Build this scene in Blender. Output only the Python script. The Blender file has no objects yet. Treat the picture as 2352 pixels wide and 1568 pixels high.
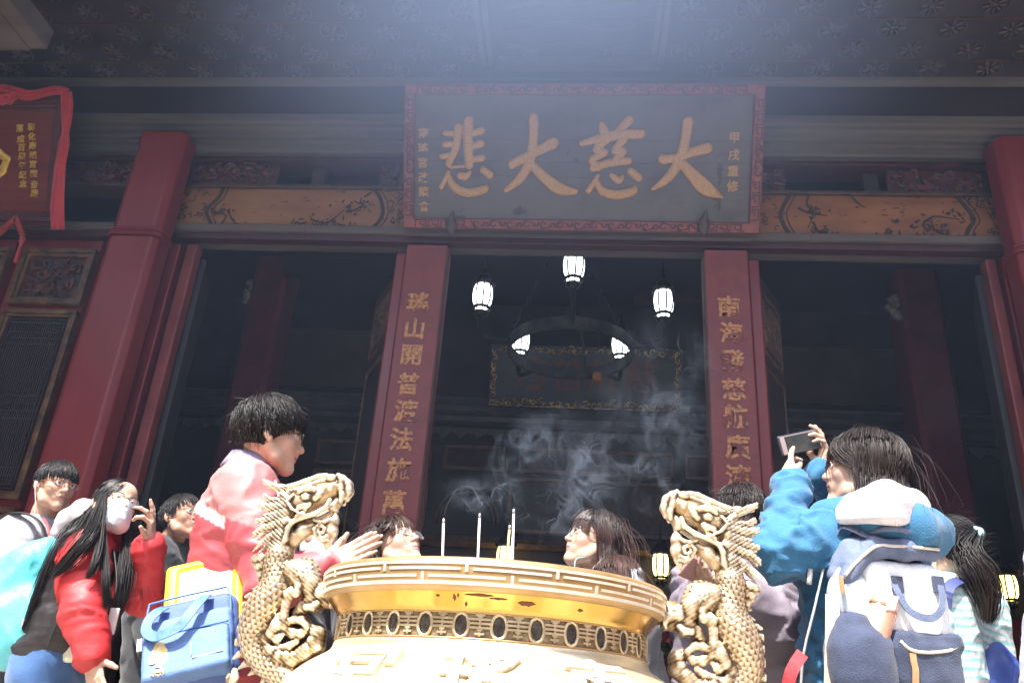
import bpy, math, random
import numpy as np
from mathutils import Matrix, Vector
SC = bpy.context.scene
COL = SC.collection
rng = np.random.default_rng(7)
random.seed(7)

# ------------------------------------------------------------------ camera
FOC, CX, CY, CAMH = 1898.0, 1176.0, 784.0, 0.85
_up = np.array([294., 4184., -1898.]); _up /= np.linalg.norm(_up)
_x = np.array([20700., -591., 1898.]); _x -= _up * (_x @ _up); _x /= np.linalg.norm(_x)
CAMR = np.array([_x, np.cross(_up, _x), _up])
cam = bpy.data.cameras.new('camera')
cam.sensor_width = 36.0
cam.lens = 36.0 * FOC / 2352.0
cam.clip_start, cam.clip_end = 0.05, 500
camo = bpy.data.objects.new('camera', cam); COL.objects.link(camo)
_m = Matrix([list(r) for r in CAMR]).to_4x4(); _m.translation = (0, 0, CAMH)
camo.matrix_world = _m
SC.camera = camo

def at(x, y, Y):
    """photo point (2352 x 1568) -> the place it shows at distance Y in front of the camera"""
    d = CAMR @ np.array([x - CX, CY - y, -FOC])
    return np.array([0, 0, CAMH]) + d * (Y / d[1])
def atz(x, y, z):
    d = CAMR @ np.array([x - CX, CY - y, -FOC])
    return np.array([0, 0, CAMH]) + d * ((z - CAMH) / d[2])

# ------------------------------------------------------------------ sky, sun, exposure
SUN_EL, SUN_AZ = math.radians(62), math.radians(205)      # azimuth clockwise from +Y
world = bpy.data.worlds.new('World'); SC.world = world
world.use_nodes = True
wn = world.node_tree
sky = wn.nodes.new('ShaderNodeTexSky')
sky.sky_type = 'NISHITA'; sky.sun_disc = False
sky.sun_elevation = SUN_EL; sky.sun_rotation = SUN_AZ
sky.air_density = 1.3; sky.dust_density = 3.0
wn.links.new(sky.outputs[0], wn.nodes['Background'].inputs[0])
wn.nodes['Background'].inputs[1].default_value = 0.14
sl = bpy.data.lights.new('sun', 'SUN'); sl.energy = 3.2; sl.angle = math.radians(1.5); sl.color = (1, .96, .9)
so = bpy.data.objects.new('sun', sl); COL.objects.link(so)
sdir = Vector((math.sin(SUN_AZ) * math.cos(SUN_EL), math.cos(SUN_AZ) * math.cos(SUN_EL), math.sin(SUN_EL)))
so.rotation_euler = sdir.to_track_quat('Z', 'Y').to_euler()
so.location = (0, -3, 12)
SC.view_settings.view_transform = 'Standard'
SC.view_settings.look = 'None'
SC.view_settings.exposure = 1.9
SC.render.engine = 'CYCLES'
cy = SC.cycles
cy.use_denoising = True
try: cy.denoiser = 'OPENIMAGEDENOISE'
except Exception: pass
cy.max_bounces = 6; cy.diffuse_bounces = 3; cy.glossy_bounces = 3; cy.transparent_max_bounces = 12
cy.volume_bounces = 0; cy.volume_step_rate = 1.0; cy.volume_max_steps = 64
cy.sample_clamp_indirect = 6.0
cy.caustics_reflective = False; cy.caustics_refractive = False

# ------------------------------------------------------------------ materials
def srgb(r, g, b):
    f = lambda c: (c / 12.92 if c <= .04045 else ((c + .055) / 1.055) ** 2.4)
    return tuple(f(v / 255) for v in (r, g, b))
def M(name, c1, c2=None, scale=6, rough=.6, metal=0., bump=.0, bscale=60, stretch=(1, 1, 1), lo=.35, hi=.65, attr=False,
      spec=.5, rvar=.15, coat=0., emit=None, sheen=0., mul=None, detail=6, chips=None):
    m = bpy.data.materials.new(name); m.use_nodes = True
    N, L = m.node_tree.nodes, m.node_tree.links
    b = N['Principled BSDF']
    tc = N.new('ShaderNodeTexCoord'); mp = N.new('ShaderNodeMapping'); mp.inputs['Scale'].default_value = stretch
    L.new(tc.outputs['Object'], mp.inputs['Vector'])
    nz = N.new('ShaderNodeTexNoise'); nz.inputs['Scale'].default_value = scale; nz.inputs['Detail'].default_value = detail
    nz.inputs['Roughness'].default_value = .62
    L.new(mp.outputs[0], nz.inputs['Vector'])
    rp = N.new('ShaderNodeValToRGB'); rp.color_ramp.elements[0].position = lo; rp.color_ramp.elements[1].position = hi
    L.new(nz.outputs['Fac'], rp.inputs[0])
    if c2 is None: c2 = tuple(v * .8 for v in c1)
    if attr:
        at_ = N.new('ShaderNodeAttribute'); at_.attribute_name = 'Col'
        rp.color_ramp.elements[0].color = (*((.86,) * 3 if mul is None else mul), 1); rp.color_ramp.elements[1].color = (1, 1, 1, 1)
        mx = N.new('ShaderNodeMix'); mx.data_type = 'RGBA'; mx.blend_type = 'MULTIPLY'; mx.inputs[0].default_value = 1
        L.new(at_.outputs['Color'], mx.inputs[6]); L.new(rp.outputs[0], mx.inputs[7]); L.new(mx.outputs[2], b.inputs['Base Color'])
    else:
        rp.color_ramp.elements[0].color = (*c1, 1); rp.color_ramp.elements[1].color = (*c2, 1)
        out = rp.outputs[0]
        if chips:                    # worn or stained patches with an edge of their own
            for sc_, th, cc in chips:
                n3 = N.new('ShaderNodeTexNoise'); n3.inputs['Scale'].default_value = sc_; n3.inputs['Detail'].default_value = 9; n3.inputs['Roughness'].default_value = .7; L.new(tc.outputs['Object'], n3.inputs['Vector'])
                r3 = N.new('ShaderNodeMapRange'); r3.inputs[1].default_value = th; r3.inputs[2].default_value = th + .035; L.new(n3.outputs['Fac'], r3.inputs[0])
                mx = N.new('ShaderNodeMix'); mx.data_type = 'RGBA'; L.new(r3.outputs[0], mx.inputs[0]); L.new(out, mx.inputs[6]); mx.inputs[7].default_value = (*cc, 1); out = mx.outputs[2]
        L.new(out, b.inputs['Base Color'])
    mr = N.new('ShaderNodeMapRange'); mr.inputs[3].default_value = max(.02, rough - rvar); mr.inputs[4].default_value = min(1, rough + rvar)
    L.new(nz.outputs['Fac'], mr.inputs[0]); L.new(mr.outputs[0], b.inputs['Roughness'])
    b.inputs['Metallic'].default_value = metal
    b.inputs['Specular IOR Level'].default_value = spec
    b.inputs['Coat Weight'].default_value = coat
    if sheen: b.inputs['Sheen Weight'].default_value = sheen
    if bump:
        n2 = N.new('ShaderNodeTexNoise'); n2.inputs['Scale'].default_value = bscale; n2.inputs['Detail'].default_value = 5
        L.new(mp.outputs[0], n2.inputs['Vector'])
        bp = N.new('ShaderNodeBump'); bp.inputs['Strength'].default_value = bump; bp.inputs['Distance'].default_value = .01
        L.new(n2.outputs['Fac'], bp.inputs['Height']); L.new(bp.outputs[0], b.inputs['Normal'])
    if emit:
        b.inputs['Emission Color'].default_value = (*emit[0], 1); b.inputs['Emission Strength'].default_value = emit[1]
    return m

red_lacquer = M('red_lacquer', (.125, .0085, .010), (.215, .021, .022), 3, .42, bump=.12, bscale=26, stretch=(1, 1, .35), lo=.25, hi=.75, chips=[(5, .66, (.09, .012, .014)), (11, .70, (.10, .06, .05))])
red_faded = M('red_faded_board', (.125, .017, .018), (.22, .042, .038), 5, .5, bump=.25, bscale=40, lo=.3, hi=.75, chips=[(4, .60, (.11, .022, .024)), (9, .655, (.10, .065, .05)), (30, .70, (.22, .11, .05))])
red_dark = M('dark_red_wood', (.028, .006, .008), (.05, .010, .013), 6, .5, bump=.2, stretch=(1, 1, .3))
wood_black = M('smoked_black_wood', (.017, .013, .014), (.032, .024, .023), 4, .55, bump=.25, bscale=30, stretch=(.3, 1, 1))
wood_brown = M('smoked_brown_wood', (.040, .020, .014), (.085, .042, .025), 7, .5, bump=.3, bscale=50, stretch=(1, 1, .4))
wood_gold = M('worn_gilt_wood', (.05, .028, .014), (.20, .105, .035), 9, .45, bump=.2, lo=.4, hi=.7)
grey_wood = M('weathered_grey_wood', (.050, .040, .037), (.135, .11, .10), 5, .7, bump=.35, bscale=40, stretch=(.15, 1, 1), lo=.3, hi=.72)
grey_paint = M('dusty_grey_moulding', (.038, .035, .036), (.10, .095, .088), 4, .65, bump=.25, bscale=25, stretch=(.12, 1, 1), lo=.32, hi=.7)
stone = M('courtyard_granite', (.36, .33, .29), (.46, .42, .36), 3, .8, bump=.3)

# ------------------------------------------------------------------ object helpers
def tag(o, label=None, cat=None, group=None, kind=None):
    if label: o['label'] = label
    if cat: o['category'] = cat
    if group: o['group'] = group
    if kind: o['kind'] = kind
    return o
def thing(name, label, cat, loc=(0, 0, 0), group=None):
    o = bpy.data.objects.new(name, None); COL.objects.link(o)
    o.location = [float(v) for v in loc]; o.empty_display_size = .1
    return tag(o, label, cat, group)
def world_loc(o):
    v = Vector(o.location)
    p = o.parent
    while p: v = v + Vector(p.location); p = p.parent
    return v
def obj(name, V, F, mat=None, parent=None, smooth=False, col=None, org=None, bevel=0.):
    """V in world coordinates (or, with org, placed relative to it)"""
    V = np.asarray(V, dtype=float).reshape(-1, 3)
    if org is None: org = world_loc(parent) if parent else Vector((0, 0, 0))
    me = bpy.data.meshes.new(name)
    me.from_pydata((V - np.array(org)).tolist(), [], F.tolist() if hasattr(F, 'tolist') else F)
    if smooth: me.polygons.foreach_set('use_smooth', np.ones(len(me.polygons), bool))
    if col is not None:
        a = me.color_attributes.new('Col', 'FLOAT_COLOR', 'POINT')
        c = np.ones((len(V), 4), np.float32); c[:, :3] = col
        a.data.foreach_set('color', c.ravel())
    if mat: me.materials.append(mat)
    me.update()
    o = bpy.data.objects.new(name, me); COL.objects.link(o)
    if parent:
        o.parent = parent
        o.location = Vector(org) - world_loc(parent)
    else:
        o.location = org
    if bevel:
        bv = o.modifiers.new('bevel', 'BEVEL'); bv.width = bevel; bv.segments = 2; bv.limit_method = 'ANGLE'
    return o
def dup(root, loc, label=None):
    """copy of a thing with copies of its parts and sub-parts"""
    r = root.copy(); COL.objects.link(r); r.location = [float(v) for v in loc]
    if label: r['label'] = label
    def kids(a, b):
        for ch in list(a.children):
            c = ch.copy(); COL.objects.link(c); c.parent = b
            kids(ch, c)
    kids(root, r)
    return r
class MB:
    def __init__(s): s.V = []; s.F = []; s.n = 0
    def add(s, V, F):
        V = np.asarray(V, float).reshape(-1, 3); s.V.append(V)
        s.F += [tuple(int(i) + s.n for i in f) for f in F]; s.n += len(V); return s
    def box(s, lo, hi, R=None, c=None):
        x0, y0, z0 = lo; x1, y1, z1 = hi
        V = np.array([(x0, y0, z0), (x1, y0, z0), (x1, y1, z0), (x0, y1, z0), (x0, y0, z1), (x1, y0, z1), (x1, y1, z1), (x0, y1, z1)], float)
        if R is not None: V = V @ np.asarray(R).T
        if c is not None: V = V + np.asarray(c)
        return s.add(V, [(3, 2, 1, 0), (4, 5, 6, 7), (0, 1, 5, 4), (1, 2, 6, 5), (2, 3, 7, 6), (3, 0, 4, 7)])
    def tube(s, P, r, n=8, cap=True, closed=False, squash=None):
        P = np.asarray(P, float); k = len(P); r = np.broadcast_to(np.asarray(r, float), (k,))
        T = np.gradient(P, axis=0) if not closed else np.roll(P, -1, 0) - np.roll(P, 1, 0)
        T /= np.linalg.norm(T, axis=1)[:, None] + 1e-12
        ref = np.array([0, 0, 1.]) if abs(T[0, 2]) < .9 else np.array([1., 0, 0])
        A = np.zeros_like(P); a = np.cross(T[0], ref); a /= np.linalg.norm(a); A[0] = a
        for i in range(1, k):
            a = A[i - 1] - T[i] * (A[i - 1] @ T[i]); A[i] = a / (np.linalg.norm(a) + 1e-12)
        B = np.cross(T, A); th = np.arange(n) * 2 * np.pi / n
        sq = 1. if squash is None else squash
        V = P[:, None] + r[:, None, None] * (np.cos(th)[None, :, None] * A[:, None] + sq * np.sin(th)[None, :, None] * B[:, None])
        F = []
        for i in range(k if closed else k - 1):
            j = (i + 1) % k
            for q in range(n):
                p = (q + 1) % n; F.append((i * n + q, i * n + p, j * n + p, j * n + q))
        if cap and not closed: F += [tuple(range(n))[::-1], tuple((k - 1) * n + i for i in range(n))]
        return s.add(V.reshape(-1, 3), F)
    def lathe(s, prof, c=(0, 0, 0), n=48, R=None):
        pr = np.asarray(prof, float); th = np.arange(n) * 2 * np.pi / n; k = len(pr)
        V = np.stack([pr[:, 0:1] * np.cos(th), pr[:, 0:1] * np.sin(th), np.repeat(pr[:, 1:2], n, 1)], -1).reshape(-1, 3)
        if R is not None: V = V @ np.asarray(R).T
        V = V + np.asarray(c)
        return s.add(V, [(i * n + q, i * n + (q + 1) % n, (i + 1) * n + (q + 1) % n, (i + 1) * n + q) for i in range(k - 1) for q in range(n)])
    def ext(s, prof, x0, x1, axis=0):
        """profile of (y, z) points swept along X"""
        pr = np.asarray(prof, float); k = len(pr)
        A = np.column_stack([np.full(k, x0), pr]); B = np.column_stack([np.full(k, x1), pr])
        return s.add(np.vstack([A, B]), [(i, (i + 1) % k, k + (i + 1) % k, k + i) for i in range(k)] + [tuple(range(k))[::-1], tuple(range(k, 2 * k))])
    def prism(s, poly, d, O, U, Vv, Nn):
        """2-D outline poly placed on plane O,U,V and thickened by d along N"""
        p = np.asarray(poly, float); k = len(p); O, U, Vv, Nn = map(np.asarray, (O, U, Vv, Nn))
        A = O + p[:, :1] * U + p[:, 1:] * Vv; B = A + d * Nn
        return s.add(np.vstack([A, B]), [(i, (i + 1) % k, k + (i + 1) % k, k + i) for i in range(k)] + [tuple(range(k))[::-1], tuple(range(k, 2 * k))])
    def build(s, name, mat, parent=None, smooth=False, bevel=0., org=None):
        return obj(name, np.vstack(s.V), s.F, mat, parent, smooth, bevel=bevel, org=org)

def pattern(o, mb, mat):
    """surface pattern of a part: goes into the part's own mesh with a material of its own"""
    me = o.data; n = len(me.vertices); V = np.zeros(n * 3); me.vertices.foreach_get('co', V); k = len(me.polygons)
    F = [tuple(p.vertices) for p in me.polygons]; W_ = np.vstack(mb.V) - np.array(world_loc(o))
    sm = [p.use_smooth for p in me.polygons]
    m2 = bpy.data.meshes.new(me.name); m2.from_pydata(np.vstack([V.reshape(-1, 3), W_]).tolist(), [], F + [tuple(i + n for i in f) for f in mb.F])
    m2.materials.append(me.materials[0]); m2.materials.append(mat)
    mi = np.zeros(len(m2.polygons), np.int32); mi[k:] = 1; m2.polygons.foreach_set('material_index', mi)
    m2.polygons.foreach_set('use_smooth', np.array(sm + [False] * (len(m2.polygons) - k), bool)); m2.update(); o.data = m2; return o

def text_mesh(body, size, ext, bold=0.):
    """lettering as mesh arrays, centred, lying in its own x-y plane"""
    c = bpy.data.curves.new('lettering', 'FONT'); c.body = body; c.size = size; c.extrude = ext; c.offset = bold
    c.align_x = 'CENTER'; c.align_y = 'CENTER'; c.resolution_u = 3
    o = bpy.data.objects.new('lettering', c); COL.objects.link(o)
    me = bpy.data.meshes.new_from_object(o.evaluated_get(bpy.context.evaluated_depsgraph_get()))
    V = np.zeros(len(me.vertices) * 3); me.vertices.foreach_get('co', V); V = V.reshape(-1, 3)
    F = [tuple(p.vertices) for p in me.polygons]
    bpy.data.objects.remove(o); bpy.data.curves.remove(c); bpy.data.meshes.remove(me)
    return V, F

# ------------------------------------------------------------------ noise and sculpting with distance fields
def _hash(i, j, k):
    n = (i * 374761393 + j * 668265263 + k * 2147483647) & 0xffffffff
    n = ((n ^ (n >> 13)) * 1274126177) & 0xffffffff
    return ((n ^ (n >> 16)) & 0xffff) / 65535.
def vnoise(P):
    P = np.asarray(P); I = np.floor(P).astype(np.int64); f = P - I; f = f * f * (3 - 2 * f)
    r = 0
    for a in (0, 1):
        for b in (0, 1):
            for c in (0, 1):
                w = (f[..., 0] if a else 1 - f[..., 0]) * (f[..., 1] if b else 1 - f[..., 1]) * (f[..., 2] if c else 1 - f[..., 2])
                r = r + w * _hash(I[..., 0] + a, I[..., 1] + b, I[..., 2] + c)
    return r
def fbm(P, o=3):
    return sum(vnoise(P * 2 ** i + 17 * i) / 2 ** (i + 1) for i in range(o))
def unit(v):
    v = np.asarray(v, float); return v / (np.linalg.norm(v) + 1e-12)
class SDF:
    def __init__(s, lo, hi, h):
        s.lo = np.asarray(lo, float) - 2 * h; s.h = h
        s.n = np.ceil((np.asarray(hi, float) + 2 * h - s.lo) / h).astype(int) + 1
        s.F = np.full(s.n, 1.0, np.float32)
    def _apply(s, lo, hi, fn, k, op):
        m = k + 2.5 * s.h
        a = np.maximum(np.floor((np.asarray(lo) - m - s.lo) / s.h).astype(int), 0)
        b = np.minimum(np.ceil((np.asarray(hi) + m - s.lo) / s.h).astype(int) + 1, s.n)
        if (b <= a).any(): return s
        g = [s.lo[i] + np.arange(a[i], b[i]) * s.h for i in range(3)]
        P = np.stack(np.meshgrid(*g, indexing='ij'), -1)
        d = fn(P); sl = tuple(slice(a[i], b[i]) for i in range(3)); A = s.F[sl]
        if op == 'add':
            h = np.maximum(k - np.abs(A - d), 0) / k; s.F[sl] = np.minimum(A, d) - h * h * k / 4
        else:
            d = -d; h = np.maximum(k - np.abs(A - d), 0) / k; s.F[sl] = np.maximum(A, d) + h * h * k / 4
        return s
    def cone(s, a, b, ra, rb=None, k=.01, op='add'):
        a = np.asarray(a, float); b = np.asarray(b, float); rb = ra if rb is None else rb
        ba = b - a; L2 = ba @ ba + 1e-12; R = max(ra, rb)
        def fn(P):
            t = np.clip(((P - a) @ ba) / L2, 0, 1)
            return np.linalg.norm(P - a - t[..., None] * ba, axis=-1) - (ra + t * (rb - ra))
        return s._apply(np.minimum(a, b) - R, np.maximum(a, b) + R, fn, k, op)
    def chain(s, pts, rs, k=.01, op='add'):
        rs = np.broadcast_to(rs, (len(pts),))
        for i in range(len(pts) - 1): s.cone(pts[i], pts[i + 1], rs[i], rs[i + 1], k, op)
        return s
    def ell(s, c, r, R=None, k=.01, op='add'):
        c = np.asarray(c, float); r = np.asarray(r, float); R_ = np.eye(3) if R is None else np.asarray(R)
        def fn(P):
            q = (P - c) @ R_
            k0 = np.linalg.norm(q / r, axis=-1); k1 = np.linalg.norm(q / (r * r), axis=-1) + 1e-9
            return k0 * (k0 - 1) / k1
        e = np.sqrt(((R_ * r) ** 2).sum(1))
        return s._apply(c - e, c + e, fn, k, op)
    def box(s, c, half, R=None, rd=.01, k=.01, op='add'):
        c = np.asarray(c, float); half = np.asarray(half, float); R_ = np.eye(3) if R is None else np.asarray(R)
        def fn(P):
            q = np.abs((P - c) @ R_) - (half - rd)
            return np.linalg.norm(np.maximum(q, 0), axis=-1) + np.minimum(q.max(-1), 0) - rd
        e = (np.abs(R_) * half).sum(1)
        return s._apply(c - e, c + e, fn, k, op)
    def mesh(s):
        F = s.F; S = F < 0
        c = np.zeros(np.array(F.shape) - 1, np.int8)
        for i in (0, 1):
            for j in (0, 1):
                for k in (0, 1):
                    c += S[i:F.shape[0] - 1 + i, j:F.shape[1] - 1 + j, k:F.shape[2] - 1 + k]
        act = (c > 0) & (c < 8); idx = np.full(act.shape, -1, np.int64); I = np.argwhere(act); idx[act] = np.arange(len(I))
        pos = np.zeros((len(I), 3)); cnt = np.zeros(len(I))
        for ax in range(3):
            o1, o2 = [a for a in range(3) if a != ax]
            for u in (0, 1):
                for v in (0, 1):
                    A = I.copy(); A[:, o1] += u; A[:, o2] += v; B = A.copy(); B[:, ax] += 1
                    fa = F[tuple(A.T)]; fb = F[tuple(B.T)]; m = (fa < 0) != (fb < 0)
                    t = fa[m] / (fa[m] - fb[m]); q = A[m].astype(float); q[:, ax] += t
                    pos[m] += q; cnt[m] += 1
        V = s.lo + pos / np.maximum(cnt, 1)[:, None] * s.h
        Q = []
        for ax in range(3):
            o1, o2 = [(1, 2), (2, 0), (0, 1)][ax]
            sl0 = [slice(None)] * 3; sl1 = [slice(None)] * 3; sl0[ax] = slice(0, -1); sl1[ax] = slice(1, None)
            a = S[tuple(sl0)]; b = S[tuple(sl1)]
            E = np.argwhere(a != b); inn = (E[:, o1] > 0) & (E[:, o2] > 0) & (E[:, o1] < F.shape[o1] - 1) & (E[:, o2] < F.shape[o2] - 1); E = E[inn]
            if not len(E): continue
            flip = a[tuple(E.T)]
            qs = []
            for u, v in ((1, 1), (0, 1), (0, 0), (1, 0)):
                c_ = E.copy(); c_[:, o1] -= u; c_[:, o2] -= v; qs.append(idx[tuple(c_.T)])
            q = np.stack(qs, 1); q[~flip] = q[~flip][:, ::-1]; Q.append(q[(q >= 0).all(1)])
        return V, np.vstack(Q)
def vnormals(V, Q):
    n = np.cross(V[Q[:, 2]] - V[Q[:, 0]], V[Q[:, 3]] - V[Q[:, 1]]); N = np.zeros_like(V)
    for i in range(4): np.add.at(N, Q[:, i], n)
    return N / (np.linalg.norm(N, axis=1)[:, None] + 1e-12)
def relax(V, Q, it=1, w=.5):
    for _ in range(it):
        A = np.zeros_like(V); c = np.zeros(len(V))
        for i in range(4):
            for j in (1, 3):
                np.add.at(A, Q[:, i], V[Q[:, (i + j) % 4]]); np.add.at(c, Q[:, i], 1)
        V = V + w * (A / np.maximum(c, 1)[:, None] - V)
    return V
# ------------------------------------------------------------------ the setting: ground
g = MB(); g.add([(-40, -40, 0), (40, -40, 0), (40, 40, 0), (-40, 40, 0)], [(0, 1, 2, 3)])
tag(g.build('ground', stone), kind='structure')

# ------------------------------------------------------------------ the temple hall
hall = thing('temple_hall', 'dark red timber temple hall with open doors, couplet columns and a flowered eaves ceiling', 'temple', (0, 5.5, 0))
FY = 5.5
def slab(name, lo, hi, mat, parent=hall, bevel=.006):
    return MB().box(lo, hi).build(name, mat, parent, bevel=bevel)
def oct_col(mb, x0, x1, y0, y1, z0, z1, ch):
    P = [(x0 + ch, y0), (x1 - ch, y0), (x1, y0 + ch), (x1, y1), (x0, y1), (x0, y0 + ch)]
    k = len(P); V = [(x, y, z0) for x, y in P] + [(x, y, z1) for x, y in P]
    return mb.add(V, [(i, (i + 1) % k, k + (i + 1) % k, k + i) for i in range(k)] + [tuple(range(k))[::-1], tuple(range(k, 2 * k))])
def carved(name, x0, x1, z0, z1, y, seed, mat, parent, dep=.05, h=.009, n=26):
    """pierced scroll carving: curling stems and leaves fused on an uneven ground"""
    r = np.random.default_rng(seed); s = SDF((x0, y - dep, z0), (x1, y + .03, z1), h)
    s.box(((x0 + x1) / 2, y + .012, (z0 + z1) / 2), ((x1 - x0) / 2, .012, (z1 - z0) / 2), rd=.004)
    for i in range(n):
        c = np.array([r.uniform(x0 + .03, x1 - .03), y - r.uniform(0, dep * .5), r.uniform(z0 + .03, z1 - .03)])
        a0 = r.uniform(0, 6.3); sg = r.choice([-1, 1]); R0 = r.uniform(.02, .055)
        pts = []
        for t in np.linspace(0, 1, 9):
            a = a0 + sg * t * 5; R = R0 * (1.25 - t)
            q = c + np.array([R * np.cos(a), -.012 * np.sin(t * 3), R * np.sin(a)])
            pts.append(np.clip(q, (x0 + .008, y - dep, z0 + .008), (x1 - .008, y + .02, z1 - .008)))
        s.chain(pts, np.linspace(.013, .006, 9), k=.006)
        s.ell(pts[0], (.024, .014, .013), k=.006)
    V, Q = s.mesh(); return obj(name, V, Q, mat, parent, True)

# big outer pillars with a moulded neck band
for x0, x1 in ((-3.72, -3.30), (2.97, 3.40)):
    mb = MB(); oct_col(mb, x0, x1, 5.2, 5.41, 0, 4.02, .045)
    p = mb.build('pillar', red_lacquer, hall, bevel=.012)
    mb = MB()
    for zz, e, t in ((4.03, .009, .018), (4.052, .004, .014), (4.07, .010, .018)):
        oct_col(mb, x0 - e, x1 + e, 5.2 - e, 5.42, zz, zz + t, .05)
    mb.build('neck_band', red_lacquer, p, bevel=.006)
    mb = MB(); oct_col(mb, x0 + .006, x1 - .006, 5.206, 5.41, 4.09, 5.02, .05)
    mb.build('upper_shaft', red_lacquer, p, bevel=.012)
# lintel with a weathered lip
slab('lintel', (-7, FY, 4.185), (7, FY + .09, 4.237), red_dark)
slab('lintel_lip', (-7, FY - .035, 4.240), (7, FY + .28, 4.303), grey_wood)
slab('rail', (-7, FY + .01, 4.690), (7, FY + .2, 4.722), wood_brown)
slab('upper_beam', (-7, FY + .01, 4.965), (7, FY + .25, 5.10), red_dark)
# dark board added for the darkness of the open slot; short struts
slab('slot_shade_board', (-7, FY + .55, 5.02), (7, FY + .6, 5.53), wood_black)
for x in (-2.30, 2.2, -2.9 + 5.9):
    slab('strut', (x - .06, FY + .12, 4.724), (x + .06, FY + .2, 4.963), wood_black)
for i, (a, b, sd) in enumerate(((-3.38, -2.62, 3), (-4.6, -3.72, 4), (2.30, 3.05, 5), (1.20, 1.52, 6), (-1.75, -1.55, 7))):
    carved('carved_bracket', a, b, 4.724, 4.955, FY + .06, sd, M('bracket_paint', (.025, .016, .018), (.10, .024, .024), 18, .5), hall, n=int(34 * (b - a)) + 4)
# moulded cornice and plain board above it
prof = [(5.47, 5.00), (5.44, 4.985), (5.42, 5.0), (5.41, 5.03), (5.385, 5.035), (5.375, 5.06), (5.345, 5.062), (5.335, 5.09), (5.30, 5.10), (5.28, 5.125),
        (5.25, 5.128), (5.235, 5.15), (5.20, 5.155), (5.19, 5.185), (5.24, 5.19), (5.6, 5.19), (5.6, 5.00)]
MB().ext(prof, -7, 7).build('cornice', grey_paint, hall, bevel=.003)
slab('frieze_board', (-7, 5.215, 5.192), (7, 5.26, 5.53), wood_black)
MB().ext([(5.214, 5.485), (5.19, 5.487), (5.18, 5.50), (5.16, 5.503), (5.15, 5.528), (5.214, 5.528)], -7, 7).build('ceiling_trim', grey_paint, hall)
# eaves ceiling: boards, rosettes, coffer
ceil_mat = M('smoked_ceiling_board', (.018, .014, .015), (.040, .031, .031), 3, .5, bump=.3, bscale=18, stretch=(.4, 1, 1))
ce = MB().box((-7.5, 2.35, 5.53), (7.5, 5.6, 5.62))
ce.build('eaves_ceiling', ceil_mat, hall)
ceiling = [o for o in hall.children if o.name.startswith('eaves_ceiling')][0]
for y in (4.56, 4.98, 4.14):
    MB().box((-7.4, y - .006, 5.522), (7.4, y + .006, 5.531)).build('board_seam', wood_brown, ceiling)
def rosette_mesh():
    mb = MB(); n1, n2 = 7, 5
    def blob(c, r, a):
        V = []; R = np.array([[np.cos(a), -np.sin(a), 0], [np.sin(a), np.cos(a), 0], [0, 0, 1]])
        for i in range(n2 + 1):
            ph = np.pi * i / n2
            for j in range(n1):
                th = 2 * np.pi * j / n1
                V.append((r[0] * np.cos(ph), r[1] * np.sin(ph) * np.cos(th), r[2] * np.sin(ph) * np.sin(th)))
        V = np.array(V) @ R.T + c
        mb.add(V, [(i * n1 + j, i * n1 + (j + 1) % n1, (i + 1) * n1 + (j + 1) % n1, (i + 1) * n1 + j) for i in range(n2) for j in range(n1)])
    for k in range(8):
        a = k * np.pi / 4 + .2
        blob(np.array([.055 * np.cos(a), .055 * np.sin(a), -.004]), (.032, .0145, .016), a)
    blob(np.zeros(3), (.018, .018, .014), 0)
    P = [(.1 * np.cos(t), .1 * np.sin(t), 0) for t in np.linspace(0, 6.2832, 33)[:-1]]
    mb.tube(P, .004, 4, closed=True)
    return mb
rm = M('rosette_wood', (.032, .025, .027), (.075, .058, .057), 14, .38, bump=.15)
ros0 = rosette_mesh().build('rosette', rm, ceiling, True, org=Vector((0, 0, 0)))
first = True
for ri, yy in enumerate((5.06, 4.86, 4.66, 4.45, 4.24)):
    for ci in range(-14, 13):
        x = -2.01 + ci * .413 + (.2 if ri % 2 else 0)
        if -1.0 < x < .72 and yy < 5.2: 
            if -.98 < x < .66: continue
        if not -5.6 < x < 4.0: continue
        if first: o = ros0; first = False
        else: o = ros0.copy(); COL.objects.link(o)
        o.location = Vector((x, yy + rng.normal(0, .006), 5.527)) - world_loc(ceiling)
        o.rotation_euler = (0, 0, rng.uniform(0, .8))
cof = MB()
for y0, y1, z in ((5.02, 5.075, 5.515), (4.965, 5.01, 5.50), (4.91, 4.955, 5.485)):
    cof.box((-.80 + (5.075 - y1) * .4, y0, z), (.50 - (5.075 - y1) * .5, y1, 5.531))
for x0, x1 in ((-.90, -.86), (-.84, -.80), (.42, .46), (.48, .52)):
    cof.box((x0, 3.6, 5.505), (x1, 5.0, 5.5305))
cof.build('coffer_moulding', grey_paint, ceiling, bevel=.004)
cl = MB()
for k, y in enumerate((4.80, 4.62, 4.42)):
    for sx in (-1, 1):
        x = np.linspace(-.70, .28, 40); cl.tube(np.column_stack([x, y + sx * .012 + .03 * np.sin((x + .7) * 9 + k), np.full(40, 5.527)]), .005, 5)
for cx_ in (-.52, .1):
    for k in range(9):
        a = k * .4 - 1.6; cl.tube([(cx_, 4.84, 5.526), (cx_ + .09 * np.sin(a), 4.84 + .07 * np.cos(a), 5.526)], (.004, .010), 5)
cl.build('cloud_carving', rm, ceiling, True)
slab('main_roof', (-9, 2.3, 5.63), (9, 10.2, 5.9), wood_black)  # roof and ceiling lengthened forward out of view to shade the facade
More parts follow.
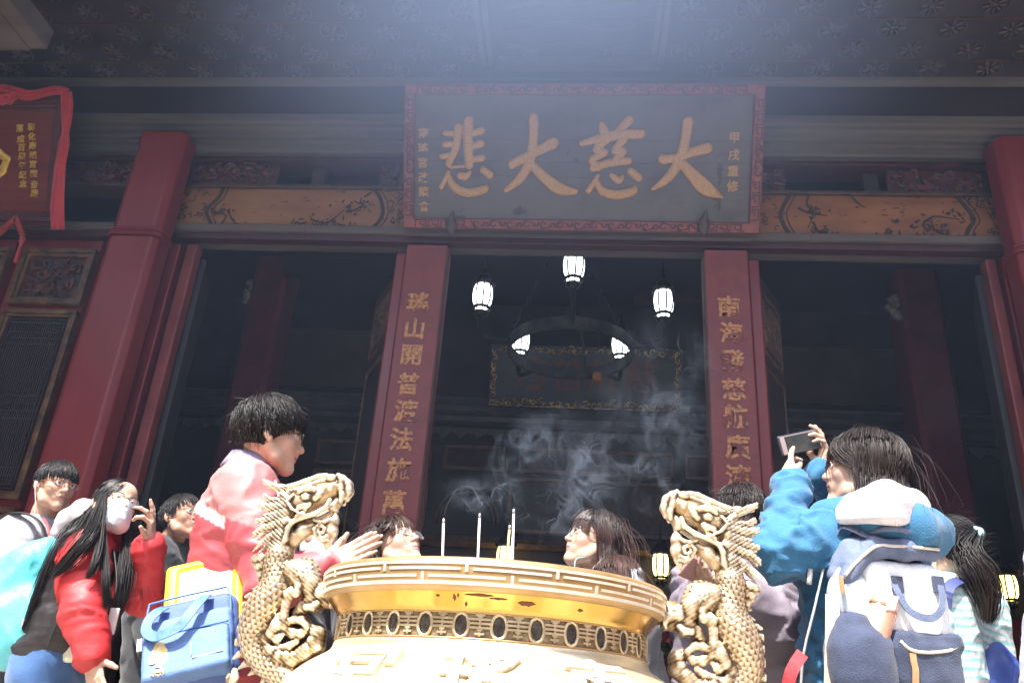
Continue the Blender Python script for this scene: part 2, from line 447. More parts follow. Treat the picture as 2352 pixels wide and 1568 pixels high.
# rafter end low on the left
rf = MB()
rf.ext([(0, 0), (0, 0)], 0, 0) if False else None
O = at(105, 100, 3.7); 
for dx0, dx1, dz in ((-.30, -.22, 0), (-.215, -.13, -.012), (-.125, -.02, .0)):
    rf.box((O[0] + dx0 - .12, 2.2, O[2] + dz), (O[0] + dx1, 3.75, O[2] + .15 + dz))
rf.box((O[0] - .9, 2.2, O[2] + .004), (O[0] - .425, 3.74, O[2] + .15))
rf.build('rafter_end', grey_wood, hall, bevel=.006)

# painted beams (ochre ground, ink scrolls and trees)
ochre = M('ochre_painted_board', (.165, .072, .032), (.30, .140, .060), 5, .6, bump=.2, bscale=30, stretch=(.35, 1, 1), lo=.28, hi=.7, chips=[(7, .62, (.10, .045, .022)), (26, .66, (.04, .02, .013))])
ochre2 = M('ochre_burnt_board', (.145, .054, .024), (.285, .115, .046), 5, .6, bump=.2, bscale=30, stretch=(.35, 1, 1), lo=.28, hi=.7, chips=[(7, .62, (.10, .045, .022)), (26, .66, (.04, .02, .013))])
ink = M('dark_ink_paint', (.018, .013, .012), (.05, .03, .02), 12, .7)
def bulge_board(x0, x1, z0, z1, y):
    pr = [(y, z0), (y - .012, z0 + .02), (y - .02, z0 + .09), (y - .02, z1 - .09), (y - .012, z1 - .02), (y, z1), (y + .12, z1), (y + .12, z0)]
    return MB().ext(pr, x0, x1)
def ribbon(mb, P, w, y, d=.003):
    P = np.asarray(P, float); w = np.broadcast_to(w, (len(P),)); T = np.gradient(P, axis=0); T /= np.linalg.norm(T, axis=1)[:, None] + 1e-9
    Nn = np.column_stack([-T[:, 1], T[:, 0]]); A = P + Nn * w[:, None] / 2; B = P - Nn * w[:, None] / 2; k = len(P)
    V = [(a[0], y, a[1]) for a in A] + [(b[0], y, b[1]) for b in B] + [(a[0], y + d, a[1]) for a in A] + [(b[0], y + d, b[1]) for b in B]
    F = []
    for i in range(k - 1):
        F += [(i, i + 1, k + i + 1, k + i), (2 * k + i, i, i + 1, 2 * k + i + 1)[::-1], (3 * k + i, 3 * k + i + 1, k + i + 1, k + i)]
    mb.add(V, F)
def spline(P, n=24):
    P = np.asarray(P, float); t = np.linspace(0, len(P) - 1, n); out = []
    for u in t:
        i = min(int(u), len(P) - 2); f = u - i
        p0, p1, p2, p3 = P[max(i - 1, 0)], P[i], P[i + 1], P[min(i + 2, len(P) - 1)]
        out.append(.5 * ((2 * p1) + (p2 - p0) * f + (2 * p0 - 5 * p1 + 4 * p2 - p3) * f * f + (3 * p1 - p0 - 3 * p2 + p3) * f ** 3))
    return np.array(out)
fa = lambda px, py: tuple(at(px * .405, py * .405, FY)[[0, 2]])
fb = lambda px, py: tuple(at((2500 + px / 1.743) * .6806, py / 1.743 * .6806, FY)[[0, 2]])
def tree_blots(mb, c, n, rad, y, r):
    for i in range(n):
        p = np.array(c) + r.normal(0, 1, 2) * rad * (1.3, .55)
        if not 4.315 < p[1] < 4.67: continue
        q = p + r.normal(0, .02, 2) + (0, .012); m = (p + q) / 2 + r.normal(0, .008, 2)
        ribbon(mb, spline([p, m, q], 5), np.array([.003, .012, .014, .010, .002]) * r.uniform(.5, 1.3), y - .0005 * (i % 5))
for (x0, x1, mt, f, brk, trees, br) in (
    (-3.47, -1.0, ochre, fa, [[(1265, 1062), (1235, 1120), (1170, 1190), (1190, 1260), (1195, 1310)], [(2110, 1062), (2150, 1110), (2170, 1190), (2150, 1250), (2090, 1310)]],
     [((1240, 1200), 16, .05), ((1330, 1290), 40, .07), ((1790, 1290), 50, .09), ((2060, 1160), 24, .05), ((1960, 1200), 14, .05), ((1940, 1300), 14, .07)],
     [[(1200, 1200), (1280, 1220), (1230, 1290)], [(1760, 1240), (1850, 1260), (1950, 1190)], [(1960, 1195), (2010, 1190), (2070, 1150)], [(1290, 1190), (1320, 1250), (1390, 1310)]]),
    (.80, 3.1, ochre2, fb, [[(300, 1130), (262, 1190), (235, 1260), (265, 1340), (320, 1405)], [(1270, 1150), (1330, 1220), (1372, 1290), (1340, 1350), (1320, 1420)]],
     [((430, 1250), 26, .04), ((500, 1375), 40, .05), ((920, 1395), 26, .05), ((1110, 1340), 40, .05), ((1160, 1390), 30, .06), ((1290, 1270), 22, .05), ((915, 1305), 8, .012), ((1380, 1180), 20, .04)],
     [[(400, 1140), (390, 1200), (425, 1260), (395, 1340)], [(425, 1300), (470, 1370), (560, 1410)], [(1090, 1300), (1150, 1270), (1290, 1290)], [(340, 1220), (400, 1250), (510, 1265)], [(640, 1140), (700, 1200), (740, 1220)]])):
    bm_ = bulge_board(x0, x1, 4.305, 4.688, FY + .03).build('painted_beam', mt, hall)
    r = np.random.default_rng(int(abs(x0) * 100)); mb = MB(); Y0 = FY + .006
    for P in brk:
        P = [f(*p) for p in P]
        ribbon(mb, spline(P), .030, Y0); ribbon(mb, spline(np.array(P) + (.045, 0)), .008, Y0)
    for P in br: ribbon(mb, spline([f(*p) for p in P]), np.linspace(.018, .005, 24), Y0 - .001)
    for c, n, rad in trees: tree_blots(mb, f(*c), n, rad, Y0 - .002, r)
    # scroll and peony outlines at both ends
    for (cx_, sgn) in ((f(*brk[0][2])[0] - .16, 1), (f(*brk[1][2])[0] + .16, -1)):
        for k in range(26):
            c = np.array([cx_ + r.normal(0, .075), r.uniform(4.35, 4.64)]); a0 = r.uniform(0, 6.28); R0 = r.uniform(.02, .05)
            P = [c + R0 * (1.1 - t) * np.array([np.cos(a0 + 4 * t), np.sin(a0 + 4 * t)]) for t in np.linspace(0, 1, 10)]
            ribbon(mb, P, .0055, Y0 - .0004 * (k % 7))
    for k in range(14):
        c = np.array([r.uniform(x0 + .7, x1 - .5), r.uniform(4.40, 4.62)])
        ribbon(mb, [c, c + (r.uniform(.01, .05), r.normal(0, .008))], r.uniform(.002, .005), Y0 - .0025)
    pattern(bm_, mb, ink)

# couplet columns
gold_leaf = M('flaking_gold_leaf', (.22, .065, .033), (.50, .225, .075), 42, .5, lo=.36, hi=.54)
def lettering(chars, size, y, bold=.005, ext=.003, asp=1.):
    mb = MB()
    for ch, p in chars:
        V, F = text_mesh(ch, size, ext, bold); V[:, 0] *= asp
        mb.add(np.column_stack([V[:, 0] + p[0], y - V[:, 2], V[:, 1] + p[2]]), F)
    return mb
for x0, x1, chars, dys in ((-1.43, -1.11, '瑤山開普渡法施萬民', [(960, 698), (952, 758), (945, 818), (938, 885), (932, 947), (922, 1012), (915, 1083), (904, 1158), (896, 1228)]),
                      (.86, 1.18, '南海發慈航廣濟', [(1674, 708), (1680, 768), (1682, 832), (1686, 898), (1690, 960), (1695, 1030), (1697, 1100)])):
    c = MB().box((x0, FY, 0), (x1, FY + .2, 4.163)).build('couplet_column', red_faded, hall, bevel=.008)
    MB().box((x0 - .004 if x0 > 0 else x1 - .003, FY + .012, .05), (x0 + .003 if x0 > 0 else x1 + .004, FY + .1, 4.1)).build('worn_edge', grey_wood, c)
    lettering([(a, at(px, py, FY)) for a, (px, py) in zip(chars, dys)], .175, FY - .002, asp=.98).build('gold_lettering', gold_leaf, c)
    # a round-shouldered door post stands behind each column
    s = -1 if x0 < 0 else 1; xx = x0 - .10 if s < 0 else x1 + .10
    MB().box((min(xx, xx - s * .085), FY + .08, 0), (max(xx, xx - s * .085), FY + .2, 4.13)).build('door_post', red_lacquer, hall, bevel=.012)
# door leaves standing open
def leaf(x0, y0, x1, y1, face=1):
    p0 = np.array([x0, y0]); p1 = np.array([x1, y1]); w = np.linalg.norm(p1 - p0); u = (p1 - p0) / w; n = np.array([-u[1], u[0]]) * face
    R = np.array([[u[0], n[0], 0], [u[1], n[1], 0], [0, 0, 1]])
    lf = MB().box((0, 0, .05), (w, .05, 4.12), R, (x0, y0, 0)).build('door_leaf', wood_black, hall, bevel=.006)
    mb = MB()
    for z0, z1 in ((3.45, 4.0), (1.5, 3.35), (.3, 1.4)):
        for a, b, c_, d in ((.06, w - .06, z0, z0 + .03), (.06, w - .06, z1 - .03, z1), (.06, .09, z0 + .03, z1 - .03), (w - .09, w - .06, z0 + .03, z1 - .03)):
            mb.box((a, -.012, c_), (b, .002, d), R, (x0, y0, 0)); 
    mb.build('leaf_moulding', wood_gold, lf, bevel=.003)
    s = SDF((0, -.04, 3.5), (w, .01, 3.96), .012); r = np.random.default_rng(int(abs(x0) * 77))
    s.box((w / 2, .0, 3.73), (w / 2 - .1, .01, .2), rd=.003)
    for i in range(26):
        c = np.array([r.uniform(.12, w - .12), -.012, r.uniform(3.55, 3.92)]); s.ell(c, (r.uniform(.012, .04), .016, r.uniform(.012, .03)), k=.006)
    V, Q = s.mesh(); obj('carved_panel', V @ R.T + np.array([x0, y0, 0]), Q, M('leaf_carving', (.035, .022, .016), (.16, .11, .08), 12, .5), lf, True)
    MB().box((.1, -.006, 1.56), (w - .1, .003, 3.29), R, (x0, y0, 0)).build('lattice_board', wood_black, lf)
    return lf
leaf(1.28, 5.72, 1.58, 6.28, -1 * -1)
leaf(-1.84, 6.28, -1.54, 5.72, 1)
leaf(-3.20, 5.72, -3.47, 6.38, -1)
leaf(3.22, 6.38, 2.96, 5.72, -1)
for x0, x1, m_ in ((-3.385, -3.30, red_lacquer), (-3.245, -3.155, red_faded), (2.91, 2.985, red_faded), (3.02, 3.1, red_lacquer)):
    MB().box((x0, FY + .04, 0), (x1, FY + .14, 4.15)).build('door_post', m_, hall, bevel=.01)

# fixed screens left and right of the opening
def screen(x1):
    """a tall screen: carved top panel over a lattice, right edge at x1"""
    w = .68; x0 = x1 - w; y = FY + .02
    sc = MB().box((x0, y + .02, 0), (x1, y + .08, 4.163)).build('screen_panel', red_lacquer, hall)
    mb = MB()
    def frame(a, b, c, d, t, yy, dd):
        mb.box((a, yy, c), (b, yy + dd, c + t)); mb.box((a, yy, d - t), (b, yy + dd, d)); mb.box((a, yy, c + t), (a + t, yy + dd, d - t)); mb.box((b - t, yy, c + t), (b, yy + dd, d - t))
    frame(x0 + .06, x1, 3.56, 4.06, .035, y - .03, .049); frame(x0 + .095, x1 - .035, 3.595, 4.025, .03, y - .012, .031)
    frame(x0 + .06, x1, 2.02, 3.51, .035, y - .03, .049); frame(x0 + .095, x1 - .035, 2.055, 3.475, .022, y - .014, .033)
    frame(x0 + .06, x1, .4, 1.96, .035, y - .03, .049)
    mb.build('frame', wood_gold, sc, bevel=.004)
    carved('carved_panel', x0 + .13, x1 - .07, 3.63, 3.99, y + .015, int(abs(x1) * 50), M('screen_carving', (.022, .013, .011), (.15, .035, .022), 16, .5, lo=.42, hi=.75), sc, n=30)
    lt = MB(); a, b, c, d = x0 + .12, x1 - .06, 2.08, 3.45
    MB().box((a, y + .012, c), (b, y + .019, d)).build('lattice_backing', red_dark, sc)
    for i in range(1, 22): 
        xx = a + .05 + (b - a - .1) * i / 22; lt.box((xx - .0045, y - .006, c + .05), (xx + .0045, y + .006, d - .05))
    for zz in (c + .05, c + .11, c + .17, 2.62, 2.68, 2.74, 2.80, 3.22, 3.27, 3.32, d - .05): lt.box((a + .04, y - .009, zz - .0045), (b - .04, y - .0065, zz + .0045))
    for e in (.02, .045):
        for q in ((a + e, a + e + .008, c + e, d - e), (b - e - .008, b - e, c + e, d - e)): lt.box((q[0], y - .010, q[2]), (q[1], y + .004, q[3]))
        for zz in (c + e, d - e): lt.box((a + e, y - .012, zz - .004), (b - e, y + .003, zz + .004))
    for k in range(6):
        zz = c + .12 + k * .24
        for xx in (a + .025, b - .045): lt.box((xx, y - .008, zz), (xx + .02, y + .002, zz + .008))
    lt.build('lattice', wood_black, sc)
for x1 in (-3.965, -4.70, 4.2): screen(x1)
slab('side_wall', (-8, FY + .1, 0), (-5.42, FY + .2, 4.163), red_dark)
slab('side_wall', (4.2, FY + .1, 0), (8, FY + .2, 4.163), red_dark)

# the dim interior
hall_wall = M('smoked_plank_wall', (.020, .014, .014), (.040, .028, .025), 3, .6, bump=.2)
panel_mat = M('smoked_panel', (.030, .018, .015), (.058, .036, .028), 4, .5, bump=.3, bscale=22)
BY = 9.4
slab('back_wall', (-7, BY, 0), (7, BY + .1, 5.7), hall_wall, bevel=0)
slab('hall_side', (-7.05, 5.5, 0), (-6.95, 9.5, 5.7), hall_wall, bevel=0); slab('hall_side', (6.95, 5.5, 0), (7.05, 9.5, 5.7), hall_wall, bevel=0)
for x0, x1 in ((-3.92, -3.50), (3.36, 3.80)):
    mb = MB(); oct_col(mb, x0, x1, 8.2, 8.6, 0, 5.6, .05); mb.build('inner_column', M('inner_red', (.10, .012, .015), (.15, .022, .026), 4, .42), hall, bevel=.01)
    s = SDF((x0 - .25, 8.1, 4.9), (x1 + .25, 8.5, 5.4), .02)
    for k in range(9):
        c = (x0 - .02 if x0 < 0 else x0 - .08, 8.25, 5.02 + k * .03); s.ell((c[0] + rng.normal(0, .03), c[1], c[2]), (.05, .05, .04), k=.02)
    V, Q = s.mesh(); obj('carved_bracket', V, Q, M('bracket_white', (.06, .05, .05), (.30, .27, .25), 20, .6), hall, True)
MB().ext([(BY, 4.00), (BY - .16, 4.00), (BY - .16, 4.06), (BY - .11, 4.08), (BY - .2, 4.12), (BY - .2, 4.18), (BY - .14, 4.2), (BY - .24, 4.24), (BY - .24, 4.27), (BY, 4.28)], -6.9, 6.9).build('hall_cornice', M('hall_moulding', (.05, .05, .06), (.085, .08, .09), 4, .5), hall)
va = MB()
for i in range(-30, 31):
    c = i * .21; pts = [(-.1, .11), (.1, .11), (.1, .05), (.085, .03), (.06, .035), (.03, .0), (0, -.03), (-.03, .0), (-.06, .035), (-.085, .03), (-.1, .05)]
    va.prism(pts, .02, (c, BY - .08, 3.83), (1, 0, 0), (0, 0, 1), (0, 1, 0))
va.build('valance', M('valance_wood', (.05, .05, .05), (.08, .075, .075), 8, .55), hall)
def wallframe(x0, x1, z0, z1, t=.04, m_=wood_brown):
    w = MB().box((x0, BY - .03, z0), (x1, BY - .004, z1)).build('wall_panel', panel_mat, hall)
    mb = MB()
    for a, b, c, d in ((x0, x1, z0, z0 + t), (x0, x1, z1 - t, z1), (x0, x0 + t, z0 + t, z1 - t), (x1 - t, x1, z0 + t, z1 - t)): mb.box((a, BY - .055, c), (b, BY - .028, d))
    mb.build('panel_frame', m_, w, bevel=.006)
fm = M('panel_frame_wood', (.075, .038, .024), (.15, .085, .05), 9, .45)
for a, b in ((-3.2, -1.8), (-1.66, -.92), (-.76, 1.02), (1.16, 1.95), (2.1, 3.2)): wallframe(a, b, 3.44, 3.74, m_=fm)
for a, b in ((-3.2, -1.8), (-.86, 1.10), (2.1, 3.2)): wallframe(a, b, 2.74, 3.38, m_=fm)
for cx_ in (-1.32, 1.6):
    ar = MB()
    for R_ in (.36, .31): ar.tube([(cx_ + R_ * np.cos(t), BY - .03, 2.82 + .42 * R_ / .36 * np.sin(t)) for t in np.linspace(0, np.pi, 20)], .014, 6)
    ar.build('wall_arch', fm, hall, True)
for a, b, z0, z1 in ((-4.3, -2.2, 4.42, 5.2), (1.75, 3.95, 4.42, 5.15)):
    MB().box((a, BY - .05, z0), (b, BY - .01, z1)).build('upper_board', M('brown_upper_board', (.055, .04, .032), (.085, .062, .05), 2, .6), hall)
MB().ext([(BY, 2.55), (BY - .1, 2.55), (BY - .14, 2.6), (BY - .1, 2.66), (BY, 2.68)], -6.9, 6.9).build('dado_rail', fm, hall)
for x0, x1, zz, y in ((-6.9, 6.9, 5.22, 7.2), (-3.5, -1.6, 5.3, 8.0)):
    slab('ceiling_beam', (x0, y, zz), (x1, y + .2, zz + .22), wood_black)
slab('tie_board', (.50, 8.0, 5.02), (1.25, 8.1, 5.11), red_dark)
slab('altar_table', (-2.6, 8.55, 0), (2.6, 9.1, 1.15), red_dark)
glass_green = M('painted_glass', (.28, .36, .29), (.42, .50, .40), 9, .3, emit=((.55, .75, .55), .10))
for a, b in ((.42, .66), (.98, 1.42)):
    MB().box((a, BY - .05, 1.75), (b, BY - .03, 2.36)).build('glass_panel', glass_green, hall)
    mb = MB(); c = (a + b) / 2
    for k in range(6): mb.tube([(c - .12 + .05 * k, BY - .053, 1.85 + .03 * k), (c - .05 + .04 * k, BY - .053, 2.0 + .04 * k), (c + .05 * np.sin(k), BY - .053, 2.2 + .02 * k)], .005, 4)
    mb.build('glass_drawing', M('glass_ink', (.08, .12, .08), None), [o for o in hall.children if o.name.startswith('glass_panel')][-1])

# unseen halls behind and beside the camera, added to block low sky light
wing_wall = M('courtyard_plaster', (.16, .06, .05), (.24, .10, .08), 2, .8)
tile = M('grey_roof_tile', (.06, .055, .05), (.12, .10, .09), 8, .7)
for nm, lab, lo, hi in (('sky_block_hall', 'unseen red hall added behind the camera to block low sky light', (-9, -9.5, 0), (9, -6.5, 5.2)),
                        ('sky_block_wing', 'unseen red plastered wing added on the left to block sky light', (-9.5, -6.4, 0), (-6.2, 5.3, 5.0)),
                        ('sky_block_wing', 'unseen red plastered wing added on the right to block sky light', (6.2, -6.4, 0), (9.5, 5.3, 5.0))):
    t = thing(nm, lab, 'sky blocker', ((lo[0] + hi[0]) / 2, (lo[1] + hi[1]) / 2, 0))
    MB().box(lo, hi).build('wall', wing_wall, t)
    e = .5; cxm, cym = (lo[0] + hi[0]) / 2, (lo[1] + hi[1]) / 2; alongx = (hi[0] - lo[0]) > (hi[1] - lo[1])
    V = [(lo[0] - e, lo[1] - e, hi[2]), (hi[0] + e, lo[1] - e, hi[2]), (hi[0] + e, hi[1] + e, hi[2]), (lo[0] - e, hi[1] + e, hi[2])]
    V += [(lo[0] - e, cym, hi[2] + 1), (hi[0] + e, cym, hi[2] + 1)] if alongx else [(cxm, lo[1] - e, hi[2] + 1), (cxm, hi[1] + e, hi[2] + 1)]
    F = [(0, 1, 5, 4), (2, 3, 4, 5), (0, 4, 3), (1, 2, 5), (3, 2, 1, 0)] if alongx else [(1, 2, 5, 4), (3, 0, 4, 5), (0, 1, 4), (2, 3, 5), (3, 2, 1, 0)]
    obj('roof', V, F, tile, t)
# ------------------------------------------------------------------ the great name board over the door
class Plane:
    """a tilted board: O + u U + v V + n N, N towards the viewer"""
    def __init__(s, bl, br, tl):
        s.O = np.asarray(bl, float); s.U = unit(np.asarray(br) - s.O); v = np.asarray(tl) - s.O; v = v - s.U * (v @ s.U)
        s.w = np.linalg.norm(np.asarray(br) - s.O); s.h = np.linalg.norm(v); s.V = v / s.h; s.N = np.cross(s.U, s.V)
        s.B = np.array([s.U, s.V, s.N])
    def W(s, P): return s.O + np.asarray(P) @ s.B
    def hit(s, x, y):
        d = CAMR @ np.array([x - CX, CY - y, -FOC]); c = np.array([0, 0, CAMH])
        t = ((s.O - c) @ s.N) / (d @ s.N); q = c + d * t - s.O
        return np.array([q @ s.U, q @ s.V])
def plane_build(mb, pl, name, mat, parent, smooth=False, bevel=0.):
    return obj(name, pl.W(np.vstack(mb.V)), mb.F, mat, parent, smooth, bevel=bevel)
bl, br = at(925, 528, 5.38), at(1745, 534, 5.38); zz = (bl[2] + br[2]) / 2; bl[2] = br[2] = zz
tl = at(911, 193, 4.86); tl[0] = bl[0]
PL = Plane(bl, br, tl)
board = thing('name_board', 'great carved name board with four gilt characters, tilted forward over the middle door', 'name board', bl)
pq_grey = M('plaque_grey_lacquer', (.052, .047, .047), (.092, .084, .082), 3.2, .5, bump=.15, bscale=50, stretch=(.6, 1, 1), lo=.30, hi=.5, chips=[(3.5, .60, (.028, .026, .030))])
pq_red = M('plaque_red_frame', (.14, .034, .030), (.23, .065, .055), 12, .5, bump=.2)
pq_dark = M('plaque_groove', (.05, .022, .024), (.08, .035, .035), 9, .6)
mb = MB().box((0, 0, -.06), (PL.w, PL.h, -.035)); plane_build(mb, PL, 'backing', pq_grey, board)
fw = .083
mb = MB().box((fw - .004, fw - .004, -.034), (PL.w - fw + .004, PL.h - fw + .004, -.012)); pan = plane_build(mb, PL, 'panel', pq_grey, board)
mb = MB()
for v in (.37, .47, .62): mb.tube([(u, v * PL.h + .004 * np.sin(u * 3), -.0125) for u in np.linspace(fw, PL.w - fw, 40)], .0018, 4)
plane_build(mb, PL, 'board_crack', pq_dark, pan)
mb = MB()
for a, b, c, d in ((0, PL.w, 0, fw), (0, PL.w, PL.h - fw, PL.h)):
    mb.box((a, c, -.034), (b, d, .012))
for a, b in ((0, fw), (PL.w - fw, PL.w)): mb.box((a, fw, -.034), (b, PL.h - fw, .0121))
fr = plane_build(mb, PL, 'frame', pq_red, board, bevel=.004)
mb = MB()     # frets at the corners, running scrolls between, engraved lines along both edges
def fret(mb, P0, dx, dy, n):
    """key-fret line: dx along the bar, dy across"""
    P0, dx, dy = np.asarray(P0), np.asarray(dx), np.asarray(dy)
    for k in range(n):
        b = P0 + dx * k
        for seq in ([(0, 0), (0, 1), (.8, 1), (.8, .3), (.35, .3), (.35, .65)], [(.55, .0), (1.0, 0)]):
            P = [b + dx * p + dy * q for p, q in seq]
            for a, c in zip(P[:-1], P[1:]):
                lo = np.minimum(a, c) - .0045; hi = np.maximum(a, c) + .0045; z = .0125 + .0004 * (len(mb.V) % 3)
                mb.box((lo[0], lo[1], .009), (hi[0], hi[1], z))
def scroll(mb, c, R0, a0, sg, z=.012):
    P = [(c[0] + R0 * (1.15 - t) * np.cos(a0 + sg * 5.2 * t), c[1] + R0 * (1.15 - t) * np.sin(a0 + sg * 5.2 * t), z) for t in np.linspace(0, 1, 14)]
    mb.tube(P, np.linspace(.008, .004, 14), 5)
iw = fw - .036
for v in (.018, PL.h - fw + .018):
    for u0, n, L in ((.1, 4, .1), (PL.w - .52, 4, .1)): fret(mb, (u0, v), (L, 0), (0, iw), n)
    for k in range(13):
        u = .58 + k * (PL.w - 1.16) / 12; sg = 1 if k % 2 else -1
        scroll(mb, (u, v + iw / 2), .032, 1.57 * sg, sg); scroll(mb, (u + .06, v + iw / 2 + .008 * sg), .022, 0, -sg)
        mb.tube([(u - .05, v + iw / 2 - .02 * sg, .012), (u, v + iw / 2 + .026 * sg, .012), (u + .06, v + iw / 2 + .01 * sg, .012)], .005, 5)
for u in (.018, PL.w - fw + .018):
    for v0 in (.1, PL.h - .40): fret(mb, (u, v0), (0, .1), (iw, 0), 3)
    for k in range(5):
        v = .45 + k * (PL.h - .9) / 4; sg = 1 if k % 2 else -1
        scroll(mb, (u + iw / 2, v), .030, 0, sg); scroll(mb, (u + iw / 2, v + .04), .02, 2, -sg)
for e in (.006, fw - .006):
    for q in (((e, e), (PL.w - e, e)), ((e, PL.h - e), (PL.w - e, PL.h - e)), ((e, e), (e, PL.h - e)), ((PL.w - e, e), (PL.w - e, PL.h - e))):
        mb.tube([(*q[0], .011), (*q[1], .011)], .0035, 4)
plane_build(mb, PL, 'frame_carving', pq_dark, fr, True)
zp = lambda px, py: PL.hit((1300 + px / 1.809) * .6806, (250 + py / 1.809) * .6806)
gilt = M('speckled_gilt', (.27, .140, .060), (.52, .31, .13), 90, .42, lo=.3, hi=.7, bump=.5, bscale=140, metal=.25)
STROKES = {
 '大': [[(1690, 520, 30), (1780, 510, 26), (1880, 475, 30), (1968, 452, 34)], [(1850, 290, 36), (1832, 400, 33), (1790, 540, 31), (1720, 640, 29), (1635, 700, 14)],
        [(1800, 530, 28), (1880, 620, 40), (1960, 700, 46), (2058, 752, 8)], [(1690, 490, 8), (1700, 530, 26)]],
 '慈': [[(1322, 310, 20), (1335, 345, 30), (1360, 390, 20)], [(1488, 282, 30), (1430, 340, 24), (1395, 390, 20)], [(1200, 425, 20), (1380, 375, 30), (1560, 365, 32)],
        [(1365, 390, 26), (1290, 460, 25), (1345, 480, 18), (1262, 525, 24), (1300, 570, 26)], [(1455, 400, 26), (1400, 470, 22), (1455, 470, 22), (1405, 530, 24), (1485, 530, 24)],
        [(1270, 575, 24), (1360, 545, 26), (1480, 530, 20)], [(1300, 620, 12), (1240, 715, 20)], [(1285, 640, 14), (1325, 715, 28), (1420, 738, 30), (1515, 715, 26), (1520, 690, 10)],
        [(1385, 620, 18), (1425, 650, 22), (1450, 625, 10)], [(1500, 595, 26), (1548, 635, 26)]],
 '大.': [[(775, 550, 32), (880, 495, 27), (960, 455, 32), (1025, 420, 38)], [(905, 270, 34), (903, 400, 31), (880, 540, 30), (820, 640, 30), (738, 708, 18)],
        [(880, 535, 24), (960, 620, 34), (1060, 698, 40), (1160, 718, 20)], [(880, 250, 6), (910, 290, 28)]],
 '悲': [[(445, 325, 28), (430, 450, 26), (385, 550, 22)], [(362, 360, 18), (430, 368, 18)], [(365, 430, 22), (430, 425, 18)], [(345, 505, 18), (420, 492, 20)],
        [(508, 285, 34), (505, 400, 32), (512, 555, 30)], [(510, 372, 18), (588, 345, 26)], [(510, 452, 18), (585, 425, 26)], [(510, 530, 18), (590, 512, 24)], [(400, 570, 10), (520, 560, 10)],
        [(385, 600, 14), (342, 690, 18)], [(385, 615, 14), (420, 690, 27), (500, 725, 28), (605, 705, 26), (620, 680, 8)], [(455, 620, 22), (490, 625, 24), (520, 600, 12)], [(600, 585, 26), (640, 618, 26)]]}
for nm, st in STROKES.items():
    st2 = [[(*zp(x, y), r * .00122) for x, y, r in q] for q in st]
    A = np.array([p for q in st2 for p in q]); KZ = 2.2
    s = SDF((A[:, 0].min() - .06, A[:, 1].min() - .06, -.06), (A[:, 0].max() + .06, A[:, 1].max() + .06, .06), .0065)
    for q in st2:
        sp = spline(q, 4 * len(q))
        s.chain([(p[0], p[1], 0) for p in sp], np.maximum(sp[:, 2], .004), k=.004)
    V, Q = s.mesh()
    V[:, 2] = np.clip(V[:, 2] / KZ, -.02, .016) - .011 + .008
    V += .0012 * (fbm(V * 120, 2)[:, None] - .5)
    obj('gilt_character', PL.W(V), Q, gilt, board, True)
mb = MB()
def plane_text(mb, pl, ch, uv, size, n0, bold=.002):
    V, F = text_mesh(ch, size, .004, bold); V = V + np.array([uv[0], uv[1], n0]); mb.add(V, F)
for ch, p in zip('甲戌重修', [(2133, 392), (2130, 497), (2125, 597), (2122, 690)]): plane_text(mb, PL, ch, zp(*p), .085, -.010)
for ch, p in zip('南瑤宮改築會', [(232, 365), (230, 457), (228, 545), (232, 635), (234, 722), (237, 812)]): plane_text(mb, PL, ch, zp(*p), .082, -.010)
plane_build(mb, PL, 'small_inscription', gilt, board)
for px in (405, 1942):     # leaf-shaped iron hooks that carry the lower edge
    s = SDF((-.08, -.12, -.03), (.08, .12, .07), .007)
    s.ell((0, -.03, .01), (.045, .062, .022), k=.02); s.cone((0, .0, .012), (.018, .085, .022), .035, .006, k=.02); s.ell((0, -.085, .0), (.02, .02, .03), k=.02)
    V, Q = s.mesh(); h = zp(px, 905); V[:, :2] += h; V[:, 2] += .012
    obj('hook', PL.W(V), Q, M('hook_iron', (.03, .022, .022), (.07, .045, .042), 20, .5), board, True)

# ------------------------------------------------------------------ red presentation board with its cloth, left
rl = at(133, 520, 5.35); rt = at(110, 222, 4.98); rt[0] = rl[0]
RP = Plane(rl + np.array([-2.2, 0, 0]), rl, rt + np.array([-2.2, 0, 0]))
rb = thing('presentation_board', 'glossy red board with gilt writing and a moulded frame, hung at the left', 'name board', RP.O)
rmat = M('glossy_red_brown', (.10, .020, .013), (.16, .035, .024), 2, .22, stretch=(.3, 8, 8), rvar=.06)
rfm = M('mahogany_frame', (.055, .016, .014), (.10, .03, .026), 5, .35)
plane_build(MB().box((.05, .05, -.04), (RP.w - .05, RP.h - .05, -.01)), RP, 'panel', rmat, rb)
mb = MB()
for e, t, n in ((0, .035, .0), (.036, .03, .018), (.067, .028, .006), (.096, .02, -.002)):
    mb.box((e, e, -.05), (RP.w - e, e + t, n)); mb.box((e, RP.h - e - t, -.05), (RP.w - e, RP.h - e, n))
    mb.box((e, e + t, -.05), (e + t, RP.h - e - t, n + .0003)); mb.box((RP.w - e - t, e + t, -.05), (RP.w - e, RP.h - e - t, n + .0003))
plane_build(mb, RP, 'frame', rfm, rb, bevel=.005)
rz = lambda px, py: RP.hit(px / 2.613 * .6806, (250 + py / 2.613) * .6806)
gold_text = M('bright_gold_paint', (.50, .30, .04), (.75, .50, .10), 30, .35, metal=.3)
mb = MB()
for ch, p in zip('彰化南瑤宮觀音殿', [(272, 470), (275, 555), (282, 635), (287, 718), (285, 797), (292, 882), (297, 978), (300, 1055)]): plane_text(mb, RP, ch, rz(*p), .066, -.008, .0012)
for ch, p in zip('落成百周年紀念', [(170, 480), (178, 575), (185, 650), (188, 727), (190, 808), (194, 892), (198, 972)]): plane_text(mb, RP, ch, rz(*p), .066, -.008, .0012)
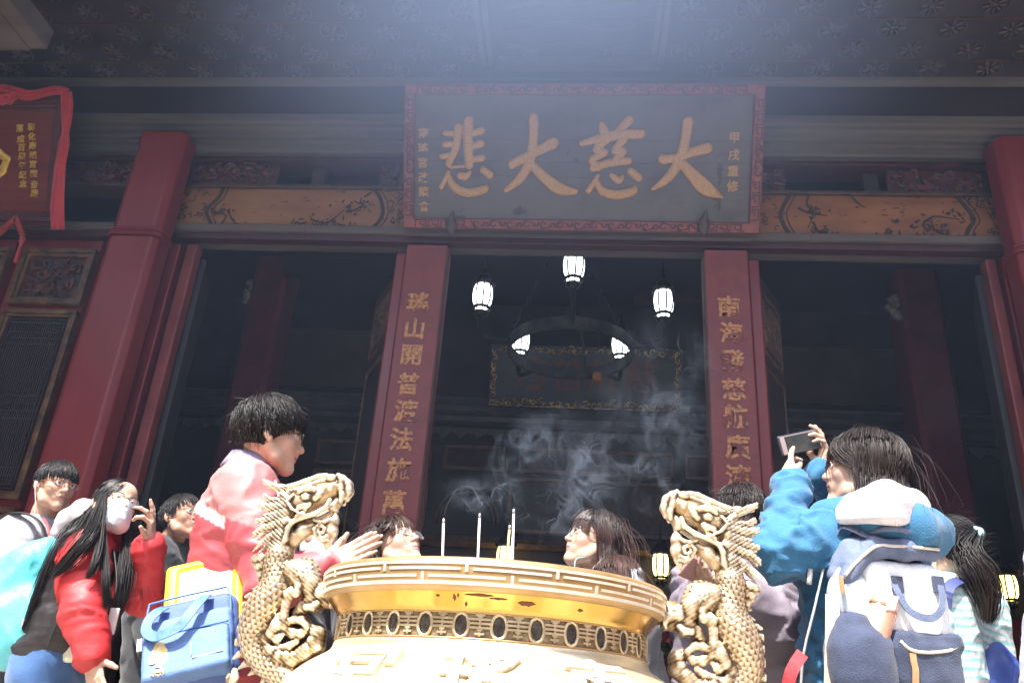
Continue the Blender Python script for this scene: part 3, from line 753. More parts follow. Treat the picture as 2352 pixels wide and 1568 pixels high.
plane_build(mb, RP, 'gilt_writing', gold_text, rb)
s = SDF((0, 0, -.05), (RP.w, RP.h, .05), .009)
for q in ([(-300, 560, 50), (-60, 660, 40), (60, 750, 30), (20, 850, 36), (-120, 1000, 16)], [(-300, 900, 40), (-160, 800, 36), (-60, 760, 26)]):
    pts = [(*rz(x, y), 0) for x, y, r in q]; s.chain(pts, [r * .00095 for x, y, r in q], k=.01)
V, Q = s.mesh(); V[:, 2] = V[:, 2] / 2.4 - .004; obj('gilt_character', RP.W(V), Q, gold_text, rb, True)
cloth_red = M('red_silk', (.34, .010, .018), (.48, .025, .032), 8, .5, bump=.2, sheen=.4)
cloth = thing('red_cloth', 'red silk swag draped over the top and right edge of the presentation board', 'cloth', RP.W((RP.w, RP.h, 0)))
def drape(mb, path, wid, seed, folds=5, nacross=25, amp=.018):
    """a hanging strip with lengthwise folds; path = list of (point, across vector, out vector)"""
    r = np.random.default_rng(seed); n = len(path); ph = r.uniform(0, 6, folds)
    V = []
    for i, (p, a, o) in enumerate(path):
        for j in range(nacross):
            t = j / (nacross - 1) - .5
            d = sum(np.sin(t * (9 + 5 * f) + ph[f] + i * .12 * (f + 1)) for f in range(folds)) / folds
            V.append(np.asarray(p) + np.asarray(a) * wid[i] * t + np.asarray(o) * (amp * d + .02))
    F = [(i * nacross + j, i * nacross + j + 1, (i + 1) * nacross + j + 1, (i + 1) * nacross + j) for i in range(n - 1) for j in range(nacross - 1)]
    mb.add(V, F)
mb = MB(); path = []; wd = []
for t in np.linspace(0, 1, 40):
    v = RP.h * (1.02 - 1.05 * t); pin = np.exp(-((t - .30) / .05) ** 2)
    path.append((RP.W((RP.w + .02 + .012 * np.sin(t * 7), v, .02)), unit(RP.U + .5 * RP.N * 0), RP.N)); wd.append(.105 * (1 - .35 * pin) * (.8 + .3 * t))
drape(mb, path, wd, 3)
o = obj('hanging_fall', np.vstack(mb.V), mb.F, cloth_red, cloth, True); so_ = o.modifiers.new('thick', 'SOLIDIFY'); so_.thickness = .006
mb = MB(); path = []; wd = []
for t in np.linspace(0, 1, 30):
    path.append((RP.W((RP.w + .03 - .62 * t, RP.h + .015 + .02 * np.sin(t * 9), .02)), RP.V, RP.N)); wd.append(.07 + .03 * t)
drape(mb, path, wd, 5, amp=.012)
o = obj('top_swag', np.vstack(mb.V), mb.F, cloth_red, cloth, True); so_ = o.modifiers.new('thick', 'SOLIDIFY'); so_.thickness = .006
c = rz(60, 200); s = SDF((c[0] - .25, c[1] - .2, -.05), (c[0] + .25, c[1] + .2, .2), .009); r = np.random.default_rng(5)
for k in range(26):
    a = r.uniform(0, 6.28); d = r.uniform(.02, .10); p = np.array([c[0] + d * np.cos(a), c[1] + .8 * d * np.sin(a), .05 + r.uniform(-.02, .03)])
    an = a + 1.57; R_ = np.array([[np.cos(an), -np.sin(an), 0], [np.sin(an), np.cos(an), 0], [0, 0, 1.]])
    s.ell(p, (.05, .012, .035), R_, k=.006)
V, Q = s.mesh(); V += .006 * (fbm(V * 40)[:, None] - .5); obj('bow', RP.W(V), Q, cloth_red, cloth, True)
# little embroidered wedge under the frame
orn = thing('embroidered_pendant', 'small red and gold embroidered pendant with tassels hanging below the presentation board', 'ornament', at(40, 540, 5.3))
mb = MB(); T0 = at(42, 498, 5.28)
for sgn in (-1, 1):
    mb.prism([(0, .0), (.03 * sgn, -.02), (.13 * sgn, -.18), (.10 * sgn, -.21), (.01 * sgn, -.07)][::sgn], .03, T0, (1, 0, 0), (0, 0, 1), (0, -1, 0))
mb.build('wedge', M('embroidery', (.26, .02, .02), (.36, .12, .04), 40, .6, lo=.5, hi=.7), orn, bevel=.006)
for sgn in (-1, 1):
    p = T0 + np.array([.115 * sgn, -.015, -.2])
    mb = MB().tube([p, p + (.0, 0, -.05)], .018, 8); mb.tube([p + (0, 0, -.05), p + (.01 * sgn, 0, -.22)], (.008, .016), 8); mb.build('tassel', cloth_red, orn, True)

# ------------------------------------------------------------------ lanterns
iron = M('black_iron', (.012, .012, .013), (.035, .032, .030), 9, .45, bump=.2, metal=.4)
def lantern_parts(t, c, s, glass):
    """eight-sided barrel lantern, c = middle of the glass, s = scale"""
    R = [(.0, -.115), (.058, -.115), (.080, -.07), (.088, 0), (.084, .06), (.070, .112), (0, .112)]
    MB().lathe([(a * s, b * s) for a, b in R], c, 24).build('glass', glass, t, True)
    mb = MB()
    for k in range(8):
        a = k * np.pi / 4 + .2
        mb.tube([(c[0] + r * s * 1.04 * np.cos(a), c[1] + r * s * 1.04 * np.sin(a), c[2] + z * s) for r, z in R[1:-1]], .0075 * s, 5)
    mb.build('rib', iron, t, True)
    mb = MB().lathe([(a * s, b * s) for a, b in [(0, .10), (.080, .10), (.102, .112), (.100, .135), (.084, .145), (.080, .165), (.055, .20), (.030, .225), (.026, .25), (.014, .27), (.018, .30), (.009, .33), (.004, .40), (0, .41)]], c, 16)
    for k in range(8):
        a = k * np.pi / 4; mb.tube([(c[0] + .1 * s * np.cos(a), c[1] + .1 * s * np.sin(a), c[2] + .11 * s), (c[0] + .105 * s * np.cos(a), c[1] + .105 * s * np.sin(a), c[2] + .155 * s)], (.012 * s, .003 * s), 5)
    mb.build('cap', iron, t, True)
    mb = MB().lathe([(a * s, b * s) for a, b in [(0, -.20), (.028, -.20), (.045, -.19), (.060, -.175), (.062, -.165), (.060, -.155)]], c, 16)
    mb.lathe([(a * s, b * s) for a, b in [(.060, -.128), (.082, -.122), (.078, -.108), (0, -.108)]], c, 16)
    for k in range(8):
        a = k * np.pi / 4 + .2; mb.tube([(c[0] + .058 * s * np.cos(a), c[1] + .058 * s * np.sin(a), c[2] - .17 * s), (c[0] + .066 * s * np.cos(a), c[1] + .066 * s * np.sin(a), c[2] - .12 * s)], .006 * s, 5)
    mb.build('base', iron, t, True)
def glow(name, c, st):
    m = M(name, c, c, 2, .3, emit=(c, st)); return m
white_glass = glow('lit_white_glass', (.95, .97, 1.0), 1.6)
warm_glass = glow('lit_amber_glass', (1.0, .78, .22), 1.7)
RC = np.array([-.17, 7.5, 4.19]); RR = .615
ch = thing('chandelier', 'black iron ring chandelier with five lit barrel lanterns hung on chains', 'chandelier', RC)
a = np.linspace(0, 2 * np.pi, 65)[:-1]
mb = MB().lathe([(RR - .02, -.062), (RR + .01, -.062), (RR + .01, .062), (RR - .02, .062), (RR - .02, -.062)], RC, 64)
mb.build('ring', M('sheen_iron', (.035, .035, .038), (.085, .085, .09), 9, .5, metal=.3), ch, bevel=.004)  # grey-blue sheen of the ring put into a paler base colour
for k in range(5):
    th = np.radians(-88.5 + 72 * k); d = np.array([np.cos(th), np.sin(th), 0]); b = RC + d * (RR + .01)
    MB().tube(spline([b, b + d * .12 + (0, 0, -.02), b + d * .26 + (0, 0, .0), b + d * .305 + (0, 0, .07), b + d * .305 + (0, 0, .215)], 14), .024, 10).build('arm', iron, ch, True)
    c = RC + d * (RR + .315) + np.array([0, 0, .41])
    lt = obj('lantern', *(lambda m: (np.vstack(m.V), m.F))(MB().lathe([(0, -.235), (.03, -.235), (.04, -.22), (.03, -.20), (0, -.20)], c, 14)), iron, ch, True)
    lantern_parts(lt, c, 1.12, white_glass)
hub = RC + np.array([-.1, -.1, 1.34])
for th in (-40, 75, 205):
    p = RC + RR * np.array([np.cos(np.radians(th)), np.sin(np.radians(th)), .1]); d = hub - p; L = np.linalg.norm(d); d /= L
    s1 = unit(np.cross(d, (0, 1, .2))); s2 = np.cross(d, s1); mb = MB(); n = int(L / .052)
    for i in range(n):
        c = p + d * (i + .5) * L / n; e = s1 if i % 2 else s2
        mb.tube([c + d * .036 * np.cos(q) + e * .014 * np.sin(q) for q in np.linspace(0, 6.2832, 11)[:-1]], .0055, 4, closed=True)
    mb.build('chain', iron, ch, True)
MB().lathe([(0, 0), (.05, 0), (.05, .03), (.02, .06), (0, .06)], hub, 16).build('ceiling_rose', iron, ch, True)
wd_ = thing('wooden_disc', 'small round orange wooden disc hanging just below the chandelier ring', 'ornament', at(1373, 866, 8.05))
c = at(1373, 866, 8.05)
MB().lathe([(0, -.05), (.045, -.05), (.056, -.03), (.058, -.002), (.054, 0), (.058, .002), (.058, .028), (.045, .042), (0, .042)], c, 24).build('disc', M('orange_wood', (.33, .13, .045), (.46, .20, .08), 12, .45), wd_, True)
MB().tube([c + (0, 0, .04), c + (0, 0, 1.4)], .003, 5).build('cord', iron, wd_)
for (px, py, Y), lab in zip(((1518, 1298, 9.15), (1160, 1280, 9.15), (2315, 1348, 9.15)), ('lit amber wall lantern seen beside the snout of the right dragon', 'lit amber wall lantern just showing above the burner rim behind the incense', 'lit amber wall lantern low at the right edge behind the ponytail')):
    c = at(px, py, Y); t = thing('wall_lantern', lab, 'wall lantern', c + np.array([0, .2, -.3]), 'amber wall lanterns in the hall')
    lantern_parts(t, c, 1.1, warm_glass)
    MB().tube(spline([c + (0, 0, -.2), c + (0, 0, -.34), c + (0, .1, -.42), c + (0, .24, -.40)], 10), .02, 8).build('bracket', wood_gold, t, True)

# inner name board
bl, br = at(1122, 932, 9.1), at(1567, 945, 9.1); z_ = (bl[2] + br[2]) / 2; bl[2] = br[2] = z_; tl = at(1128, 790, 8.9); tl[0] = bl[0]
IP = Plane(bl, br, tl); ib = thing('inner_board', 'dark name board with a gilt scroll border hanging deep in the hall behind the chandelier', 'name board', bl)
plane_build(MB().box((0, 0, -.05), (IP.w, IP.h, -.01)), IP, 'panel', M('dark_blue_lacquer', (.016, .020, .026), (.03, .035, .04), 5, .5), ib)
mb = MB(); r = np.random.default_rng(8)
for k in range(46):
    u = .05 + (IP.w - .1) * k / 45
    for vv in (.05, IP.h - .05): scroll(mb, (u, vv + r.normal(0, .012)), r.uniform(.02, .045), r.uniform(0, 6), r.choice([-1, 1]), -.004)
for k in range(14):
    for uu in (.05, IP.w - .05): scroll(mb, (uu, .1 + (IP.h - .2) * k / 13), r.uniform(.02, .04), r.uniform(0, 6), 1, -.004)
mb.box((0, 0, -.012), (IP.w, .014, .012)); 
plane_build(mb, IP, 'gilt_border', M('old_gilt', (.14, .07, .025), (.62, .44, .16), 16, .4, lo=.4, hi=.62), ib, True)
mb = MB()
for ch_, u in zip('濟普航慈', (.22, .41, .60, .79)): plane_text(mb, IP, ch_, (IP.w * u, IP.h * .5), .42, -.006, .006)
plane_build(mb, IP, 'dull_lettering', M('dull_red_paint', (.075, .028, .022), (.11, .045, .032), 9, .6), ib)

# offerings and banners far inside
fl = thing('flower_arrangement', 'red, pink and yellow offering flowers on the altar table, right of the burner', 'flowers', at(1540, 1560, 8.8) * (1, 1, 0) + (0, 0, 1.15))
b0 = at(1540, 1560, 8.8); b0[2] = 1.15
MB().lathe([(0, 0), (.09, 0), (.12, .12), (.07, .22), (.10, .26), (.0, .26)], b0, 20).build('vase', red_lacquer, fl, True)
for nm, colr, n in (('red_blossom', (.45, .03, .03), 26), ('pink_blossom', (.50, .14, .20), 20), ('yellow_blossom', (.60, .42, .08), 14), ('leaf', (.05, .14, .03), 26)):
    mb = MB(); r = np.random.default_rng(len(nm))
    for k in range(n):
        c = b0 + np.array([r.normal(0, .17), r.normal(0, .08), .48 + r.normal(0, .17)])
        for q in range(6):
            d = unit(r.normal(0, 1, 3)) * .045; e = unit(np.cross(d, r.normal(0, 1, 3))) * .022; mb.add([c, c + d + e, c + 1.5 * d, c + d - e], [(0, 1, 2, 3)])
    mb.build(nm, M(nm, colr, tuple(v * .6 for v in colr), 20, .6), fl)
for x0, x1, y0, y1, lab, nm, m_ in ((2318, 2352, 1425, 1620, 'bright red banner hanging low at the right edge inside the hall', 'red_banner', cloth_red),
                               (1500, 1560, 1425, 1470, 'red paper banner behind the offering flowers', 'red_banner', cloth_red), (292, 330, 1440, 1535, 'pale beige notice board standing inside the left doorway', 'notice_board', M('beige_board', (.40, .33, .22), (.48, .40, .28), 4, .7))):
    A = at(x0, y1, 8.9); B = at(x1, y0, 8.9); 
    o = MB().box((A[0], 8.88, A[2]), (B[0], 8.92, B[2])).build(nm, m_, None, org=Vector((float(A[0]), 8.9, 0)))
    tag(o, lab, 'banner' if 'banner' in nm else 'notice board')
# ------------------------------------------------------------------ the bronze incense burner
BC = np.array([-.21, 2.1, 0.])
brass = M('old_brass', (.40, .25, .105), (.60, .41, .20), 7, .38, metal=.6, bump=.06, bscale=35, lo=.3, hi=.7, rvar=.12)
brass_pol = M('polished_brass', (.52, .30, .075), (.68, .42, .12), 3, .2, metal=.96, bump=.02, rvar=.06)
brass_pale = M('worn_pale_brass', (.74, .66, .50), (.88, .82, .70), 30, .45, metal=.35, bump=.2, bscale=120)
brass_dark = M('blackened_brass', (.035, .030, .026), (.11, .095, .08), 50, .5, metal=.5, bump=.5, bscale=160)
dragon_mat = M('dragon_brass', (1, 1, 1), None, 26, .30, metal=.62, attr=True, mul=(.78, .74, .68), bump=.25, bscale=130, rvar=.1, lo=.32, hi=.6)
burner = thing('incense_burner', 'big round brass incense burner with a fret rim and two upright dragon handles', 'incense burner', BC)
NSEG = 128
def lathe_part(name, prof, mat, parent=burner, n=NSEG):
    return MB().lathe(prof, BC, n).build(name, mat, parent, True)
lathe_part('rim', [(.355, 1.06), (.375, 1.118), (.392, 1.136), (.402, 1.1395), (.410, 1.1375), (.4145, 1.130), (.4135, 1.105), (.4095, 1.084), (.405, 1.077), (.398, 1.0725)], brass)
cove = lathe_part('cove', [(.398, 1.0722), (.392, 1.066), (.382, 1.055), (.3745, 1.046), (.3705, 1.040), (.369, 1.034)], brass_pol)
neck = lathe_part('neck', [(.366, 1.0385), (.366, .984)], M('dull_neck_brass', (.22, .16, .09), (.40, .31, .19), 40, .5, metal=.5, bump=.3, bscale=120))
bp = [(.364, .986), (.369, .9835), (.372, .978), (.374, .970), (.382, .960), (.402, .948), (.430, .930), (.458, .905), (.482, .872), (.503, .83), (.517, .78), (.522, .72), (.512, .65), (.482, .57), (.43, .49), (.36, .43), (.30, .40), (.28, .38)]
bps = spline(bp, 60)
lathe_part('belly', bps, M('bright_belly_brass', (.70, .57, .35), (.82, .72, .52), 4, .36, metal=.58, bump=.08, bscale=24, rvar=.1))
lathe_part('foot', [(.28, .385), (.30, .36), (.30, .33), (.36, .30), (.38, .24), (.46, .2), (.5, .16), (.5, .0)], brass)
lathe_part('ash_bed', [(.0, 1.112), (.2, 1.11), (.34, 1.098), (.371, 1.095)], M('incense_ash', (.30, .28, .26), (.42, .40, .37), 20, .9, bump=.6), n=64)
def on_ring(mb, r, a0, a1, z0, z1, d=.0022, n=None):
    """a small raised bar that follows the ring"""
    n = n or max(2, int(abs(a1 - a0) / .04) + 1); A = np.linspace(a0, a1, n); rr = r if callable(r) else (lambda z: r); V = []
    for a in A:
        for R_, z in ((rr(z0) - .002, z0), (rr(z0) + d, z0), (rr(z1) + d, z1), (rr(z1) - .002, z1)):
            V.append((BC[0] + R_ * np.sin(a), BC[1] - R_ * np.cos(a), z))
    F = [(i * 4 + q, i * 4 + (q + 1) % 4, i * 4 + 4 + (q + 1) % 4, i * 4 + 4 + q) for i in range(n - 1) for q in range(4)] + [(3, 2, 1, 0), tuple((n - 1) * 4 + q for q in range(4))]
    mb.add(V, F)
rband = lambda z: np.interp(z, [1.084, 1.105, 1.130], [.4095, .4135, .4145])
mb = MB(); zb = lambda v: 1.0805 + v * .054; NU = 14; pa = 2 * np.pi / NU; t = .0028
for k in range(NU):
    a = k * pa - .045
    def hb(u0, u1, v, m=.0): on_ring(mb, rband, a + u0 * pa, a + u1 * pa, zb(v) - t - m, zb(v) + t + m)
    def vb(u, v0, v1): on_ring(mb, rband, a + u * pa - .0075, a + u * pa + .0075, zb(v0) + t, zb(v1) - t, n=2)
    hb(0, 1, .83); hb(0, 1, .11, .0005); vb(0, .46, .83); vb(.5, .11, .52)
    hb(.07, .93, .615, -.0003); hb(.57, 1.43, .345, -.0003)
mb.build('fret_pattern', brass_pale, burner)
ov = MB(); NF = 30; pf = 2 * np.pi / NF
for k in range(NF):
    a = (k + .5) * pf + .03; vs = np.linspace(0, 1, 13)
    P_ = [(a + sg * .040 * np.sqrt(max(0, 1 - (2 * v - 1) ** 2)), .989 + .045 * v) for sg in (-1, 1) for v in (vs if sg < 0 else vs[::-1])]
    ov.add([(BC[0] + .3672 * np.sin(x), BC[1] - .3672 * np.cos(x), z) for x, z in P_], [tuple(range(len(P_)))[::-1]])
pattern(neck, ov, brass_dark)
mb = MB()
for k in range(NF):
    a = k * pf + .03; q = .0021
    on_ring(mb, .366, a - .006, a + .006, .991, 1.033, .004, 2)
    for z, w in ((.996, .026), (1.003, .015), (1.0075, .06), (1.0155, .07), (1.0235, .06), (1.0285, .015), (1.0315, .026)):
        on_ring(mb, .366, a - w, a + w, z - q, z + q, .0045, 4)
    for s_ in (-1, 1):
        P = [(a + s_ * (.1047 - .042 * np.sqrt(max(0, 1 - (2 * v - 1) ** 2))), .987 + .048 * v) for v in np.linspace(0, 1, 11)]
        mb.tube([(BC[0] + .368 * np.sin(x), BC[1] - .368 * np.cos(x), z) for x, z in P], .0034, 6)
mb.build('longevity_frieze', M('worn_frieze_brass', (.50, .38, .22), (.72, .60, .40), 20, .42, metal=.5), burner, False)
mb = MB()
for z in (1.0365, .986): mb.tube([(BC[0] + .3685 * np.sin(x), BC[1] - .3685 * np.cos(x), z) for x in np.linspace(0, 2 * np.pi, 97)[:-1]], .0022, 6, closed=True)
mb.build('neck_bead', brass, burner, True)
# flaked patches under the rim
mb = MB(); r = np.random.default_rng(4); cp = np.array([(.398, 1.0722), (.392, 1.066), (.382, 1.055), (.3745, 1.046)])
for (a, v, L, W) in ((.02, .22, .08, .0025), (.12, .38, .05, .002), (.27, .55, .05, .005), (-.11, .45, .010, .006), (-.05, .85, .008, .005), (.58, .6, .02, .003), (-.09, .3, .006, .004), (-.20, .35, .012, .002)):
    top = []; bot = []
    for i, u in enumerate(np.linspace(-1, 1, 9)):
        for lst, s_ in ((top, 1), (bot, -1)):
            z = 1.0722 - .026 * v + s_ * W * (1 - u * u) * r.uniform(.5, 1.2); rr = np.interp(z, cp[::-1, 1], cp[::-1, 0]) + .0012
            lst.append((BC[0] + rr * np.sin(a + u * L), BC[1] - rr * np.cos(a + u * L), z))
    n = len(top); mb.add(top + bot, [(i, i + 1, n + i + 1, n + i)[::-1] for i in range(n - 1)])
mb.build('flaked_patch', M('bare_copper', (.12, .035, .02), (.2, .07, .035), 40, .6), cove)
# raised characters on the shoulder
for ch_, th in zip('宮瑤南', (-29, 4, 36)):
    V, F = text_mesh(ch_, .165, .007, .004)
    # refine long faces so that they follow the bulge
    import bmesh
    bmx = bmesh.new(); vs = [bmx.verts.new(v) for v in V]
    for f in F:
        try: bmx.faces.new([vs[i] for i in f])
        except ValueError: pass
    bmesh.ops.remove_doubles(bmx, verts=bmx.verts, dist=1e-5)
    bmesh.ops.subdivide_edges(bmx, edges=[e for e in bmx.edges if e.calc_length() > .02], cuts=3, use_grid_fill=True)
    bmx.verts.ensure_lookup_table(); bmx.verts.index_update()
    V = np.array([v.co for v in bmx.verts]); F = [tuple(v.index for v in f.verts) for f in bmx.faces]; bmx.free()
    arc = np.concatenate([[0], np.cumsum(np.linalg.norm(np.diff(bps, axis=0), axis=1))])
    sarc = np.interp(.952, bps[::-1, 1], arc[::-1]) + .085 - V[:, 1]
    rr = np.interp(sarc, arc, bps[:, 0]); z0 = np.interp(sarc, arc, bps[:, 1])
    dr = np.gradient(bps[:, 0]); dz = np.gradient(bps[:, 1]); nl = np.hypot(dr, dz)
    nr = np.interp(sarc, arc, -dz / nl); nz_ = np.interp(sarc, arc, dr / nl)
    off = V[:, 2] + .003; R_ = rr + off * nr; z0 = z0 + off * nz_; a = np.radians(th) + V[:, 0] / .43
    obj('raised_character', np.column_stack([BC[0] + R_ * np.sin(a), BC[1] - R_ * np.cos(a), z0]), F, brass_pale, burner)

# ------------------------------------------------------------------ dragon handles, sculpted once from the left one
DY = 2.1
def hd(px, py): return at((800 + px / 4.9) * .6806, (1580 + py / 4.9) * .6806, DY)
def bd(px, py): return at((740 + px / 3.698) * .6806, (1880 + py / 3.698) * .6806, DY)
KH, KB = .000150, .0001985
def hp(L, dy=0., k=KH): return [hd(x, y) + np.array([0, dy, 0]) for x, y, r in L], [r * k for x, y, r in L]
def bpth(L, dy=0.): return [bd(x, y) + np.array([0, dy, 0]) for x, y, r in L], [r * KB for x, y, r in L]
lo = at(505, 1690, DY) - (0, .085, 0); hi = at(812, 1075, DY) + (0, .085, 0)
D = SDF(lo, hi, .0034)
body = [(770, -80, 155), (735, 60, 155), (730, 250, 170), (705, 400, 195), (605, 580, 220), (500, 760, 200), (440, 940, 170), (460, 1120, 150), (560, 1280, 140), (720, 1420, 140), (900, 1560, 135), (1050, 1720, 130)]
P, R_ = bpth(body); bsp = spline(np.column_stack([np.array(P), R_]), 60)
D.chain(bsp[:, :3], bsp[:, 3], k=.008)
# dorsal spines
sp = [(470, 20, 410, 45), (500, 110, 425, 95), (540, 210, 460, 185), (590, 320, 490, 290), (560, 420, 440, 400), (470, 500, 330, 495), (390, 600, 240, 620), (330, 730, 165, 770), (290, 880, 108, 950), (290, 1040, 120, 1110), (340, 1180, 185, 1260), (420, 1300, 265, 1375), (520, 1400, 385, 1460), (640, 1480, 530, 1560), (760, 1560, 690, 1640)]
for i, (x0, y0, x1, y1) in enumerate(sp):
    a, b = bd(x0, y0), bd(x1, y1); b = b + (b - a) * .22; m = (a + b) / 2 + (0, 0, .004)
    D.chain([bd(x0 + 60, y0 - 10), a, m, b], [.016, .0125, .0078, .0026], k=.003)
# shoulder, foreleg and the paw on the rim
D.ell(bd(1060, 230), (.040, .034, .044), k=.014); D.chain(*bpth([(960, 180, 150), (1150, 330, 130), (1190, 470, 100)], -.012), k=.012)
D.chain(*bpth([(960, 700, 45), (1060, 610, 80), (1200, 540, 105), (1330, 520, 105), (1400, 560, 80)], -.006), k=.012)
D.chain(*bpth([(1180, 470, 80), (1290, 400, 75), (1390, 400, 60), (1420, 500, 55)], -.012), k=.008)
for k, dy in enumerate((-.028, -.012, .006, .022)):
    D.chain(*bpth([(1290, 470, 60), (1400, 480, 52), (1450, 560, 40), (1420, 630, 22)], dy), k=.006)
    D.chain(*bpth([(1120, 640, 40), (1210, 640, 45), (1260, 600, 40)], dy), k=.006)
D.chain(*bpth([(950, 440, 62), (880, 600, 52), (850, 760, 55), (850, 880, 50)], -.030), k=.006)
D.chain(*bpth([(900, 470, 50), (1010, 470, 50), (1040, 380, 40), (960, 250, 36)], -.034), k=.006)
# hind foot curled like a wave
for dy in (-.014, .014):
    D.chain(*bpth([(700, 760, 60), (620, 880, 70), (610, 1020, 75), (650, 1160, 78), (780, 1260, 85), (930, 1270, 85), (1080, 1190, 85), (1210, 1090, 95), (1240, 960, 85), (1180, 900, 60)], dy), k=.008)
D.chain(*bpth([(790, 760, 50), (770, 860, 80), (700, 960, 60), (770, 1030, 50), (830, 980, 36)], -.03), k=.006)
D.chain(*bpth([(830, 870, 65), (960, 960, 60), (1060, 960, 55), (1120, 900, 50)], -.022), k=.006)
for i, dy in enumerate((-.03, -.018, -.004, .01)):
    D.chain(*bpth([(850, 850 - 14 * i, 36), (960, 800 - 20 * i, 42), (1060, 800 - 16 * i, 42), (1140, 870, 34)], dy), k=.004)
D.chain(*bpth([(700, 1160, 50), (800, 1140, 40), (900, 1120, 46), (1000, 1060, 40)], -.024), k=.006)
for x, y in ((1190, 1040), (1230, 940), (1130, 1130), (790, 1220), (880, 1230)): D.ell(bd(x, y) + (0, -.026, 0), (.011, .012, .010), k=.005)
D.chain(*bpth([(230, 1420, 40), (230, 1500, 50), (190, 1620, 50)], -.02), k=.006); D.ell(bd(75, 1500), (.016, .02, .014), k=.006)
# head: skull, muzzle, jaws
D.chain(*hp([(740, 1390, 165), (760, 1150, 190), (800, 900, 185), (860, 700, 170), (1100, 560, 195), (1400, 430, 185), (1600, 320, 165), (1720, 330, 130)]), k=.010)
for s_ in (-1, 1):
    D.chain(*hp([(1770, 160, 50), (1845, 260, 62), (1860, 380, 60), (1810, 500, 45)], .010 * s_), k=.008)
    D.chain(*hp([(1700, 130, 40), (1750, 200, 50), (1740, 340, 45), (1760, 460, 45), (1740, 570, 40)], .016 * s_), k=.006)
    D.ell(hd(1590, 190) + (0, .018 * s_, 0), (.0150, .013, .0115), k=.004); D.ell(hd(1575, 355) + (0, .022 * s_, 0), (.0095, .009, .009), k=.003)
    D.chain(*hp([(1090, 420, 50), (1220, 370, 70), (1340, 390, 50)], .026 * s_), k=.004)
    D.ell(hd(1185, 510) + (0, .030 * s_, 0), (.0110, .008, .0090), k=.002)
    D.chain(*hp([(1340, 540, 40), (1400, 480, 46), (1440, 440, 30)], .027 * s_), k=.004); D.chain(*hp([(1080, 690, 50), (1180, 670, 55), (1250, 640, 40)], .028 * s_), k=.004)
    for k in range(5):
        D.chain(*hp([(980, 460 + 8 * k, 22), (905 - 6 * k, 540 + 12 * k, 24), (900 + 18 * k, 660 + 14 * k, 22), (980 + 26 * k, 740 + 10 * k, 16)], (.024 + .002 * k) * s_), k=.002)
    # curling lip line that runs back into the beard
    D.chain(*hp([(1580, 560, 40), (1520, 680, 44), (1330, 790, 46), (1120, 850, 44), (960, 920, 44), (890, 1030, 44), (850, 1200, 44), (740, 1390, 24)], .026 * s_), k=.004)
    D.chain(*hp([(1040, 830, 40), (1130, 790, 44), (1170, 740, 30)], .027 * s_), k=.003)
    # long horn with its bead
    D.chain(*hp([(1510, 150, 44), (1380, 165, 46), (1150, 250, 46), (950, 320, 46), (760, 360, 52)], .020 * s_), k=.004)
    D.ell(hd(755, 330) + (0, .020 * s_, 0), (.0095, .009, .0085), k=.003); D.chain(*hp([(740, 360, 48), (620, 310, 48), (480, 240, 46), (380, 240, 44), (325, 280, 22)], .020 * s_), k=.003)
    D.chain(*hp([(760, 370, 50), (800, 460, 60), (860, 520, 60)], .02 * s_), k=.006)
    # mane flames
    for L in ([(900, 560, 90), (700, 560, 62), (580, 540, 44), (490, 470, 34), (450, 520, 20)], [(860, 640, 100), (640, 660, 72), (450, 640, 52), (330, 580, 38), (200, 500, 10)],
              [(840, 740, 100), (640, 800, 66), (500, 800, 40)], [(840, 800, 80), (600, 860, 58), (380, 890, 44), (110, 930, 10)],
              [(860, 900, 90), (640, 960, 66), (470, 1000, 50), (340, 1100, 46), (220, 1190, 40), (110, 1275, 12)], [(780, 1080, 70), (560, 1150, 44), (430, 1270, 38), (290, 1400, 14)],
              [(640, 1080, 36), (560, 1220, 38), (600, 1340, 38), (680, 1460, 36), (650, 1600, 22)]):
        D.chain(*hp(L, .018 * s_), k=.004)
# lower jaw with curled beard
D.chain(*hp([(930, 1180, 130), (1100, 1030, 120), (1300, 960, 95), (1450, 940, 85), (1600, 860, 85), (1620, 790, 50)]), k=.010)
D.chain(*hp([(1560, 900, 100), (1560, 1040, 110), (1510, 1180, 85), (1470, 1330, 22)]), k=.008)
for s_ in (-1, 1):
    P = [(1400 + (110 - 9 * t) * np.cos(.9 * t + 2.4) , 1040 + (105 - 8.5 * t) * np.sin(.9 * t + 2.4), 30 - 1.2 * t) for t in range(10)]
    D.chain(*hp(P, .016 * s_), k=.003)
    for k in range(4): D.chain(*hp([(1330, 1110 + 20 * k, 18), (1430, 1160 + 22 * k, 20), (1540, 1110 + 34 * k, 14)], .015 * s_), k=.002)
    D.chain(*hp([(1290, 860, 30), (1400, 910, 34), (1480, 900, 30), (1560, 860, 30)], .016 * s_), k=.003)
D.chain(*hp([(1660, 560, 90), (1600, 640, 95), (1640, 700, 40)]), k=.006)
D.ell(hd(1480, 805), (.0085, .06, .0055), k=.004, op='sub')
V, Q = D.mesh(); V = relax(V, Q, 1, .3); N = vnormals(V, Q)
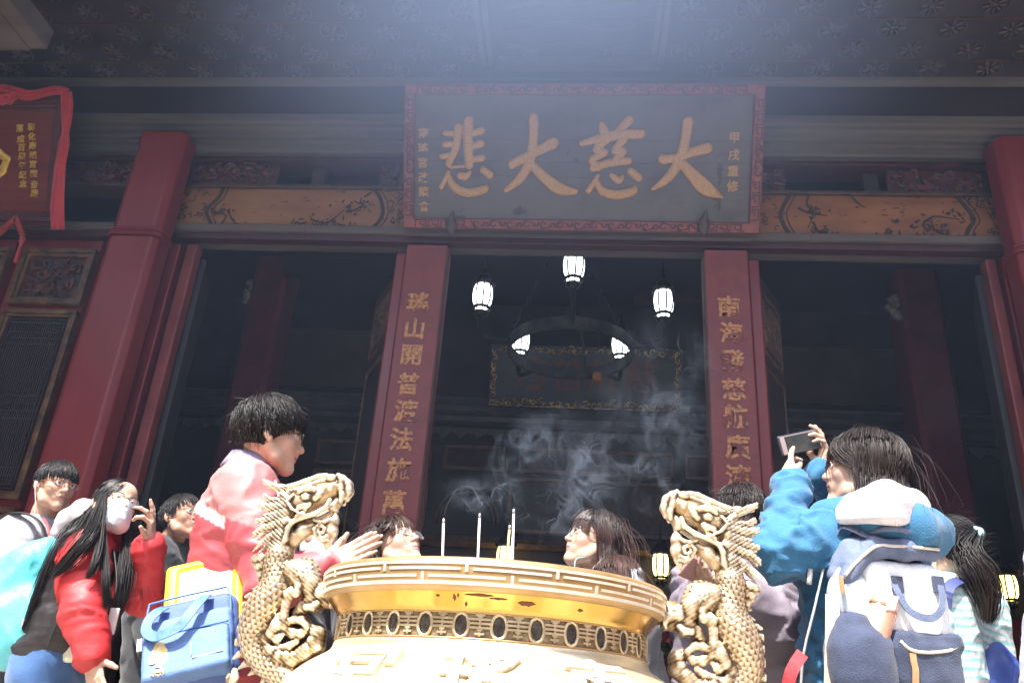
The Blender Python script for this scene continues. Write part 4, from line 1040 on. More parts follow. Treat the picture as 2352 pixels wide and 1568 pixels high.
# scales on the trunk and shoulder
path = bsp; dd = np.full(len(V), 9.); si = np.zeros(len(V), int)
for i in range(len(path)):
    d_ = np.abs(np.linalg.norm(V - path[i, :3], axis=1) - path[i, 3]) + .4 * np.linalg.norm(V - path[i, :3], axis=1); m = d_ < dd; dd[m] = d_[m]; si[m] = i
near = np.abs(np.linalg.norm(V - path[si, :3], axis=1) - path[si, 3])
w = np.clip(1 - near / .010, 0, 1)
arc = np.concatenate([[0], np.cumsum(np.linalg.norm(np.diff(path[:, :3], axis=0), axis=1))])
Tn = np.gradient(path[:, :3], axis=0); Tn /= np.linalg.norm(Tn, axis=1)[:, None]
rel = V - path[si, :3]; s_arc = arc[si] + (rel * Tn[si]).sum(1); side = np.cross(Tn[si], (0, 1., 0))
ang = np.arctan2(rel[:, 1], (rel * side).sum(1))
def scales(u, v):
    best = np.full(len(u), -9.)
    for du in (0, -1):
        row = np.floor(u) + du; vv = v + .5 * (row % 2); fv = vv - np.floor(vv) - .5; fu = u - row
        hgt = 1.25 - .55 * fu - (1.5 * fv) ** 2 * 1.2; hgt = np.where((fu < 1.55 - 1.6 * fv * fv), hgt, -9); best = np.maximum(best, hgt)
    return best
sc_ = scales(s_arc / .0118, ang * .040 / .0145)
d_sh = bd(1060, 230); ws = np.clip(1 - np.maximum(np.linalg.norm((V - d_sh) / (.042, .038, .046), axis=1) - 1, 0) / .15, 0, 1) * (V[:, 1] < DY + .04)
u2 = (V[:, 0] - d_sh[0]) * .8 + (d_sh[2] - V[:, 2]) * .6; v2 = (V[:, 0] - d_sh[0]) * .6 + (V[:, 2] - d_sh[2]) * .8
sc2 = scales(-u2 / .0115 + 40, v2 / .0135)
head_w = np.clip((V[:, 2] - bd(700, -40)[2]) / .02, 0, 1)
stri = np.sin((fbm(V * (18, 18, 18), 2) * 9 + V[:, 2] * 640 + V[:, 0] * 420))
dsp = .0024 * w * (1 - head_w) * np.clip(sc_, -1, 1.3) * (1 - ws) + .0023 * ws * np.clip(sc2, -1, 1.3) * (1 - head_w)
mane_w = head_w * np.clip((hd(930, 600)[0] - V[:, 0]) / .012, 0, 1)
dsp += .0008 * stri * np.clip(mane_w + .25 * (1 - w) * (1 - ws) * (1 - head_w), 0, 1)
dsp = np.where(dsp < -.002, -.0016, dsp)
V = V + N * dsp[:, None]
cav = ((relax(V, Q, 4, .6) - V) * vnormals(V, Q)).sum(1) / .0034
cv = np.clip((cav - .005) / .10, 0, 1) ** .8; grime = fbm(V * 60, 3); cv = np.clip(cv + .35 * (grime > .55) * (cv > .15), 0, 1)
raised_pale = np.clip((-cav - .02) / .10, 0, 1)
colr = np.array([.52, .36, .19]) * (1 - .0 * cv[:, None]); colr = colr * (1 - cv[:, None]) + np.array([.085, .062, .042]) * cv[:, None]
colr = colr * (1 - .8 * raised_pale[:, None]) + np.array([.92, .84, .68]) * .8 * raised_pale[:, None]  # raised edges mixed towards a pale tone
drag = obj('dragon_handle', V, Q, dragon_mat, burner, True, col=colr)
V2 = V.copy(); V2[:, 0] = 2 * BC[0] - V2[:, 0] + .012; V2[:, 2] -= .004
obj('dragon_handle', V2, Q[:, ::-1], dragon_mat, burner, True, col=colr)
for sx, nm in ((-1, 'left'), (1, 'right')):   # short stub that pins each paw to the rim
    MB().tube([BC + (sx * .405, 0, 1.108), BC + (sx * .44, -.004, 1.106)], .022, 12).build('pin', brass, burner, True)

# ------------------------------------------------------------------ burning sticks
stick_m = M('pale_incense_stick', (.72, .62, .60), (.80, .74, .72), 30, .7)
yellow_m = M('yellow_incense_stick', (.72, .58, .16), (.80, .68, .25), 30, .7)
ash_m = M('grey_ash_tip', (.35, .34, .36), (.5, .49, .5), 60, .9)
TIPS = []
for (bx, by, tx, ty, Y, m_, lab) in ((1016, 1300, 1019, 1190, 2.02, stick_m, 'tall pale incense stick, leftmost in the burner'), (1097, 1300, 1102, 1178, 2.05, stick_m, 'tall pale incense stick second from the left, standing alone'),
                                (1177, 1300, 1180, 1168, 2.08, stick_m, 'tallest pale incense stick, at the right of the tight cluster'), (1163, 1300, 1171, 1205, 2.14, yellow_m, 'short yellow incense stick leaning in the cluster'), (1172, 1300, 1179, 1222, 2.17, stick_m, 'short pale incense stick at the back of the cluster')):
    T_ = at(tx, ty, Y); B_ = at(bx, by, Y); d = unit(T_ - B_); B_ = T_ - d * ((T_[2] - 1.10) / d[2])
    st = thing('incense_stick', lab, 'incense stick', B_, 'incense sticks in the burner')
    MB().tube([B_, T_ - d * .012], .0030, 8).build('stick', m_, st, True); MB().tube([T_ - d * .0125, T_ - d * .004, T_], (.0033, .0031, .0018), 8).build('ash_tip', ash_m, st, True)
    TIPS.append(T_)
# ------------------------------------------------------------------ people
skin_m = M('skin', (1, 1, 1), None, 30, .48, attr=True, mul=(.93, .90, .88), bump=.05, bscale=200, spec=.35)
cloth_m = M('woven_cloth', (1, 1, 1), None, 40, .82, attr=True, mul=(.86, .86, .88), bump=.3, bscale=260, sheen=.2, spec=.25)
nylon_m = M('nylon_cloth', (1, 1, 1), None, 18, .56, attr=True, mul=(.88, .88, .9), bump=.12, bscale=60, spec=.5)
def hair_mat(name, c, c2):
    m = M(name, (1, 1, 1), None, 30, .48, attr=True, mul=(.6, .57, .55), spec=.4, rvar=.08); return m
hair_m = hair_mat('hair', None, None)
lens_m = bpy.data.materials.new('spectacle_lens'); lens_m.use_nodes = True
_b = lens_m.node_tree.nodes['Principled BSDF']; _b.inputs['Base Color'].default_value = (1, 1, 1, 1); _b.inputs['Roughness'].default_value = .03
_b.inputs['Alpha'].default_value = .12; _b.inputs['Specular IOR Level'].default_value = .8
SKIN = np.array([.60, .39, .285])
def frame_of(fwd, up=(0, 0, 1)):
    y = unit(fwd); z = np.asarray(up, float); z = unit(z - y * (z @ y)); return np.column_stack([np.cross(y, z), y, z])
HL = lambda y: np.interp(y, [-.11, -.05, -.012, .022, .06, .1], [-.075, -.062, -.014, .042, .070, .076])
CC, CR = np.array([0, -.012, .030]), np.array([.077, .097, .086])
def head_mesh(neck, h=.0028, male=False, seed=0, hairc=(.02, .015, .013), mouth_open=0., skin=SKIN, nose=1., face=1., ears=True, lip=(.47, .22, .18)):
    """head in its own frame: x right, y forward, z up, origin between the eyes' height and the ears"""
    neck = np.asarray(neck, float)
    lo = np.minimum((-.095, -.12, -.13), neck - .06); hi = np.maximum((.095, .13, .13), neck + .06)
    s = SDF(lo, hi, h)
    s.ell(CC, CR)
    s.ell((0, .036, -.030), (.060 * face, .052, .068), k=.022)
    s.ell((0, .046, .045), (.056, .040, .045), k=.02)
    jw = .052 if male else .046
    for x in (-1, 1):
        s.chain([(x * jw, -.002, -.045), (x * jw * .86, .025, -.076), (0, .066, -.098)], [.024, .021, .019], k=.016)
        s.ell((x * .036 * face, .054, -.024), (.026, .024, .024), k=.014)
        s.cone((x * .012, .083, .017), (x * .044, .068, .015), .0085, .008, k=.012)
    s.ell((0, .074, -.096), (.019, .019, .018), k=.012); s.ell((0, .070, -.062), (.030, .022, .022), k=.016)
    for x in (-1, 1): s.ell((x * .031, .096, -.001), (.017, .016, .0115), k=.010, op='sub')
    for x in (-1, 1):
        s.ell((x * .031, .073, -.001), (.0150, .0135, .0105), k=.004)
        s.chain([(x * .045, .074, .001), (x * .031, .0865, .0075), (x * .018, .082, .001)], [.0035, .0042, .0035], k=.003)
        s.chain([(x * .045, .073, -.002), (x * .031, .0845, -.0085), (x * .018, .081, -.003)], [.0030, .0034, .0030], k=.003)
    s.chain([(0, .083, .012), (0, .092, -.010), (0, .103 * (.93 + .07 * nose), -.030)], [.0085, .0080, .0108], k=.009)
    for x in (-1, 1):
        s.ell((x * .0118, .0905, -.034), (.0082, .0100, .0072), k=.006); s.ell((x * .0062, .0965, -.0405), (.0036, .0042, .0030), k=.002, op='sub')
    s.chain([(0, .089, -.042), (0, .088, -.052)], [.009, .010], k=.008)
    for x in (-1, 1):
        s.chain([(0, .0925, -.0575), (x * .010, .0912, -.0565), (x * .023, .083, -.0605)], [.0034, .0034, .0022], k=.004)
        s.chain([(0, .0900, -.0670 - mouth_open), (x * .010, .0880, -.0665 - mouth_open), (x * .022, .082, -.062)], [.0038, .0036, .0022], k=.004)
        s.cone((0, .1005, -.0625 - mouth_open / 2), (x * .022, .0885, -.0615), .0016 + mouth_open * .4, .0012, k=.003, op='sub')
        if not ears: continue
        R_ = np.array([[.92, -.38 * x, 0], [.38 * x, .92, 0], [0, 0, 1.]])
        s.ell((x * .078, -.010, -.004), (.0085, .0185, .031), R_, k=.006); s.ell((x * .087, -.006, .003), (.006, .010, .018), R_, k=.004, op='sub')
        s.ell((x * .077, -.002, -.030), (.007, .009, .010), k=.005)
    s.chain([(0, -.022, -.045), neck * .5 + np.array([0, -.015, -.035]), neck], [.050 if male else .044, .052 if male else .045, .056 if male else .048], k=.02)
    V, Q = s.mesh()
    r = np.random.default_rng(seed)
    col = np.tile(np.asarray(skin, float), (len(V), 1))
    x, y, z = V.T; ax = np.abs(x)
    def mix(m, c): 
        m = np.clip(m, 0, 1)[:, None]; col[:] = col * (1 - m) + np.asarray(c) * m
    mix(.30 * np.exp(-(((ax - .036) / .02) ** 2 + ((z + .03) / .018) ** 2)) * (y > .03), (.62, .28, .22))
    mix(.35 * np.exp(-((x / .016) ** 2 + ((z + .032) / .012) ** 2)) * (y > .085), (.60, .29, .22))
    mix(.65 * ((ax < .022) & (np.abs(z + .0625) < .0105 - .0045 * (ax / .024) ** 2) & (y > .079)), lip)
    mix(.8 * ((ax < .022) & (np.abs(z + .0622) < .0018 + mouth_open * .5) & (y > .075)), (.16, .05, .045))
    ex = (ax - .031) / .0135; ez = (z + .0005) / (.0062 * np.sqrt(np.clip(1 - ex ** 2, 0, 1)) + 1e-6)
    eye = (np.abs(ex) < 1) & (np.abs(ez) < 1) & (y > .070)
    mix(eye, (.72, .70, .68)); mix(eye * (np.hypot(ax - .030, z) < .0062), (.025, .015, .012))
    mix(.9 * ((np.abs(ex) < 1.1) & (np.abs(z - .0062 * np.sqrt(np.clip(1 - (ex / 1.1) ** 2, 0, 1))) < .0017) & (y > .066)), (.03, .02, .018))
    bz = .0225 + .004 * np.sin(np.clip((ax - .014) / .036, 0, 1) * 2.6) 
    mix((.85 if male else .65) * ((ax > .013) & (ax < .049) & (np.abs(z - bz) < .0042 - .05 * np.clip(ax - .03, 0, 1)) & (y > .05)), np.array(hairc) * 1.3)
    scalp = ((z > HL(y) - .002) & (V @ (0, 0, 1) > -.08) & (np.linalg.norm((V - CC) / CR, axis=1) < 1.06) & ~((ax > .07) & (z < .03) & (y > -.03)))
    mix(scalp.astype(float), hairc)
    return V, Q, col
def hand_mesh(w, d, n, side, s=1., curl=(.3, .3, .35, .4, .45), spread=.1, thumb=(.6, .7, .2), h=.0026, skin=SKIN):
    """five-fingered hand: w wrist, d towards the fingers, n out of the palm, side = +1 if the thumb lies along d x n"""
    d = unit(d); n = np.asarray(n, float); n = unit(n - d * (n @ d)); u = np.cross(d, n) * side; w = np.asarray(w, float)
    S = SDF(w - .21 * s, w + .21 * s, h); P = lambda a, b, c: w + s * (a * d + b * u + c * n)
    S.cone(P(-.035, 0, 0), P(.02, 0, 0), .024 * s, .026 * s, k=.01)
    S.cone(P(-.02, .006, 0), P(.03, .014, 0), .017 * s, .017 * s, k=.012)
    base = [.026, .009, -.009, -.026]; bl = [.088, .092, .087, .078]; fl = [(.042, .025, .021), (.046, .029, .022), (.042, .027, .021), (.033, .020, .019)]
    for i in range(4):
        S.cone(P(.012, base[i] * .7, 0), P(bl[i] - .006, base[i], 0), .0165 * s, .0115 * s, k=.012)
        p = P(bl[i], base[i], 0); a = 0.; sp = spread * (1.5 - i) / 1.5
        f0 = unit(d * np.cos(sp) + u * np.sin(sp)); rr = [.0098, .0088, .0080, .0066] if i < 3 else [.0086, .0077, .007, .0058]
        for j in range(3):
            a += curl[i + 1] * (.8, 1.1, .8)[j]; f = unit(f0 * np.cos(a) + n * np.sin(a)); q = p + f * fl[i][j] * s
            S.cone(p, q, rr[j] * s, rr[j + 1] * s, k=.004); p = q
    t0 = P(.022, .022, .004); f = unit(d * thumb[0] + u * thumb[1] + n * thumb[2]); S.cone(P(.008, .010, .004), t0 + f * .022 * s, .019 * s, .0135 * s, k=.012)
    p = t0 + f * .022 * s
    for j in range(2):
        f = unit(f + (d * .35 - u * .15 + n * .3) * curl[0]); q = p + f * (.032, .026)[j] * s; S.cone(p, q, (.0122, .0105)[j] * s, (.0105, .0080)[j] * s, k=.005); p = q
    S.ell(P(.045, 0, .006), (.03 * s,) * 3, k=.01) if False else None
    V, Q = S.mesh(); col = np.tile(np.asarray(skin), (len(V), 1)); col *= (1 - .10 * fbm(V * 70, 2)[:, None])
    return V, Q, col
def merge(parts):
    V = []; F = []; C = []; n = 0
    for v, q, c in parts: V.append(v); F += (np.asarray(q) + n).tolist(); C.append(c); n += len(v)
    return np.vstack(V), F, np.vstack(C)
def hair_strands(c, R, s, n, L, seed, style='long', rad=.0022, nseg=11, col=((.02, .015, .014), (.03, .022, .018)), tip=None, obstacles=(), part=0., bangs=0., vol=.012, fly=.03, crown=(0, -.045, .115), lenf=None, grav=1., sel=None):
    r = np.random.default_rng(seed)
    p = r.normal(0, 1, (n * 4, 3)); p /= np.linalg.norm(p, axis=1)[:, None]; p = CC + p * CR
    ok = (p[:, 2] > HL(p[:, 1]) + .002)
    if sel is not None: ok &= sel(p)
    p = p[ok][:n]; n = len(p); lay = (.25 + .75 * r.uniform(0, 1, n) ** .7) * vol * (.75 + .6 * (fbm(p * 30 + seed, 2) - .2))
    nrm = (p - CC) / CR ** 2; nrm /= np.linalg.norm(nrm, axis=1)[:, None]
    g = R.T @ np.array([0, 0, -1.]) * grav
    crown = np.asarray(crown)
    away = p - crown; away -= nrm * (away * nrm).sum(1)[:, None]; away /= np.linalg.norm(away, axis=1)[:, None] + 1e-9
    sx = np.where(p[:, 0] > part, 1., -1.)
    isb = (p[:, 1] > .035) & (np.abs(p[:, 0]) < .062) & (r.uniform(0, 1, n) < bangs)
    if style == 'long': comb = np.column_stack([sx * .9, -.25 + 0 * sx, -.1 + 0 * sx]) * .8 + away * .4
    else: comb = away.copy()
    comb[isb] = away[isb] * .3 + np.array([0, .9, -.5])
    comb += r.normal(0, .13, (n, 3)) * (1 if style == 'short' else .45)
    cl_ = fbm(p * 38 + seed, 2)[:, None] - .375; comb += cl_ * np.column_stack([nrm[:, 1], -nrm[:, 0], nrm[:, 2] * 0]) * (1.6 if style == 'short' else .3)
    Ls = np.full(n, L) * r.uniform(.82, 1.08, n); Ls[isb] = .088 * r.uniform(.85, 1.1, isb.sum())
    if lenf is not None: Ls = lenf(p, Ls)
    d = nrm * .15 + comb; d /= np.linalg.norm(d, axis=1)[:, None]
    pts = [p.copy()]; st = Ls / nseg; flyer = r.uniform(0, 1, n) < fly
    obs = [((np.asarray(a) - c) @ R / s, (np.asarray(b) - c) @ R / s, rr / s) for a, b, rr in obstacles]
    for k in range(nseg):
        t = (k + 1) / nseg; gw = (.25 + 1.3 * t) if style == 'long' else .22
        dd = d + g * gw * np.where(flyer, .25, 1)[:, None] + comb * (.35 * (1 - t))[..., None] * 1. if np.ndim(t) else d + g * (gw * np.where(flyer, .25, 1))[:, None] + comb * .35 * (1 - t)
        fr = (p[:, 1] > .030) & (p[:, 2] < .055) & ~isb
        if style == 'long': dd[fr] += np.column_stack([np.sign(p[fr, 0] + 1e-6) * 1.0, -.55 + 0 * p[fr, 0], 0 * p[fr, 0]])
        dd += r.normal(0, .03, (n, 3)) + np.where(flyer, .10, 0)[:, None] * r.normal(0, 1, (n, 3))
        dd /= np.linalg.norm(dd, axis=1)[:, None]
        q = p + dd * st[:, None]
        e = (q - CC) / (CR + lay[:, None]); kk = np.linalg.norm(e, axis=1)
        hug = (kk > 1) & ~flyer & ((q[:, 2] > (-.035 if style == 'long' else -.06)) | (style == 'short')) 
        pull = np.where(hug, .96, 0.)
        q = q + ((CC + (q - CC) / kk[:, None]) - q) * pull[:, None]
        for cc, cr in ((CC, CR), (np.array([0, .030, -.035]), np.array([.066, .058, .085])), (np.array([0, -.02, -.10]), np.array([.055, .06, .09]))):
            e = (q - cc) / (cr + lay[:, None]); kk = np.linalg.norm(e, axis=1); m = kk < 1; q[m] = cc + (q[m] - cc) / kk[m][:, None]
        for a, b, rr in obs:
            ba = b - a; tt = np.clip(((q - a) @ ba) / (ba @ ba + 1e-9), 0, 1); o = q - a - tt[:, None] * ba; L_ = np.linalg.norm(o, axis=1); m = L_ < rr + lay
            q[m] += o[m] / L_[m][:, None] * (rr + lay[m] - L_[m])[:, None]
        d = q - p; d /= np.linalg.norm(d, axis=1)[:, None] + 1e-9; p = q; pts.append(p.copy())
    P = np.stack(pts, 1)                                   # n, k, 3
    return strands_to_mesh(c + (P * s) @ R.T, rad * s * r.uniform(.7, 1.25, n) * np.where(flyer, .38, 1), col, tip, r)
def strands_to_mesh(P, rad, col, tip, r):
    n, k, _ = P.shape; T = np.gradient(P, axis=1); T /= np.linalg.norm(T, axis=2)[..., None] + 1e-9
    ref = np.where(np.abs(T[..., 2:3]) < .9, np.array([0, 0, 1.]), np.array([1., 0, 0])); A = np.cross(T, ref); A /= np.linalg.norm(A, axis=2)[..., None] + 1e-9
    B = np.cross(T, A); tt = np.linspace(0, 1, k); w = np.asarray(rad)[:, None] * (np.minimum(1, .55 + tt * 2) * np.clip(1.12 - tt ** 3, .12, 1))[None]
    th = np.arange(3) * 2.0944
    V = P[:, :, None] + w[:, :, None, None] * (np.cos(th)[:, None] * A[:, :, None] + np.sin(th)[:, None] * B[:, :, None])
    base = np.arange(n)[:, None, None] * (k * 3) + np.arange(k - 1)[None, :, None] * 3 + np.arange(3)[None, None]
    nx = np.roll(np.arange(3), -1); b2 = np.arange(n)[:, None, None] * (k * 3) + np.arange(k - 1)[None, :, None] * 3 + nx[None, None]
    F = np.stack([base, b2, b2 + 3, base + 3], -1).reshape(-1, 4)
    c0 = np.array(col[0]); c1 = np.array(col[1]); C = c0 + (c1 - c0) * r.uniform(0, 1, (n, 1, 1, 1)) + np.zeros((n, k, 3, 3))
    if tip is not None: C = C * (1 - (tt ** 1.3)[None, :, None, None]) + np.asarray(tip) * (tt ** 1.3)[None, :, None, None] * r.uniform(.75, 1.2, (n, 1, 1, 1))
    return V.reshape(-1, 3), F, C.reshape(-1, 3)
def folds(V, Q, amp=.006, f=11., seed=0., dirn=(1, 1, 1), N=None):
    N = vnormals(V, Q) if N is None else N; P = V * np.asarray(dirn) * f * .75 + seed
    w = P + 1.5 * np.stack([fbm(P + 9, 2), fbm(P + 31, 2), fbm(P + 57, 2)], -1)
    rg = 1 - np.abs(2 * fbm(w, 2) / .75 - 1)
    w2 = w * 2.3 + 5; r2 = 1 - np.abs(2 * vnoise(w2) - 1)
    return V + N * (amp * .85 * (rg ** 3 * 1.5 - .55 + .45 * r2 ** 3))[:, None]
def spectacles(root, c, R, s, m_, r=.021, shape=1.0, rad=.0014, half=False):
    """round or oblong frame with bridge and arms"""
    W = lambda p: c + (np.asarray(p, float) * s) @ R.T
    mb = MB(); ln = MB()
    for x in (-1, 1):
        L = []
        for t in np.linspace(0, 6.2832, 21)[:-1]:
            ca, sa = np.cos(t), np.sin(t); ex = .5 if shape != 1 else 1.
            px = np.sign(ca) * abs(ca) ** ex * r * (1.15 if shape != 1 else 1); pz = np.sign(sa) * abs(sa) ** ex * r * shape
            L.append(W((x * (.033) + px, .101 - .10 * abs(x * .033 + px) ** 1.3 * 2, -.004 + pz)))
        mb.tube(L, rad * s, 6, closed=True); cen = np.mean(L, 0); ln.add([cen] + L, [(0, i + 1, (i + 1) % 20 + 1) for i in range(20)])
        mb.tube([W((x * .058, .093, .004)), W((x * .076, .060, .004)), W((x * .081, -.002, .006)), W((x * .079, -.02, -.008))], rad * s * 1.2, 6)
    mb.tube([W((-.013, .104, .0)), W((0, .108, .004)), W((.013, .104, .0))], rad * s, 6)
    g = mb.build('spectacles', m_, root, True); ln.build('lens', lens_m, g)
    return g
def garment(root, name, mat, prims, h, colf, amp=.006, f=11., seed=0., subs=(), dirn=(1, 1, 1), smooth_it=1):
    """prims: (a, b, ra, rb, k)"""
    A = np.array([p[0] for p in prims] + [p[1] for p in prims]); R_ = max(max(p[2], p[3]) for p in prims)
    s = SDF(A.min(0) - R_, A.max(0) + R_, h)
    for a, b, ra, rb, k in prims: s.cone(a, b, ra, rb, k)
    for sub in subs: s.cone(*sub[:4], k=sub[4], op='sub')
    V, Q = s.mesh(); V = relax(V, Q, smooth_it, .5); V0 = V.copy()
    best = np.full(len(V), 9.); shift = np.zeros_like(V)
    for a, b, ra, rb, k in prims:
        a = np.asarray(a, float); b = np.asarray(b, float); L = np.linalg.norm(b - a)
        if L < .15: continue
        d, t = seg_near(V, a, b); d = d - (ra + (rb - ra) * t); m = d < best; best[m] = d[m]; ax = (b - a) / L
        shift[m] = (ax * .45 * (((V - a) @ ax)[:, None]))[m]
    V = V + (folds(V0 + shift, Q, amp, f, seed, dirn, vnormals(V0, Q)) - V0 - shift)
    col = colf(V0) if callable(colf) else np.tile(np.asarray(colf), (len(V), 1))
    return obj(name, V, Q, mat, root, True, col=col)
def seg_near(V, a, b):
    a = np.asarray(a); b = np.asarray(b); ba = b - a; t = np.clip(((V - a) @ ba) / (ba @ ba), 0, 1); return np.linalg.norm(V - a - t[:, None] * ba, axis=1), t
def person(label, head, J, body=None, hands=(), male=False, hairc=(.02, .015, .013), skin=SKIN, h=.0028, jacket=None, legs=None, mouth_open=0., face=1., girth=1., group=None, headkw={}):
    """J: neck, shL, shR, elL, elR, wrL, wrR, pelvis. Returns root and the head frame"""
    c, fwd, up, s = head; R = frame_of(fwd, up); c = np.asarray(c)
    pel = np.asarray(J['pelvis']); root = thing('person', label, 'person', (pel[0], pel[1], 0), group)
    nl = (np.asarray(J['neck']) - c) @ R / s
    V, Q, C = head_mesh(nl, h, male, 1, hairc, mouth_open, skin, face=face, **headkw)
    parts = [(c + (V * s) @ R.T, Q, C)]
    for hd_ in hands: parts.append(hand_mesh(skin=skin, **hd_))
    rt = unit(np.asarray(J['shR']) - np.asarray(J['shL'])); rt_h = unit(rt * (1, 1, 0))
    B = SDF(np.array([pel[0] - .55, pel[1] - .55, .03]), np.array([pel[0] + .55, pel[1] + .55, 1.75]), .016)
    ch = (np.asarray(J['shL']) + np.asarray(J['shR'])) / 2 
    for sg, sh, el, wr in ((-1, 'shL', 'elL', 'wrL'), (1, 'shR', 'elR', 'wrR')):
        B.cone(pel + rt_h * sg * .07, ch + rt * sg * .09 - (0, 0, .05), .085, .085, k=.05)
        B.cone(J[sh], J[el], .042, .036, k=.03); B.cone(J[el], J[wr], .034, .024, k=.02)
        hip = pel + rt_h * sg * .085; fx = unit(np.cross((0, 0, 1.), rt_h)); kn = np.array([hip[0], hip[1], .47]) + fx * .02; an = np.array([hip[0], hip[1], .07])
        B.cone(hip, kn, .075, .05, k=.03); B.cone(kn, an, .048, .032, k=.02)
    B.cone(ch - (0, 0, .02), J['neck'], .06, .048, k=.04)
    V, Q = B.mesh(); parts.append((V, Q, np.tile(np.asarray(skin), (len(V), 1))))
    V, F, C = merge(parts); obj('body', V, F, skin_m, root, True, col=C)
    lg = legs or dict(col=(.04, .05, .09))
    pr = []; fx = unit(np.cross((0, 0, 1.), rt_h))
    for sg in (-1, 1):
        hip = pel + rt_h * sg * .085; kn = np.array([hip[0], hip[1], .47]) + fx * .02; an = np.array([hip[0], hip[1], .10])
        pr += [(hip + (0, 0, .06), kn, .098 * girth, .072, .05), (kn, an, .070, .058, .03)]
        s_ = SDF(an + (-.2, -.2, -.12), an + (.2, .2, .08), .012); s_.chain([an + fx * -.05 + (0, 0, -.055), an + fx * .08 + (0, 0, -.06), an + fx * .15 + (0, 0, -.068)], [.045, .042, .032], k=.02); s_.cone(an, an + (0, 0, -.05), .045, .045, k=.02)
        V, Q = s_.mesh(); V[:, 2] = np.maximum(V[:, 2], .004); obj('shoe', V, Q, nylon_m, root, True, col=np.tile((.05, .05, .055), (len(V), 1)))
    pr += [(pel + rt_h * .07, pel - rt_h * .07, .11 * girth, .11 * girth, .05)]
    garment(root, 'trousers', cloth_m, pr, .014, lg['col'], amp=.007, f=9)
    return root, c, R, s, rt, ch, pel
def torso_prims(J, rt, ch, pel, rw=.115, rs=.075, rwst=None, hem=0., wid=.075, lift=.03):
    pr = []
    for sg, sh in ((-1, 'shL'), (1, 'shR')):
        base = pel + np.array([0, 0, hem]) + unit(rt * (1, 1, 0)) * sg * wid
        pr += [(base, ch + rt * sg * .10 - (0, 0, .07), rwst or rw, rw, .06), (ch + rt * sg * .02, np.asarray(J[sh]), rs * .95, rs, .05)]
    pr.append((ch - (0, 0, .03), np.asarray(J['neck']) - (0, 0, lift), .085, .062, .05))
    return pr
def sleeve(J, sd, r0=.075, r1=.062, r2=.050, r3=.042):
    sh, el, wr = (np.asarray(J[k + sd]) for k in ('sh', 'el', 'wr'))
    return [(sh, el, r0, r1, .04), (el, wr, r1 * .97, r2, .03)]
def cuff(root, J, sd, r, mat, col, L=.05, over=.0):
    el, wr = np.asarray(J['el' + sd]), np.asarray(J['wr' + sd]); d = unit(wr - el); a = wr - d * (L - over); b = wr + d * over
    s = SDF(np.minimum(a, b) - r - .02, np.maximum(a, b) + r + .02, .0055); s.cone(a, b, r, r * .93, k=.01); s.cone(b + d * .022, b + d * .045, r * .95, r * .9, k=.005, op='sub')
    V, Q = s.mesh(); N = vnormals(V, Q); u = unit(np.cross(d, (0, 0, 1.) if abs(d[2]) < .9 else (1., 0, 0))); v = np.cross(d, u); rel = V - a
    V = V + N * (.0016 * np.sin(np.arctan2(rel @ u, rel @ v) * 26))[:, None]
    return obj('cuff', V, Q, mat, root, True, col=np.tile(np.asarray(col), (len(V), 1)))
A_ = lambda *p: np.array(p, float)
BLACK = ((.010, .009, .010), (.022, .018, .018))
rim_dark = M('dark_spectacle_frame', (.02, .015, .013), (.04, .025, .02), 10, .3); rim_wire = M('thin_metal_frame', (.12, .06, .04), (.2, .1, .07), 10, .3, metal=.7); rim_red = M('red_brown_frame', (.22, .06, .03), (.3, .1, .05), 10, .35)

# --- man in the faded red jacket, hands pressed together
fw = A_(np.cos(.42), np.sin(.42), -.04); rtv = A_(np.sin(.42), -np.cos(.42), 0)
C_ = at(556, 1140, 2.55)
J = dict(neck=at(592, 1096, 2.50), shR=C_ + .175 * rtv + (0, 0, -.01), shL=C_ - .175 * rtv + (0, 0, -.01), pelvis=at(515, 1530, 2.62), elR=at(622, 1345, 2.36), wrR=at(742, 1306, 2.38), elL=at(655, 1330, 2.74), wrL=at(752, 1296, 2.52))
J['pelvis'][2] = .93
tipR = at(824, 1262, 2.42); dR = tipR - J['wrR']
hands = [dict(w=J['wrR'] + unit(dR) * .012, d=dR, n=A_(-.1, 1, -.15), side=1, s=.92, curl=(.15, .03, .02, .03, .05), spread=.06, thumb=(.75, .55, .1)),
         dict(w=J['wrL'] + unit(dR) * .012 + (0, .0, -.004), d=dR + (0, -.01, -.01), n=A_(.1, -1, .15), side=-1, s=.92, curl=(.15, .02, .03, .04, .05), spread=.06, thumb=(.75, .55, .1))]
root, c, R, s, rt, ch, pel = person('man in faded red jacket, back turned, hands pressed together beside the left dragon', (at(622, 1000, 2.47), fw, (.02, 0, 1), 1.0), J, hands=hands, male=True, legs=dict(col=(.05, .05, .07)))
pr = torso_prims(J, rt, ch, pel, .125, .078, .13) + sleeve(J, 'R', .080, .070, .052) + sleeve(J, 'L', .080, .070, .052)
def man_col(V):
    col = np.tile(A_(.52, .085, .10), (len(V), 1)); lit_upper = V[:, 2] > at(500, 1165, 2.5)[2] - .02 + .30 * (V[:, 0] - at(470, 1165, 2.5)[0]) * -1
    up = np.clip((V[:, 2] - 1.20) / .25, 0, 1); 
    col = col * (1 - .62 * lit_upper[:, None]) + A_(.66, .33, .31) * .62 * lit_upper[:, None]  # sunlit pink-white of back and shoulders put into the colour
    d, t = seg_near(V, J['shR'], J['elR'])
    line = V[:, 2] - (at(500, 1190, 2.5)[2] - .42 * (V[:, 0] - at(500, 1190, 2.5)[0]))
    st = (np.abs(line) < .016) & (V[:, 0] < at(560, 1200, 2.45)[0]); col[st] = (.78, .74, .74)
    return col
garment(root, 'jacket', nylon_m, pr, .0085, man_col, amp=.010, f=8, seed=3, dirn=(1, 1, 1.4))
